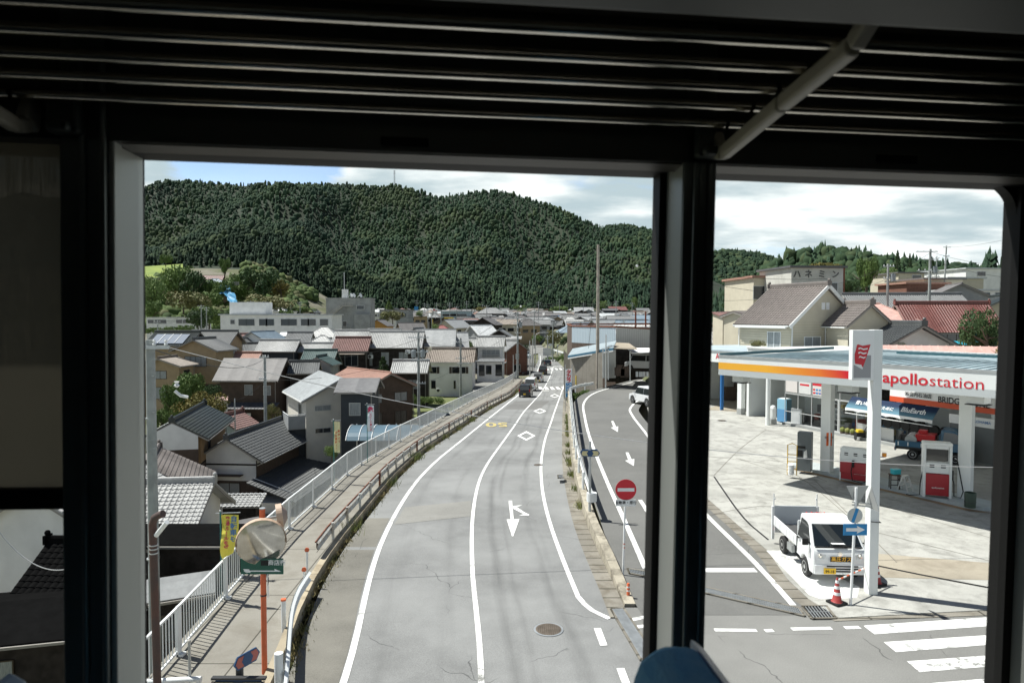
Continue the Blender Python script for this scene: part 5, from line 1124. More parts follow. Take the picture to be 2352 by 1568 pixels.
def side_prism(prof, hw, b=None, hwtop=None, ztop=None, zbot=None):
    """side profile (y, z) extruded across x; above zbot the half width tapers to hwtop at ztop"""
    b = b or MB(); vs = []
    def w(z): return hw if hwtop is None or z <= zbot else hw + (hwtop - hw) * (z - zbot) / (ztop - zbot)
    n = len(prof); vs = [(-w(z), y, z) for y, z in prof] + [(w(z), y, z) for y, z in prof]
    b.add(vs, [tuple(range(n)), tuple(range(2 * n - 1, n - 1, -1))] + [(i, n + i, n + (i + 1) % n, (i + 1) % n) for i in range(n)])
    return b
def arch(y0, r, n=8, zb=.25): return [(y0 + r * math.cos(a), .27 + r * math.sin(a)) for a in [math.pi * k / n for k in range(n + 1)]]
def sidewin(poly, hw, hwtop, ztop, zbot, e, m=None, offs=.008):
    def w(z): return hw + (hwtop - hw) * max(0, (z - zbot)) / (ztop - zbot)
    for sg_ in (-1, 1):
        b = MB(); b.add([(sg_ * (w(z) + offs), y, z) for y, z in poly], [tuple(range(len(poly)))]); b.build('side_window', m or M['carglass'], e)
def crosswin(y0, z0_, y1, z1_, w0, w1, e, m=None, name='windscreen', off_=.012):
    d = Vector((0, y1 - y0, z1_ - z0_)).normalized(); nrm = Vector((0, -d.z, d.y)) if y0 < 0 or True else None
    b = MB(); o = nrm * off_
    b.add([(-w0, y0 + o.y, z0_ + o.z), (w0, y0 + o.y, z0_ + o.z), (w1, y1 + o.y, z1_ + o.z), (-w1, y1 + o.y, z1_ + o.z)], [(0, 1, 2, 3)]); return b.build(name, m or M['carglass'], e)
def carpaint(name, col): return mat(name, col, .28, spec=.6)
# local frame: the front is at -y, the rear at +y
def kei_truck(loc, rz, paint, label, cat='truck', detail=True, bed=True, group=None):
    e = thing('kei_truck', loc, rz, label, cat, group)
    hw = .735
    prof = [(-1.70, .30), (-1.71, .5), (-1.70, .70), (-1.665, .86), (-1.62, .95), (-1.55, 1.01), (-1.08, 1.56), (-1.0, 1.625), (-.88, 1.67), (-.70, 1.69), (-.50, 1.69), (-.40, 1.67), (-.36, 1.62), (-.34, .45), (-.62, .45)] + [(-1.02 + .33 * math.cos(a), .28 + .33 * math.sin(a)) for a in [math.pi * k / 8 for k in range(1, 8)]] + [(-1.40, .28)]
    b = side_prism(prof, hw, hwtop=.60, ztop=1.70, zbot=1.0); b.build('cab', paint, e, bevel=.075, smooth=True)
    crosswin(-1.535, 1.035, -1.10, 1.545, .655, .575, e)
    b = MB(); b.box((0, -1.605, 1.035), (1.3, .03, .03)); b.build('wiper_cowl', M['black'], e)
    for sx in (-.3, .15): b = MB(); b.bar((sx, -1.60, 1.05), (sx + .42, -1.54, 1.12), .015); b.build('wiper', M['black'], e)
    sidewin([(-1.42, 1.05), (-1.07, 1.50), (-.90, 1.56), (-.50, 1.57), (-.46, 1.03)], hw, .60, 1.70, 1.0, e)
    for s_ in (-1, 1):
        b = MB(); b.add([(s_ * (hw + .004), y, z) for y, z in ((-1.36, .60), (-1.36, 1.04), (-.42, 1.02), (-.42, .5), (-.62, .5), (-.70, .58))], [tuple(range(6))]); 
        b = MB(); b.bar((s_ * (hw + .003), -.42, .5), (s_ * (hw + .003), -.42, 1.04), .012); b.bar((s_ * (hw + .003), -1.38, .66), (s_ * (hw + .003), -1.38, 1.06), .012); b.build('door_gap', M['black'], e)
        b = MB(); b.box((s_ * (hw + .01), -.55, .98), (.03, .14, .035)); b.build('door_handle', M['black'], e)
        b = MB(); b.box((s_ * (hw + .13), -1.42, 1.13), (.17, .06, .19)); mi = b.build('wing_mirror', M['black'], e, bevel=.02); b = MB(); b.bar((s_ * (hw - .02), -1.40, 1.1), (s_ * (hw + .1), -1.42, 1.12), .03); b.build('mirror_arm', M['black'], mi)
        b = MB(); b.prism([(s_ * .73, -1.60, .93), (s_ * .40, -1.705, .86), (s_ * .42, -1.715, .74), (s_ * .735, -1.66, .74)], (0, -.012, .0)); hl = b.build('headlight', M['lamp'], e, recalc=True)
        b = MB(); b.ball((s_ * .55, -1.70, .82), .055, 10); b.build('bulb', M['chrome'], hl)
    b = MB(); b.box((0, -1.70, .44), (1.42, .07, .28)); b.build('bumper', paint, e, bevel=.03)
    for z_ in (.50, .575, .43): b = MB(); b.box((0.05, -1.738, z_ - .03), (.86, .012, .04)); b.build('grille', M['black'], e)
    b = MB(); b.box((-.30 if detail else 0, -1.75, .41), (.33, .012, .165)); pl = b.build('number_plate', M['plate_y'], e)
    if detail:
        text('99-18', .105, M['black'], pl, frame((-.30, -1.758, .395), (1, 0, 0), (0, 0, 1)), 'lettering', bold=.015)
        b = MB(); b.box((.02, -1.725, .74), (.60, .014, .145)); pn = b.build('notice_plate', M['black'], e); text('高圧ガス', .14, mat('amber_print', (.75, .42, .04), .5), pn, frame((.02, -1.734, .74), (1, 0, 0), (0, 0, 1)), 'lettering', bold=.02)
        b = MB(); b.lathe((0, -1.69, .88), [(.001, 0), (.06, .01), (.06, .02)], 20, axis=(0, -1, 0)); b.build('badge', M['chrome'], e)
        b = MB(); b.box((0, -1.49, 1.12), (.36, .2, .01)); b.build('papers', M['white'], e)
    for s_ in (-1, 1):
        for y_ in (-1.02, .88): wheel(e, s_ * .655, y_)
    if bed:
        b = MB(); b.box((0, .68, .64), (1.40, 2.03, .05)); b.box((0, .68, .52), (.7, 2.0, .16)); b.build('bed_floor', mat('bed_dark', (.07, .07, .07), .7), e)
        for s_ in (-1, 1):
            b = MB(); b.box((s_ * .71, .68, .80), (.04, 2.03, .31)); g_ = b.build('side_gate', paint, e, bevel=.01)
            b = MB(); b.box((s_ * .69, .2, .42), (.1, .4, .22)); b.build('side_box' if s_ > 0 else 'tank', M['lightsteel'], e)
            b = MB()
            for y_ in (-.1, .5, 1.1, 1.55): b.box((s_ * .735, y_, .8), (.012, .05, .2))
            b.build('gate_hook', M['white'], g_)
        b = MB(); b.box((0, -.31, 1.15), (1.4, .04, .95)); b.build('guard_frame', M['white'], e) if False else None
        b = MB()
        for s_ in (-1, 1): b.bar((s_ * .66, -.31, .65), (s_ * .66, -.31, 1.40), .035)
        b.bar((-.66, -.31, 1.40), (.66, -.31, 1.40), .035); b.build('cab_guard', paint, e)
        b = MB(); b.box((0, 1.70, .5), (1.4, .04, .2)); b.build('rear_panel', paint, e)
        for s_ in (-1, 1): b = MB(); b.box((s_ * .6, 1.73, .5), (.2, .02, .1)); b.build('tail_light', M['tail'], e)
    return e
c_l = G(1853.5, 1321, .03); rzt = R(-3)
kt = kei_truck((c_l.x + .70, c_l.y + .98, .035), rzt, carpaint('truck_white', (.74, .755, .75)), 'white kei pickup truck parked on the forecourt behind the white pylon')
# raised tail lift
b = MB(); b.box((0, 1.79, .90), (1.34, .05, .74)); b.build('tail_lift', mat('lift_panel', (.50, .53, .54), .5), kt, bevel=.01)
for s_ in (-1, 1):
    b = MB(); b.box((s_ * .72, 1.80, .70), (.08, .09, 1.1)); b.box((s_ * .70, 1.8, 1.42), (.03, .03, .5)); b.box((s_ * .68, 1.78, 1.5), (.05, .04, .05)); b.build('lift_post', carpaint('truck_white', (1, 1, 1)), kt)
e = thing('red_gas_hose', tuple(kt.matrix_world @ Vector((0, 0, 0))) if False else (kt.location.x + .1, kt.location.y + .35, 1.43), 0, 'coil of bright red hose lying on the rack behind the truck cab', 'hose')
b = MB(); b.tube([(-.25 + .5 * k / 30 + .06 * math.cos(k * 1.9), .05 * math.sin(k * 1.9), .03 + .04 * math.sin(k * 1.3)) for k in range(31)], .016, 6); b.build('coil', mat('hose_red', (.7, .05, .05), .5), e)
# blue kei truck loaded with red equipment under the canopy
w_r = G(2096, 1055, .03); w_f = G(2238, 1071, .03); dd = (w_f - w_r).normalized()
bt = kei_truck(tuple(w_r + dd * .88 + Vector((-dd.y, dd.x, 0)) * .66 + Vector((0, 0, .01))), math.atan2(dd.y, dd.x) + math.pi / 2, carpaint('truck_blue', (.04, .12, .20)), 'blue kei pickup truck under the canopy carrying red machinery', detail=False)
ld = thing('machinery_load', tuple(bt.location), bt.rotation_euler.z, 'red machinery with a grey roller on the bed of the blue truck', 'machinery')
b = MB(); b.box((0, .35, 1.15), (1.0, .9, .35)); b.box((.1, .5, 1.4), (.5, .4, .2)); b.build('body', M['red'], ld, bevel=.03)
b = MB(); b.cyl((0, 1.0, 1.0), .28, 1.1, 18, axis='X'); b.build('roller', M['lightsteel'], ld, smooth=True)
b = MB(); b.tube([(-.4, 1.5, .7), (-.4, 1.5, 1.2), (.4, 1.5, 1.2), (.4, 1.5, .7)], .04, 8); b.cyl((-.3, 1.35, 1.0), .25, .12, 16, axis='X'); b.build('frame', M['darkmetal'], ld)
# ------------------------------------------------------------------ ordinary cars
def car(loc, rz, paint, label, L_=3.4, Wd=1.48, Hh=1.65, kind='hatch', roofm=None, group=None, plate=None, name='car', spare=False, face='rear', glass=None):
    e = thing(name, loc, rz, label, {'van': 'van', 'suv': 'car'}.get(kind, 'car'), group); hw = Wd / 2; f = -L_ / 2; r = L_ / 2; belt = Hh * .58; g = glass or M['carglass']
    wr = .28 if L_ < 3.6 else .33; ax0 = f + .62; ax1 = r - .55 if L_ < 3.6 else r - .75
    hood = .55 if kind in ('van',) else (.85 if L_ > 3.6 else .65)
    def ar(y0): return [(y0 + (wr + .05) * math.cos(a), wr + (wr + .05) * math.sin(a)) for a in [math.pi * k / 8 for k in range(9)]]
    prof = [(f, .25), (f - .0, .55), (f + .05, belt - .12), (f + hood, belt), (r - .04, belt), (r, belt - .1), (r, .28)] + ar(ax1) + ar(ax0)
    side_prism(prof, hw).build('body', paint, e, bevel=.04)
    ws = f + hood; sl_ = .45 if kind != 'van' else .35
    cab_ = [(ws - .03, belt - .02), (ws + sl_, Hh - .03), (ws + sl_ + .25, Hh), (r - .35, Hh - .01), (r - .16, Hh - .06), (r - .04, belt - .02)]
    side_prism(cab_, hw - .02, hwtop=hw - .14, ztop=Hh, zbot=belt).build('cabin', paint, e, bevel=.04)
    if roofm: side_prism([(ws + sl_ + .08, Hh - .005), (ws + sl_ + .2, Hh + .014), (r - .35, Hh + .008), (r - .2, Hh - .03)], hw - .15).build('roof', roofm, e)
    crosswin(ws + .03, belt + .05, ws + sl_ - .03, Hh - .08, hw - .1, hw - .19, e, g)
    o = crosswin(r - .045, belt + .06, r - .14, Hh - .12, hw - .12, hw - .19, e, g, 'rear_window', -.03)
    ym = (ws + r) / 2 + .1
    sidewin([(ws + .14, belt + .05), (ws + sl_ + .0, Hh - .12), (ym - .04, Hh - .10), (ym - .04, belt + .05)], hw - .02, hw - .14, Hh, belt, e, g, .03); sidewin([(ym + .04, belt + .05), (ym + .04, Hh - .10), (r - .32, Hh - .12), (r - .22, belt + .08)], hw - .02, hw - .14, Hh, belt, e, g, .03)
    for s_ in (-1, 1):
        for y_ in (ax0, ax1): wheel(e, s_ * (hw - .08), y_, wr, .17)
        b = MB(); b.box((s_ * (hw - .09), r + .0, belt - .02), (.13, .05, .30)); b.build('tail_light', M['tail'], e, bevel=.01)
        b = MB(); b.box((s_ * (hw - .17), f + .03, belt - .22), (.26, .08, .15)); b.build('headlight', M['lamp'], e, bevel=.02)
        b = MB(); b.box((s_ * (hw + .08), ws + .12, belt + .08), (.16, .08, .13)); b.build('wing_mirror', paint, e, bevel=.02)
    b = MB(); b.box((0, r + .02, .36), (Wd - .1, .06, .2)); b.build('rear_bumper', paint, e, bevel=.02); b = MB(); b.box((0, f - .01, .34), (Wd - .1, .06, .2)); b.build('front_bumper', paint, e, bevel=.02)
    b = MB(); b.box((0 if not spare else -.3, r + .058, .46 if not spare else .42), (.33, .012, .165)); b.build('number_plate', plate or M['plate_y'], e)
    if spare: b = MB(); b.cyl((.0, r + .12, .85), .30, .2, 24, axis='Y'); b.build('spare_wheel', M['tyre'], e, bevel=.03)
    return e
def road_car(px, py, hd, *a, **k):
    p = GR(px, py); return car((p.x, p.y + k.get('L_', 3.4) / 2, zr(p.y) + .01 - .02), hd, *a, **k)
AW = math.pi - R(4)
road_car(1209, 913, math.pi - R(8), carpaint('car_black', (.018, .02, .022)), 'black kei hatchback, nearest of the cars driving away on the main road', L_=3.4, Wd=1.48, Hh=1.6, group='cars queueing on the main road')
road_car(1221, 898.5, math.pi - R(8), carpaint('car_white', (.7, .71, .71)), 'white box van with dark rear window just ahead of the black kei hatchback', L_=4.0, Wd=1.62, Hh=1.85, kind='van', group='cars queueing on the main road', plate=M['white'])
road_car(1238, 879, math.pi - R(7), carpaint('car_white', (.7, .71, .71)), 'white off roader with black roof and a spare wheel on its back door', L_=3.55, Wd=1.6, Hh=1.72, roofm=M['black'], spare=True, group='cars queueing on the main road')
road_car(1248.5, 861.4, math.pi - R(4), carpaint('car_darkbrown', (.03, .024, .022)), 'dark brown van stopped at the first zebra crossing', L_=3.9, Wd=1.7, Hh=1.85, kind='van', group='cars queueing on the main road')
road_car(1255.5, 841, math.pi + R(8), carpaint('car_gunmetal', (.05, .058, .062)), 'dark grey car farthest up the road before the bend', L_=4.4, Wd=1.75, Hh=1.5, group='cars queueing on the main road', plate=M['white'])
def at(px, py, Y): return P(px, py, Y)
def gcar(px, py, Y, hd, *a, **k): p = P(px, py, Y); return car((p.x, p.y, p.z), hd, *a, **k)
gcar(1064, 909, 119, R(90), carpaint('car_black', (.02, .02, .02)), 'black and white kei car parked beside the white house', L_=3.4, Wd=1.48, Hh=1.55, roofm=M['white'])
gcar(1237, 789, 290, R(80), carpaint('car_navy', (.012, .018, .032)), 'dark blue minivan crossing the far bend of the road', L_=4.8, Wd=1.8, Hh=1.95, kind='van')
gcar(1214, 786, 300, R(80), carpaint('car_black', (.02, .02, .02)), 'small black car waiting behind the dark blue minivan', L_=3.6, Wd=1.6, Hh=1.45)
pc_ = G(1487, 936); car((pc_.x + .4, pc_.y + 1.8, .01), math.pi + R(20), carpaint('car_white', (.7, .71, .71)), 'white hatchback with red tail light on the ramp, half hidden by the window pillar', L_=3.7, Wd=1.6, Hh=1.6)
gcar(1480, 851, 77.5, R(-115), carpaint('car_white', (.7, .71, .71)), 'white minivan parked inside the open carport', L_=4.2, Wd=1.65, Hh=1.9, kind='van')
gcar(1209, 824, 165, R(15), carpaint('car_white2', (.55, .62, .64)), 'pale van standing on the side street beside the shrubs', L_=3.4, Wd=1.48, Hh=1.85, kind='van')
gcar(1010, 1020 - 34, 62, R(60), carpaint('car_black', (.02, .02, .02)), 'black car under the blue arched carport below the fence', L_=3.8, Wd=1.6, Hh=1.5)
gcar(1152, 716.5, 560, R(90), carpaint('car_white', (.7, .71, .71)), 'tiny white car far off by the foot of the mountain', L_=4.0, Wd=1.6, Hh=1.5)
# ================================================================== houses
def roofmat(name, col, rough=.55, pitch=0., var=.12, bumpd=.03, rows=0., spec=.5, moss=None):
    if name in MATS: return MATS[name]
    q = NB(name); v = q.tex('Object')
    c = q.mix(q.ramp(q.noise(v, 2.2, 5, .7), .35, .65), tuple(x * (1 + var) for x in col), tuple(x * (1 - var * 1.3) for x in col))
    c = q.mix(q.ramp(q.noise(v, .35, 5, .65), .5, .68, 0, .4), c, moss or tuple(x * .55 for x in col))
    if pitch:
        uvn = q.new('ShaderNodeUVMap'); sp = q.new('ShaderNodeSeparateXYZ'); q.l.new(uvn.outputs[0], sp.inputs[0])
        h = q.mth('ABSOLUTE', q.mth('SINE', q.mth('MULTIPLY', sp.outputs[0], math.pi / pitch)))
        if rows: h = q.mth('ADD', h, q.mth('MULTIPLY', q.mth('FRACT', q.mth('DIVIDE', sp.outputs[1], rows)), .8))
        q.bump(h, 1.0, bumpd)
        # tiles come from the kiln in slightly different tones
        wn = q.new('ShaderNodeTexWhiteNoise'); wn.noise_dimensions = '2D'; cb_ = q.new('ShaderNodeCombineXYZ'); q.l.new(q.mth('FLOOR', q.mth('DIVIDE', sp.outputs[0], pitch)), cb_.inputs[0]); q.l.new(q.mth('FLOOR', q.mth('DIVIDE', sp.outputs[1], rows or 5)), cb_.inputs[1]); q.l.new(cb_.outputs[0], wn.inputs[0])
        c = q.mix(q.mth('MULTIPLY', wn.outputs['Value'], .3), c, tuple(x * .6 for x in col))
    return q.out(c, rough, spec)
RM = {
 'silver': roofmat('tile_silver', (.43, .43, .415), .38, .3, rows=.3, bumpd=.05),
 'grey': roofmat('tile_grey', (.19, .195, .195), .5, .3, rows=.3, bumpd=.05),
 'dark': roofmat('tile_dark', (.085, .09, .09), .45, .3, rows=.3, bumpd=.05),
 'black': roofmat('tile_black', (.028, .036, .034), .4, .3, rows=.3, bumpd=.05, moss=(.05, .06, .03)),
 'green': roofmat('tile_green', (.04, .085, .08), .5, .3, rows=.3, bumpd=.05),
 'brown': roofmat('tile_brown', (.26, .215, .175), .6, .3, rows=.3, bumpd=.05),
 'red': roofmat('tile_red', (.20, .10, .085), .55, .3, rows=.3, bumpd=.05),
 'rust': roofmat('sheet_rust_pink', (.36, .20, .15), .7, 0),
 'redmetal': roofmat('sheet_red', (.24, .06, .055), .5, 0),
 'pinkmetal': roofmat('sheet_pink', (.60, .38, .33), .5, 0),
 'palemetal': roofmat('sheet_pale', (.50, .52, .52), .5, 0),
 'white': roofmat('sheet_white', (.68, .69, .68), .5, 0),
 'shade_roof': roofmat('roof_shade_black', (.008, .008, .008), .9, 0, spec=0),  # near-black colour stands in for the deep shade on these roofs
 'slate': roofmat('slate_grey', (.16, .15, .145), .6, 2.0, rows=.22, bumpd=.03),
 'slatedark': roofmat('slate_dark', (.12, .12, .125), .6, 2.0, rows=.3, bumpd=.03),
 'slatepale': roofmat('slate_pale', (.34, .35, .35), .6, 2.0, rows=.3, bumpd=.02),
 'blue': roofmat('sheet_blue', (.05, .16, .30), .5, 0),
 'paleblue': roofmat('sheet_pale_blue', (.22, .28, .33), .5, 0),
 'teal': roofmat('sheet_teal', (.03, .36, .46), .5, 0),
 'mauve': roofmat('tile_mauve', (.185, .16, .145), .6, .32, rows=.28, bumpd=.04),
 'ribred': roofmat('tile_bright_red', (.20, .072, .06), .5, .32, rows=.3, bumpd=.05),
}
def slope(b, A, B, C, D, style, near=False, thick=.09, m=0):
    """A-B ridge ends, D-C eave ends (A above D); uv in metres; ribs built as real relief"""
    A, B, C, D = map(Vector, (A, B, C, D)); ex = (C - D).normalized(); L_ = (C - D).length
    dn = (D - A) - ex * (D - A).dot(ex); H_ = dn.length; ey = dn / H_ if H_ > 1e-6 else Vector((0, 0, -1)); nr = ex.cross(-ey).normalized()
    nr = nr if nr.z > 0 else -nr
    rect = abs((B - A).length - L_) < .05
    if style in ('tile', 'batten') and rect:
        per = .30 if style == 'tile' else .46; n_ = max(2, int(L_ / per)); cols = n_ * (4 if style == 'tile' else 1) ; rows = max(1, int(H_ / .3)) if near and style == 'tile' else 1
        vs = []; fs = []; uvs = []; sub = 2 if rows > 1 else 1
        vrow = []
        for j in range(rows):
            vrow += [(j / rows, .0), ((j + .98) / rows, .035)] if rows > 1 else [(0, 0)]
        if rows == 1: vrow = [(0, 0), (1, 0)]
        nc = cols + 1
        for v_, hh in vrow:
            for i in range(nc):
                u = i / cols; h = (abs(math.sin(u * n_ * math.pi)) * .055 - .02) if style == 'tile' else 0
                vs.append(A + ex * (u * L_) + (D - A).dot(ex) * ex * v_ + ey * (v_ * H_) + nr * (h + hh))
        for j in range(len(vrow) - 1):
            for i in range(cols):
                a_ = j * nc + i; fs.append((a_, a_ + nc, a_ + nc + 1, a_ + 1)); u0 = i / cols * L_; u1 = (i + 1) / cols * L_; v0 = vrow[j][0] * H_; v1 = vrow[j + 1][0] * H_; uvs.append([(u0, v0), (u0, v1), (u1, v1), (u1, v0)])
        b.add(vs, fs, m, uvs)
        if style == 'batten':
            for i in range(n_ + 1): p = A + ex * (L_ * i / n_); b.bar(p + nr * .02, p + ey * H_ + (D - A).dot(ex) * ex + nr * .02, .035, .045, m)
    else:
        u = lambda p: ((p - D).dot(ex), (p - A).dot(ey)); b.quad(A + nr * .01, B + nr * .01, C + nr * .01, D + nr * .01, m, [u(A), u(B), u(C), u(D)])
    lo = -nr * thick
    b.quad(D, C, C + lo, D + lo, m + 1 if False else m, None); b.quad(A + lo, B + lo, C + lo, D + lo, m, None); b.quad(A, D, D + lo, A + lo, m); b.quad(C, B, B + lo, C + lo, m)
WALLD = 16
def window(e, side, W2, L2, u, z, w, h, fr='alu', gl='glass', bal=False, shut=False):
    """side f/b/l/r ; u metres from wall centre (to the right when looking at that wall)"""
    if side == 'f': o = Vector((u, -W2, z)); X = Vector((1, 0, 0)); Nn = Vector((0, -1, 0))
    elif side == 'b': o = Vector((-u, W2, z)); X = Vector((-1, 0, 0)); Nn = Vector((0, 1, 0))
    elif side == 'l': o = Vector((-L2, -u, z)); X = Vector((0, -1, 0)); Nn = Vector((-1, 0, 0))
    else: o = Vector((L2, u, z)); X = Vector((0, 1, 0)); Nn = Vector((1, 0, 0))
    Z = Vector((0, 0, 1)); b = MB(); t = .05
    def bx(cx_, cz_, ww, hh, d, m=0, nf=0.): 
        c = o + X * cx_ + Z * (cz_) + Nn * (d / 2 + nf); M3 = Matrix((X, Nn, Z)).transposed().to_3x3(); b.box(c, (ww, d, hh), m, M4=M3)
    bx(-w / 2, h / 2, t, h + t, .07); bx(w / 2, h / 2, t, h + t, .07); bx(0, 0, w, t, .07); bx(0, h, w, t, .07); 
    nm = max(1, int(round(w / .9)))
    for k in range(1, nm): bx(-w / 2 + w * k / nm, h / 2, t * .8, h, .06)
    fo = b.build('window', M[fr], e)
    b = MB(); p = o + Nn * .025; b.quad(p - X * w / 2, p + X * w / 2, p + X * w / 2 + Z * h, p - X * w / 2 + Z * h); b.build('pane', M[gl], fo)
    if bal:
        b = MB(); bx(0, .45, w + .3, .05, .35, 0); bx(0, 0, w + .3, .05, .35, 0)
        for k in range(int(w / .15) + 2): bx(-w / 2 - .12 + k * .15, .22, .025, .45, .03, 0, .3)
        b.build('railing', M[fr], fo)
    if shut:
        b = MB(); bx(-w / 2 - .3, h / 2, .4, h + .1, .05); bx(w / 2 + .3, h / 2, .4, h + .1, .05); b.build('shutter', M['bronze'], fo)
def house(label, px, py, Y, rot, L_, Wd, hw, rise, roof, wall, kind='gable', style='tile', ov=.5, wins=(), name='house', near=False, band=None, cat='house', cap=True, group=None, gov=None, down=WALLD, lower=None, lowh=2.6, skirts=(), capm=None):
    rp = P(px, py, Y); bz = rp.z - rise - hw; dn_ = max(.4, min(down, bz - zt(rp.x, rp.y) + .6))
    e = thing(name, (rp.x, rp.y, bz), R(rot), label, cat, group); L2 = L_ / 2; W2 = Wd / 2; gov = ov if gov is None else gov
    wm = M[wall]; b = MB()
    zl = -dn_ if lower is None else -.0
    b.add([(-L2, -W2, zl), (L2, -W2, zl), (L2, W2, zl), (-L2, W2, zl), (-L2, -W2, hw), (L2, -W2, hw), (L2, W2, hw), (-L2, W2, hw), (-L2, 0, hw + rise * .97), (L2, 0, hw + rise * .97)] if kind == 'gable' else [(-L2, -W2, zl), (L2, -W2, zl), (L2, W2, zl), (-L2, W2, zl), (-L2, -W2, hw), (L2, -W2, hw), (L2, W2, hw), (-L2, W2, hw)],
          [(0, 1, 5, 4), (2, 3, 7, 6), (1, 2, 6, 9, 5), (3, 0, 4, 8, 7)] if kind == 'gable' else [(0, 1, 5, 4), (2, 3, 7, 6), (1, 2, 6, 5), (3, 0, 4, 7)])
    if kind == 'flat': b.add([(-L2, -W2, hw), (L2, -W2, hw), (L2, W2, hw), (-L2, W2, hw)], [(0, 1, 2, 3)])
    b.build('wall', wm, e)
    if lower:
        b = MB(); q_ = .02; b.add([(-L2 - q_, -W2 - q_, -dn_), (L2 + q_, -W2 - q_, -dn_), (L2 + q_, W2 + q_, -dn_), (-L2 - q_, W2 + q_, -dn_), (-L2 - q_, -W2 - q_, 0), (L2 + q_, -W2 - q_, 0), (L2 + q_, W2 + q_, 0), (-L2 - q_, W2 + q_, 0)], [(0, 1, 5, 4), (1, 2, 6, 5), (2, 3, 7, 6), (3, 0, 4, 7), (4, 5, 6, 7)]); b.build('lower_wall', M[lower], e)
    if band: b = MB(); b.box((0, 0, hw * band), (L_ + .05, Wd + .05, .14)); b.build('trim_band', M['wooddark'], e)
    sl_ = rise / W2; rm = RM[roof] if isinstance(roof, str) else roof; ze = hw - ov * sl_; rz_ = hw + rise; th = .10
    b = MB()
    if kind == 'gable':
        slope(b, (-L2 - gov, 0, rz_ + th), (L2 + gov, 0, rz_ + th), (L2 + gov, -W2 - ov, ze + th), (-L2 - gov, -W2 - ov, ze + th), style, near)
        slope(b, (L2 + gov, 0, rz_ + th), (-L2 - gov, 0, rz_ + th), (-L2 - gov, W2 + ov, ze + th), (L2 + gov, W2 + ov, ze + th), style, near)
    elif kind == 'hip':
        rl_ = max(.3, L2 - W2)
        pr = [(-rl_, 0, rz_ + th), (rl_, 0, rz_ + th)]; ea = [(-L2 - ov, -W2 - ov, ze + th), (L2 + ov, -W2 - ov, ze + th), (L2 + ov, W2 + ov, ze + th), (-L2 - ov, W2 + ov, ze + th)]
        slope(b, pr[0], pr[1], ea[1], ea[0], 'plain'); slope(b, pr[1], pr[0], ea[3], ea[2], 'plain'); slope(b, pr[1], pr[1], ea[2], ea[1], 'plain'); slope(b, pr[0], pr[0], ea[0], ea[3], 'plain')
    elif kind == 'shed':   # low at the front
        slope(b, (-L2 - ov, W2 + ov, rz_), (L2 + ov, W2 + ov, rz_), (L2 + ov, -W2 - ov, hw), (-L2 - ov, -W2 - ov, hw), style, near)
    elif kind == 'flat':
        b.box((0, 0, hw + .06), (L_ + .3, Wd + .3, .12)); 
    ro = b.build('roof', rm, e)
    if kind == 'shed':
        b = MB(); b.add([(-L2, W2, hw), (L2, W2, hw), (L2, W2, rz_), (-L2, W2, rz_), (-L2, -W2, hw), (L2, -W2, hw)], [(0, 1, 2, 3), (0, 3, 4), (1, 5, 2)]); b.build('upper_wall', wm, e)
    if cap and kind in ('gable', 'hip'):
        b = MB(); rl_ = (L2 + gov) if kind == 'gable' else max(.3, L2 - W2); big = style == 'tile'
        s_ = .24 if big else .14; b.box((0, 0, rz_ + th + s_ * .35), (rl_ * 2, s_, s_)); b.tube([(-rl_, 0, rz_ + th + s_ * .9), (rl_, 0, rz_ + th + s_ * .9)], s_ * .42, 8)
        if big and near:
            for s2 in (-1, 1): b.box((s2 * rl_, 0, rz_ + th + .12), (.12, .5, .42)); b.ball((s2 * rl_, 0, rz_ + th + .42), .13, 8)
        if kind == 'hip':
            for (ax_, ay_) in ((-1, -1), (1, -1), (1, 1), (-1, 1)): b.bar((ax_ * rl_, 0, rz_ + th), (ax_ * (L2 + ov), ay_ * (W2 + ov), ze + th + .03), .16, .14)
        b.build('ridge_cap', RM[capm] if capm else rm, ro)
    if kind == 'gable' and Y < 200:
        b = MB()
        for s2 in (-1, 1):
            for s3 in (-1, 1): b.bar((s2 * (L2 + gov - .05), 0, rz_ - .02), (s2 * (L2 + gov - .05), s3 * (W2 + ov), ze - .04), .06, .2)
        b.build('barge_board', M['barge'], e)
    if kind in ('gable', 'hip') and Y < 260:
        gm_ = M['gutterw'] if wall in ('whitewall', 'cream', 'beigewall') else M['barge']
        for s3 in (-1, 1):
            b = MB(); b.bar((-L2 - ov * .6, s3 * (W2 + ov + .04), ze), (L2 + ov * .6, s3 * (W2 + ov + .04), ze), .1, .1); b.bar((L2 + .06, s3 * (W2 + .06), ze), (L2 + .06, s3 * (W2 + .06), -dn_), .07); b.build('gutter', gm_, e)
        if not wins and not near:
            fr_ = 'bronze' if wall in ('wooddark', 'brown', 'tan', 'charcoal') else 'alu'; rq = random.Random(label)
            wins = []
            for sd, ln in (('f', L_), ('l', Wd), ('r', Wd)):
                n_ = max(1, int(ln / 3))
                for i_ in range(n_):
                    u_ = (i_ + .5) / n_ * ln - ln / 2
                    if rq.random() < .8: wins.append((sd, u_, hw - 1.9, rq.choice((.9, 1.6, 1.8)), 1.1, fr_, rq.choice(('glass', 'curtain'))))
                    if rq.random() < .8: wins.append((sd, u_, hw - 4.7, 1.7, 1.6, fr_, rq.choice(('glass', 'curtain'))))
            skirts = list(skirts) + ([('f', hw - 2.5, 1.1, -L2 - .2, L2 + .2, roof)] if roof in RM and hw > 3.4 else [])
            if hw > 3.4 and Wd > 5: skirts.append(('l', hw - 2.5, .8, -W2, W2, roof))
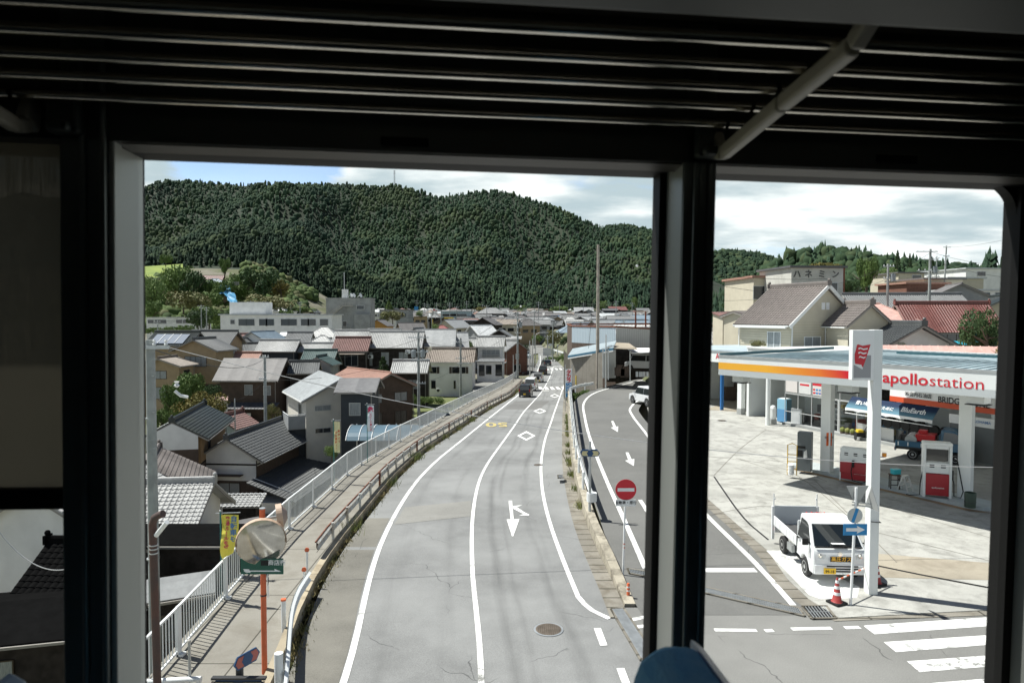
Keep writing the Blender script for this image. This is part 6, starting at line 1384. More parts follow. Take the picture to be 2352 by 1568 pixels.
    for s_ in skirts:   # (side, z, depth, u0, u1, roofkey)
        sd, z_, dp, u0, u1, rk_ = s_; b = MB(); dz = -dp * .38
        if sd == 'f': slope(b, (u0, -W2, z_), (u1, -W2, z_), (u1, -W2 - dp, z_ + dz), (u0, -W2 - dp, z_ + dz), 'tile' if rk_ in ('silver', 'grey', 'dark', 'black', 'brown', 'red', 'green') else 'batten', near)
        elif sd == 'r': slope(b, (L2, u0, z_), (L2, u1, z_), (L2 + dp, u1, z_ + dz), (L2 + dp, u0, z_ + dz), 'tile' if rk_ in ('silver', 'grey', 'dark', 'black', 'brown') else 'batten', near)
        elif sd == 'l': slope(b, (-L2, -u0, z_), (-L2, -u1, z_), (-L2 - dp, -u1, z_ + dz), (-L2 - dp, -u0, z_ + dz), 'tile' if rk_ in ('silver', 'grey', 'dark', 'black', 'brown') else 'batten', near)
        b.build('porch_roof', RM[rk_], e)
    for wv in wins:
        sd, u, z_, w_, h_ = wv[:5]; window(e, sd, W2, L2, u, z_, w_, h_, *(wv[5:]))
    return e
def house2(label, a, b, Ya, Wd, hw, rise, roof, wall, Yb=None, **k):
    A = P(a[0], a[1], Ya); B = G(b[0], b[1], A.z) if Yb is None else P(b[0], b[1], Yb); B.z = A.z; m_ = (A + B) / 2; d = B - A
    # project the ridge middle back to the picture so that house() can take it
    rel = m_ - C0; zc_ = rel.dot(_f); px = CX + FPX * rel.dot(_r) / zc_; py = CY - FPX * rel.dot(_u) / zc_
    return house(label, px, py, m_.y, math.degrees(math.atan2(d.y, d.x)), d.length, Wd, hw, rise, roof, wall, **k)
M['barge'] = mat('barge_board', (.3, .28, .25), .8)
M['whitef'] = M['white']; M['gutterw'] = mat('white_gutter', (.7, .7, .68), .5)
# ---- near group, left of the embankment
near_h = house2('two storey house with white upper wall and dark grey tiled roof beside the fence', (528, 1006), (648, 962), 60, 4.8, 2.35, 1.45, 'dark', 'whitewall', near=True, ov=.9, gov=.7, lower='brown', band=.62,
   wins=[('l', -.1, -1.75, 1.9, 1.55, 'bronze', 'curtain', True)], down=8, skirts=[('f', .35, 4.3, -7.6, 6.6, 'dark')])
b = MB(); b.box((-6.0, .1, .55), (.7, 2.6, .08)); b.build('window_hood', M['brown'], near_h)
b = MB(); b.box((0, -2.43, .15), (11.0, .06, 2.3)); b.build('brown_cladding', M['brown'], near_h)
b = MB(); b.cyl((-5.8, 2.45, 0), .05, 4.4, 8); b.cyl((-5.8, -2.5, .2), .05, 3.4, 8); b.build('downpipe', M['bronze'], near_h)
b = MB(); b.box((-3.7, -4.0, -2.6), (6.9, 3.0, 2.2)); b.build('wing_wall', M['whitewall'], near_h)
b = MB(); b.tube([(-6.8, -2.6, .6), (-6.2, -4.5, -.35), (-5.9, -6.0, -1.0)], .05, 6); b.build('gutter_pipe', M['alu'], near_h)
house2('two storey ochre house with mossy black tiled roof', (400, 967), (466, 931), 58, 4.2, 2.7, 1.15, 'black', 'ochre', near=True, ov=.8, gov=.7, wins=[('l', .3, -1.9, 2.0, 1.9, 'bronze', 'curtain', True), ('f', -2.2, .8, .9, 1.2, 'bronze', 'glass')], lower='brown', down=7, band=.02)
oh_ = bpy.data.objects['house'] if False else [o for o in bpy.data.objects if str(o.get('label', '')).startswith('two storey ochre')][0]; lx = -max(v.co.x for v in oh_.children[0].data.vertices) - .02
b = MB(); b.prism([(lx, -2.05, 1.5), (lx, 2.05, 1.5), (lx, 2.05, 2.65), (lx, 0, 3.75), (lx, -2.05, 2.65)], (-.03, 0, 0)); b.build('gable_plaster', M['whitewall'], oh_, recalc=True)
b = MB(); b.box((lx, 0, .6), (.05, 4.1, 1.8)); b.build('dark_boarding', M['brown'], oh_)
house('small house with weathered red tiled roof and pale green wall', 530, 952, 74, 80, 3.6, 3.2, 4.6, 1.0, 'red', 'paleblue', near=True, ov=.5, wins=[('f', -.4, 1.2, 1.0, 1.6, 'alu', 'glass')])
house('bright silver tiled roof of the low house behind the near pole', 362, 1112, 39, 6, 5.0, 6.2, 2.1, 1.75, 'silver', 'whitewall', near=True, ov=.9, gov=.7, wins=[], down=8)
house('brown black tiled roof tucked between the ochre house and the silver roof', 352, 1050, 49, 112, 6.5, 6.6, 2.2, 1.9, 'mauve', 'brown', near=True, ov=.7, down=8)
house('small silver tiled lean-to between the two near tiled houses', 537, 1140, 47, 3, 3.4, 1.2, 1.8, .5, 'silver', 'wooddark', near=True, kind='shed', ov=.3)
house('dark boarded house in shade below the fence with a flat brown roof', 512, 1205, 38, 40, 3.0, 2.6, 2.2, .4, 'slate', 'wooddark', style='plain', ov=.5, cap=False)
house('low grey sheet roof in shade at the foot of the fence', 415, 1325, 27, 25, 1.9, 1.2, 2.4, .4, 'slatepale', 'wooddark', style='plain', ov=.3, cap=False)
house('black boarded shed under the red pipe at the left edge', 400, 1215, 34, 0, 7.0, 3.0, 4.0, .3, 'shade_roof', 'wooddark', style='plain', ov=.2, cap=False)  # shade of the neighbouring houses is put into the roof colour
# seen through the left pane
house('white clad gable house with bright tiled roof seen through the half blinded window', 195, 1085, 40, 88, 8.0, 6.2, 4.6, 1.9, 'silver', 'whitewall', near=True, ov=.6)
house('dark tiled house in shade under the white clad gable', 215, 1250, 31, -3, 3.4, 4.6, 1.8, 1.5, 'shade_roof', 'wooddark', near=True, ov=.5)
house('black flat roofed shed at the lower left corner', 30, 1385, 27, 14, 5.5, 4.5, 2.2, .5, 'shade_roof', 'wooddark', style='plain', cap=False)  # the black roof colour is painted shade
# ---- pale block house with balcony and dark wing
hb = house2('pale grey cube house with ribbed sloping roof and small windows', (785, 869), (735, 853), 71, 7.4, 6.3, 1.95, 'palemetal', 'beigewall', style='batten', ov=.5, gov=.4, cap=False,
   wins=[('l', -2.0, 5.0, 1.65, .55, 'alu', 'curtain'), ('l', -2.0, 2.7, 1.6, .5, 'alu', 'glass'), ('b', 2.2, 3.6, 1.6, 1.9, 'alu', 'glass')], down=5)
b = MB(); b.box((-3.4, 4.6, 3.3), (3.2, 1.7, .14)); b.box((-3.4, 5.4, 4.0), (3.2, .1, 1.3)); b.box((-5.0, 4.6, 4.0), (.1, 1.7, 1.3)); b.build('balcony', M['greywall'], hb)
b = MB(); b.box((-3.3, 4.4, .8), (2.6, 1.5, 5.0)); b.build('entrance_block', M['charcoal'], hb)
b = MB(); b.bar((-5.05, 3.75, 4.75), (-5.05, 5.45, 4.75), .06); b.bar((-5.05, 5.45, 4.75), (-1.8, 5.45, 4.75), .06); b.build('balcony_rail', M['white'], hb)
house('charcoal walled house wing with dark slate roof beside the pale cube house', 827, 870, 68.5, 2, 2.9, 4.6, 6.8, .95, 'slatedark', 'charcoal', style='plain', ov=.5, gov=.6, cap=False, wins=[('f', -.1, 4.4, 1.05, 1.2, 'alu', 'curtain')], down=5)
house('rust pink sheet roofed house behind the charcoal wing', 846, 852, 86, -48, 9.5, 7.0, 5.4, 1.6, 'rust', 'brown', style='batten', ov=.7, down=5, wins=[])
hm = house('dark timber house with wide mauve slate roof among garden trees', 587, 824, 96, -3, 7.8, 5.6, 4.9, 2.3, 'slate', 'brown', style='plain', ov=.7, cap=False, wins=[('f', .2, 2.4, 1.1, 1.4, 'alu', 'curtain'), ('f', 2.8, 2.4, 1.0, 1.3, 'alu', 'curtain')], skirts=[('f', 1.4, 1.8, -3.5, 4.5, 'slatedark')])
b = MB(); b.box((-1.5, -3.6, -1.3), (4.6, .1, 2.6)); b.build('white_lower_wall', M['whitewall'], hm)
ho = house('tan walled house with dark tiled roofs and solar panels', 408, 764, 112, -3, 6.4, 6.0, 3.6, 1.7, 'black', 'tan', near=False, ov=.7, wins=[], down=6)
b = MB(); b.quad((-2.9, -3.3, 3.7), (2.6, -3.3, 3.7), (2.6, -.9, 5.1), (-2.9, -.9, 5.1)); b.quad((-2.9, -3.3, 3.6), (2.6, -3.3, 3.6), (2.6, -3.3, 3.7), (-2.9, -3.3, 3.7)); b.build('solar_panel', mat('solar_panel', (.10, .13, .18), .6, spec=.2), ho)
for k in (1, 2, 3): b = MB(); b.bar((-2.9 + 5.5 * k / 4, -3.32, 3.75), (-2.9 + 5.5 * k / 4, -.9, 5.13), .05); b.build('panel_frame', M['white'], ho)
house('tan gable end with a wide four pane window under a grey green roof', 470, 779, 104, 84, 5.0, 6.4, 5.2, 1.4, 'dark', 'tan', near=False, ov=.7, wins=[('l', 0, 2.6, 3.4, 1.5, 'bronze', 'curtain')], down=5, lower='brown')
house('dark tiled roof with raised ridge joining the tan gable', 494, 762, 114, -2, 6.6, 5.6, 5.4, 1.7, 'dark', 'tan', ov=.7)
h_ = house('low tan gable with laundry terrace below the tan house', 385, 822, 97, 88, 4, 5.4, 2.4, .9, 'brown', 'tan', ov=.6, down=6)
# ---- middle rows, left to centre
T = 'tile'
rows = [
 ('silver tiled long roof with dark wall above the mauve slate house', 643, 783, 120, 0, 6.2, 4.5, 4.8, 1.5, 'silver', 'charcoal', 'gable', T, [('f', 0, 1.6, 6, .8, 'alu', 'glass')], [('f', 1.6, 2.6, -5, 4.4, 'silver')]),
 ('pale gable house with blue grey roof behind the silver long roof', 604, 762, 140, 75, 7, 7.5, 4.6, 2.0, 'paleblue', 'whitewall', 'gable', 'batten', [], []),
 ('green tiled roof with small white edged gable', 737, 806, 112, 0, 4.6, 5, 3.6, 1.7, 'green', 'brown', 'gable', T, [], []),
 ('silver tiled roof strip behind the green tiled roof', 729, 790, 122, 0, 5.6, 4, 4.5, 1.1, 'silver', 'brown', 'gable', T, [], []),
 ('small house with green gable facing the fence', 739, 819, 104, 86, 3.5, 4.0, 3.2, 1.0, 'green', 'greywall', 'gable', T, [('l', 0, .4, 4.6, 1.4, 'bronze', 'glass')], []),
 ('red brown tiled house with balcony and air conditioner', 812, 777, 118, 0, 5.3, 5, 5.0, 1.8, 'red', 'wooddark', 'gable', T, [('f', .2, 2.2, 2.2, 2.0, 'alu', 'glass'), ('f', -2.6, 2.0, 1.2, 1.2, 'alu', 'curtain')], [('f', 4.6, 1.0, -4.5, 2.6, 'brown')]),
 ('silver tiled roof rising just behind the red brown tiled house', 810, 761, 128, 0, 5.6, 5, 5.0, 1.6, 'silver', 'wooddark', 'gable', T, [], []),
 ('large dark walled inn with wide silver tiled roof', 913, 764, 122, 0, 8.9, 7, 6.0, 2.3, 'silver', 'wooddark', 'gable', T, [('f', -4.6, 2.6, 1.6, 2.4, 'bronze', 'curtain'), ('f', -1.6, 2.6, 1.4, 2.4, 'bronze', 'curtain'), ('f', 1.6, 2.6, 1.6, 2.4, 'bronze', 'curtain'), ('f', 4.6, 2.6, 1.4, 2.4, 'bronze', 'glass')], []),
 ('low silver tiled wing with water heater in front of the dark inn', 945, 830, 103, -2, 4.7, 3.6, 3.0, 1.3, 'silver', 'wooddark', 'gable', T, [('f', 0, .3, 3, 1.4, 'bronze', 'curtain')], []),
 ('pale smooth roofed house behind the pole with transformers', 1009, 758, 128, 2, 5.4, 7, 5.2, 2.6, 'slatepale', 'cream', 'gable', 'plain', [('f', -1.6, 2.8, 2.6, 1.4, 'bronze', 'glass'), ('f', 2.6, 2.8, 2, 1.2, 'bronze', 'glass')], []),
 ('pale roof with a skylight next to the smooth roofed house', 1056, 765, 131, 8, 2.2, 7, 4.8, 2.8, 'slatepale', 'whitewall', 'gable', 'plain', [], []),
 ('white house with brown tiled roof and black shutters beside the kei car', 1038, 803, 117, -2, 7.4, 5.6, 5.7, 1.7, 'brown', 'whitewall', 'gable', T, [('f', 1.5, 3.6, 2.2, 1.0, 'bronze', 'glass', False, True), ('f', -2.8, 3.6, 1.0, 1.0, 'bronze', 'glass', False, True), ('f', -2.8, 1.0, .7, 1.3, 'bronze', 'glass'), ('f', .8, 1.0, .3, 1.3, 'bronze', 'glass')], []),
 ('white corner shop house with silver tiled roof at the junction', 1128, 775, 134, -4, 4.7, 4.6, 5.4, 1.5, 'silver', 'whitewall', 'gable', T, [('f', .2, 3.2, 3.4, 1.4, 'alu', 'curtain', True)], [('f', 2.4, 3.0, -3.6, 2.6, 'grey')]),
 ('brick walled house with long grey tiled roof behind the corner shop', 1170, 784, 148, -62, 7, 5, 5.0, 1.7, 'grey', 'brick', 'gable', T, [], []),
 ('single storey white annexe with doors below the corner shop', 1125, 824, 128, -4, 4.6, 2.0, 2.9, .4, 'grey', 'whitewall', 'shed', 'plain', [('f', -1.4, .2, 1, 2.0, 'bronze', 'glass'), ('f', -.1, .5, 1, 1.6, 'bronze', 'glass'), ('f', 1.8, .2, 1.2, 2.1, 'bronze', 'glass')], []),
 ('timber framed house with white sheet roof in the middle of the town', 1105, 748, 172, 40, 6.0, 6.4, 4.6, 2.2, 'white', 'greywall', 'gable', 'plain', [], []),
 ('traditional house with dark gable and striped eaves in the centre', 1150, 757, 165, 84, 6, 5, 4.4, 1.5, 'grey', 'wooddark', 'gable', T, [], [('l', 4.4, 1.6, -5.5, 5.5, 'silver')]),
 ('silver hipped roof beside the concrete tower', 745, 752, 150, 0, 6.4, 5, 4.6, 1.8, 'silver', 'greywall', 'hip', T, [('f', -3, 2.8, 3, 1.3, 'bronze', 'glass')], []),
 ('second silver hipped roof below the first one', 741, 772, 136, 0, 5.6, 4.6, 4.0, 1.7, 'silver', 'greywall', 'hip', T, [], []),
 ('faded red roofed house on the left of the blue grey roof', 558, 768, 150, 10, 4.6, 5, 4, 1.4, 'red', 'whitewall', 'gable', T, [], []),
 ('pale gable with dark slit window and grey roof below the school', 582, 777, 138, 60, 5, 5, 3.6, 1.5, 'grey', 'cream', 'gable', 'plain', [('l', -1, 1.6, .4, 1.2, 'bronze', 'glass')], []),
 ('orange timber gable with dark frame beside the tower', 874, 735, 230, 84, 8, 6.4, 4.2, 1.8, 'slate', 'orangewall', 'gable', 'plain', [('l', 0, .5, 9, .2, 'bronze', 'glass')], []),
 ('brown grey roofed barn in front of the far junction', 943, 742, 205, 25, 7, 6, 3.4, 2.0, 'slate', 'tan', 'gable', 'plain', [], []),
 ('red roofed house below the far road junction', 1015, 748, 215, 0, 6, 5, 3.2, 1.6, 'redmetal', 'brown', 'hip', 'plain', [], []),
 ('grey tiled roof with dark gable left of the pale smooth roof', 962, 755, 160, 78, 6, 6, 3.6, 1.6, 'grey', 'wooddark', 'gable', T, [], []),
 ('grey roofed house squeezed between the school and the hipped roofs', 690, 765, 142, 4, 4.4, 4.4, 4.4, 1.4, 'grey', 'whitewall', 'gable', T, [], []),
 ('dark tiled house left of the blue grey gable', 572, 790, 128, 12, 4.6, 4.6, 4.4, 1.5, 'dark', 'cream', 'gable', T, [], []),
 ('small red tiled lean roof above the mauve slate roof', 571, 812, 112, 0, 3.4, 2.6, 3.4, .8, 'rust', 'brown', 'gable', T, [], []),
 ('white sheet roofed shed beside the school corner', 668, 764, 155, 0, 3.6, 3.2, 3.0, .6, 'white', 'paleblue', 'gable', 'plain', [], []),
 ('dark tiled house behind the cube house', 700, 832, 98, 10, 3.4, 4, 3.8, 1.2, 'dark', 'wooddark', 'gable', T, [], []),
 ('silver tiled house behind the corner shop', 1090, 778, 150, 0, 3.6, 4, 4.2, 1.4, 'silver', 'wooddark', 'gable', T, [], []),
 ('dark grey gable between the inn and the pale roof', 985, 778, 140, 80, 4, 4.4, 4.2, 1.4, 'dark', 'cream', 'gable', T, [], []),
 ('small pink awning roofed lean-to below the green gable', 706, 846, 100, 0, 2.6, 1.8, 2.4, .4, 'pinkmetal', 'tan', 'shed', 'plain', [], []),
 ('long bright corrugated strip roof behind the inn', 883, 758, 150, 0, 6.5, 3, 3, .7, 'silver', 'greywall', 'gable', T, [], []),
]
for (lb, px, py, Y, rot, L_, Wd, hw_, rise, rf, wl, kd, st, wn, sk) in rows:
    house(lb, px, py, Y, rot, L_, Wd, hw_, rise, rf, wl, kind=kd, style=st if kd == 'gable' else 'plain', wins=wn, skirts=sk, near=False)
# water heater and air conditioners as things of their own
def ac(px, py, Y, label):
    p = P(px, py, Y); e = thing('air_conditioner', tuple(p), 0, label, 'air conditioner'); b = MB(); b.box((0, 0, 0), (.85, .32, .62)); b.build('case', M['white'], e, bevel=.02); b = MB(); b.lathe((-.1, -.165, 0), [(.24, 0), (.25, .012), (.001, .013)], 18, axis=(0, -1, 0)); b.build('fan_grille', M['darkmetal'], e)
ac(851, 819, 117, 'white air conditioner on the terrace of the red brown tiled house'); ac(937, 808, 117, 'white air conditioner on the front of the dark inn'); ac(1008, 896, 113, 'white air conditioner at the foot of the white house')
p = P(983, 805, 104); e = thing('solar_water_heater', tuple(p), 0, 'slanted solar water heater with cylinder on the low silver tiled wing', 'water heater')
b = MB(); b.prism([(-2.0, -.3, -1.3), (.2, -.3, .0), (.2, .6, .0), (-2.0, .6, -1.3)], (0, 0, .12)); b.build('collector', M['lightsteel'], e, recalc=True); b = MB(); b.cyl((.3, .1, .25), .3, 1.0, 16, axis='Y'); b.build('tank', mat('tank_cream', (.6, .55, .42), .5), e, smooth=True); b = MB(); b.bar((.3, .1, 0), (.3, .1, -1.9), .05); b.bar((-.6, .1, -.5), (-.6, .1, -1.9), .05); b.build('stand', M['darkmetal'], e)
# arched carport beside the embankment
p = P(905, 984, 62); e = thing('arched_carport', tuple(p), R(2), 'carport with arched blue translucent roof below the white fence', 'carport'); b = MB(); n_ = 8
for i in range(n_):
    a0, a1 = math.pi * (.12 + .6 * i / n_), math.pi * (.12 + .6 * (i + 1) / n_); y0, y1 = -2.6 * math.cos(a0), -2.6 * math.cos(a1); z0_, z1_ = 1.5 * math.sin(a0), 1.5 * math.sin(a1)
    b.quad((-3.9, y0, z0_ - 1.2), (3.9, y0, z0_ - 1.2), (3.9, y1, z1_ - 1.2), (-3.9, y1, z1_ - 1.2))
b.build('roof', mat('carport_blue', (.10, .16, .20), .3, spec=.7), e)
for k in range(8):
    b = MB(); b.tube([(-3.9 + 7.8 * k / 7, -2.6 * math.cos(math.pi * (.12 + .6 * i / n_)), 1.5 * math.sin(math.pi * (.12 + .6 * i / n_)) - 1.17) for i in range(n_ + 1)], .04, 6); b.build('rib', M['white'], e)
for s_ in (-3.7, 0, 3.7): b = MB(); b.bar((s_, 1.6, .2), (s_, 1.6, -4), .1); b.build('post', M['alu'], e)
p = P(860, 912, 84); 
house('small shed with red roof and pale blue wall in the vegetable garden', 883, 887, 96, 8, 4.4, 2.6, 2.3, .5, 'redmetal', 'paleblue', kind='gable', style='batten', ov=.2, cap=False, cat='shed')
house('little white garden shed with pink roof among the garden trees', 498, 968 - 55, 86, 20, 2.2, 2.0, 2.4, .4, 'pinkmetal', 'whitewall', style='plain', ov=.2, cap=False, cat='shed')
# ---- concrete tower with outside stairs
tw = P(800, 686, 205); te = thing('concrete_tower', (tw.x, tw.y, tw.z), R(1), 'tall grey concrete building with an outside staircase and rooftop tanks', 'building')
k = 205 / FPX; tw_ = 102 * k; th_ = 24
b = MB(); b.box((0, 3.5, -th_ / 2), (tw_, 7, th_)); b.box((tw_ * .32, -.6, -th_ / 2 - 2.4), (tw_ * .34, 1.2, th_ - 4.4)); b.build('wall', M['conc_grey'], te); b = MB(); b.box((0, 3.5, .12), (tw_ + .3, 7.3, .3)); b.build('parapet', M['conc_grey'], te)
b = MB()
for (x0, z0_, x1, z1_) in ((-5.2, -5.4, -1.2, -2.2), (-1.2, -2.2, 1.6, -2.2), (-5.2, -5.4, -6.6, -5.4), (-6.4, -5.4, -1.6, -9.2), (-1.6, -9.2, 1, -9.2), (-1.8, -9.2, -6.0, -12.2), (-6.2, -12.2, -1.8, -15.2)):
    b.bar((x0, -1.2, z0_), (x1, -1.2, z1_), 1.1, .22)
    for dz in (.5, 1.0): b.bar((x0, -1.75, z0_ + dz), (x1, -1.75, z1_ + dz), .06)
    for j in range(5): t = j / 4; b.bar((x0 + (x1 - x0) * t, -1.75, z0_ + (z1_ - z0_) * t), (x0 + (x1 - x0) * t, -1.75, z0_ + (z1_ - z0_) * t + 1.0), .05)
b.build('outside_stair', mat('stair_paint', (.42, .40, .35), .7), te)
for (x, z, w, h) in ((3.6, -2.6, 2.2, 1.1), (-1.1, -7.6, 1.1, 1.6), (.3, -12.6, 2.6, 2.0)):
    b = MB(); b.box((x, -.04 if x < 2 else -.04 , z), (w + .2, .1, h + .2)); w_ = b.build('window', M['alu'], te); b = MB(); b.box((x, -.1, z), (w, .03, h)); b.build('pane', M['glass'], w_)
b = MB(); b.box((-1.4, 2, 1.6), (1.6, 1.6, 2.6)); b.build('rooftop_tank', M['whitewall'], te)
b = MB(); b.cyl((-1.5, 1.5, 4), .12, 8, 6); b.build('mast', M['lightsteel'], te)
for x in (.4, 1.2, 3.2): b = MB(); b.lathe((x, 1.5, 1.0), [(.05, -1), (.08, 0), (.7, .3)], 12, axis=(.8, -.4, .3)); b.build('dish', M['white'], te)
# ---- long white school building and its neighbours
def block(label, px0, px1, pyt, pyb, Y, dp, wall, wins=(), cat='building', roofm='white', rot=0., name='office_block', par=.3):
    a = P(px0, pyt, Y); c = P(px1, pyt, Y); bt = P(px0, pyb, Y).z; w = c.x - a.x; h = a.z - bt; e = thing(name, ((a.x + c.x) / 2, Y, bt), R(rot), label, cat)
    dn_ = max(0, bt - zt((a.x + c.x) / 2, Y)) + .5
    b = MB(); b.box((0, dp / 2, (h - dn_) / 2), (w, dp, h + dn_)); b.build('wall', M[wall], e); b = MB(); b.box((0, dp / 2, h + par / 2), (w + .8, dp + .8, par)); b.build('roof', RM[roofm] if roofm in RM else M[roofm], e)
    for (u, v_, ww, hh) in wins:
        b = MB(); b.box((-w / 2 + u * w, -.03, v_ * h), (ww + .15, .1, hh + .15)); wo_ = b.build('window', M['alu'], e); b = MB(); b.box((-w / 2 + u * w, -.09, v_ * h), (ww, .03, hh)); b.build('pane', M['glass'], wo_)
    return e
sb = block('long low white school building with a row of dark windows', 506, 762, 724, 764, 168, 10, 'whitewall', [(.11, .62, 1.0, 1.0)] + [(x, .6, 2.0, 1.6) for x in (.20, .27, .385, .445, .58, .65, .76, .82, .93)], roofm='palemetal')
b = MB(); b.box((-8, 5, 6.0), (9, 5, 3.2)); b.build('roof_block', M['whitewall'], sb)
block('pale two storey school wing among trees at the far left', 336, 462, 730, 752, 300, 10, 'whitewall', [(x, .62, 2.6, 1.6) for x in (.08, .2, .31, .6, .72, .84, .93)], roofm='palemetal')
block('white roofed hall behind the long school building', 580, 655, 716, 726, 260, 14, 'whitewall', [], roofm='white')
house('white curved roof temple hall behind the long school building', 641, 708, 330, 0, 14, 10, 3, 3.0, 'white', 'whitewall', kind='hip', cat='temple'); 
house('dark walled warehouse with pale grey gable roof left of the white temple hall', 612, 721, 235, 12, 12, 12, 3, 2.6, 'grey', 'wooddark', kind='gable', style='plain')
house('blue grey gable roofs just right of the white temple hall', 683, 722, 235, -4, 11, 9, 2.6, 2.4, 'slatepale', 'wooddark', style='plain')
block('grey concrete office above the orange gable', 872, 938, 712, 735, 330, 16, 'greywall', [(x, .5, 2, 2) for x in (.2, .3, .75, .85)], roofm='slate')
block('low white building with pale roof next to the tower', 853, 902, 728, 742, 260, 8, 'whitewall', [(.5, .5, 2, 1)], roofm='palemetal')
block('pale blue shop building beside the far road sign', 1013, 1082, 715, 727, 360, 14, 'paleblue', [(.3, .3, 8, 1.2), (.6, .3, 8, 1.2)], roofm='palemetal')
block('brown walled building with blue grey flat roof near the yellow flags', 1064, 1110, 737, 753, 265, 10, 'brown', [(.4, .5, 3, 1.5)], roofm='paleblue')
# ---- corrugated warehouse, block wall shed and carport right of the road
wh_ = P(1313.6, 749, 92); w2 = P(1414.7, 751, 84); w3 = P(1520, 757, 88); e = thing('corrugated_warehouse', tuple(wh_), 0, 'large corrugated warehouse with pale blue wall and rust red parapet', 'warehouse')
def rl3(p): return Vector(p) - wh_
def corr(a, c, zt_, zb_, m, name, per=.35, amp=.03):
    b = MB(); n_ = int((c - a).length / per * 2); d = (c - a); nr = Vector((d.y, -d.x, 0)).normalized()
    pts = [a + d * (i / n_) + nr * (amp * (1 if (i // 1) % 2 else 0)) for i in range(n_ + 1)]
    for i in range(n_): b.quad((pts[i].x, pts[i].y, zb_), (pts[i + 1].x, pts[i + 1].y, zb_), (pts[i + 1].x, pts[i + 1].y, zt_), (pts[i].x, pts[i].y, zt_))
    return b.build(name, m, e)
A_, B_, C_ = rl3(wh_), rl3(w2), rl3(w3); za = 0
corr(A_, B_, 0, -2.2, mat('corrugated_blue', (.42, .50, .55), .6), 'upper_cladding'); corr(B_, C_, .0, -2.6, mat('corrugated_white', (.54, .54, .51), .6), 'upper_cladding')
b = MB(); b.add([(p.x, p.y, z) for z in (-2.2, -11) for p in (A_, B_, C_)], [(0, 1, 4, 3), (1, 2, 5, 4)]); D_ = rl3((wh_.x + 1, 112, wh_.z)); b.add([(A_.x, A_.y, 0), (D_.x, D_.y, 0), (D_.x, D_.y, -11), (A_.x, A_.y, -11)], [(0, 1, 2, 3)]); b.build('lower_wall', M['brown'], e, recalc=True)
b = MB(); 
for p_, q_ in ((A_, B_), (B_, C_), (A_, D_), (D_, D_ + Vector((18, 0, 0)))): b.bar(p_ + Vector((0, 0, .05)), q_ + Vector((0, 0, .05)), .16, .2)
b.build('parapet', M['rust'], e)
b = MB(); b.add([(A_.x, A_.y, -.5), (B_.x, B_.y, -.5), (C_.x, C_.y, -.5), (D_.x + 16, D_.y, -.5), (D_.x, D_.y, -.5)], [(0, 1, 2, 3, 4)]); b.build('roof', M['rust'], e, recalc=True)
for px in (1460, 1483): p = P(px, 715, 98); p2 = P(px, 760, 98); b = MB(); b.bar(p - wh_, p2 - wh_, .2); b.build('red_mast', M['rust'], e)
sA = P(1309, 815, 76); sB = P(1385, 797, 71); e = thing('block_wall_shed', tuple(sA), 0, 'block walled shed with a blue edged roof and open carport beside the ramp', 'shed')
d_ = sB - sA; d_.z = 0
b = MB(); b.add([(0, .1, -7.5), (d_.x, d_.y + .1, -3.6), (d_.x, d_.y + .1, .6), (0, .1, -.35), (0, 9, -7.5), (0, 9, .2)], [(0, 1, 2, 3), (0, 3, 5, 4)]); b.build('wall', M['block'], e, recalc=True)
o1, o2 = Vector((-.25, -.5, -.15)), Vector((d_.x + 1.0, d_.y - .6, .95)); bk = Vector((.8, 3.2, .62))
b = MB(); b.prism([o1, o2, o2 + bk, o1 + bk], (0, 0, .12)); b.build('roof', mat('shed_roof_blue', (.27, .32, .34), .6, var=.1, vs=1), e, recalc=True)
b = MB(); b.bar(o1 + Vector((0, -.02, 0)), o2 + Vector((0, -.02, 0)), .08, .22); b.build('blue_fascia', mat('fascia_blue', (.06, .16, .24), .5), e); b = MB(); b.bar(o1 + Vector((0, .0, -.2)), o2 + Vector((0, .0, -.2)), .08, .12); b.build('gutter', M['white'], e)
cp = [P(1395, 800, 71), P(1465, 803, 69), P(1445, 789, 78), P(1408, 787, 78)]; b = MB(); b.prism([p - sA for p in cp], (0, 0, .06)); b.build('carport_roof', mat('asbestos_sheet', (.34, .29, .22), .9, var=.1, vs=2), e, recalc=True)
cp = [P(1450, 812, 70), P(1530, 808, 68), P(1530, 800, 80), P(1440, 800, 80)]; b = MB(); b.prism([p - sA for p in cp], (0, 0, .08)); b.build('carport_roof', M['whitewall'], e, recalc=True)
for px, pt, pb in ((1397, 803, 872), (1447, 806, 874), (1385, 800, 868)): a, c = P(px, pt, 70.5), P(px, pb, 70.5); b = MB(); b.bar(a - sA, c - sA, .1); b.build('post', M['alu'], e)
for k in range(4): a, c = P(1386 + k * 8, 803, 73 + k), P(1386 + k * 8, 868, 73 + k); b = MB(); b.box((a + c) / 2 - sA, (.42, .05, (a - c).z)); b.build('sliding_door', M['alu'], e)
a, c = P(1400, 800, 80), P(1530, 872, 84); b = MB(); b.box((a + c) / 2 - sA, ((c - a).x, .15, 4.2)); b.build('back_wall', M['wooddark'], e)
for k, (px, py) in enumerate(((1423, 853), (1436, 856), (1463, 857), (1472, 857))):
    p = P(px, py, 72); q_ = thing('storage_bin', tuple(p - Vector((0, 0, .4))), 0, ['brown rack of tools inside the open carport', 'dark crate beside the carport post', 'white canisters in front of the parked minivan', 'second group of white canisters beside the minivan'][k], 'storage'); b = MB()
    if k < 2: b.box((0, 0, .4), (1.0, .5, .9)); b.box((0, 0, .95), (.7, .4, .3))
    else: [b.cyl((i * .35, 0, .3), .14, .55, 10) for i in range(3)]
    b.build('body', M['brown'] if k < 2 else M['white'], q_)
gl_ = [G(*p) for p in [(1400, 875), (1490, 862), (1600, 850), (1600, 826), (1400, 838)]]
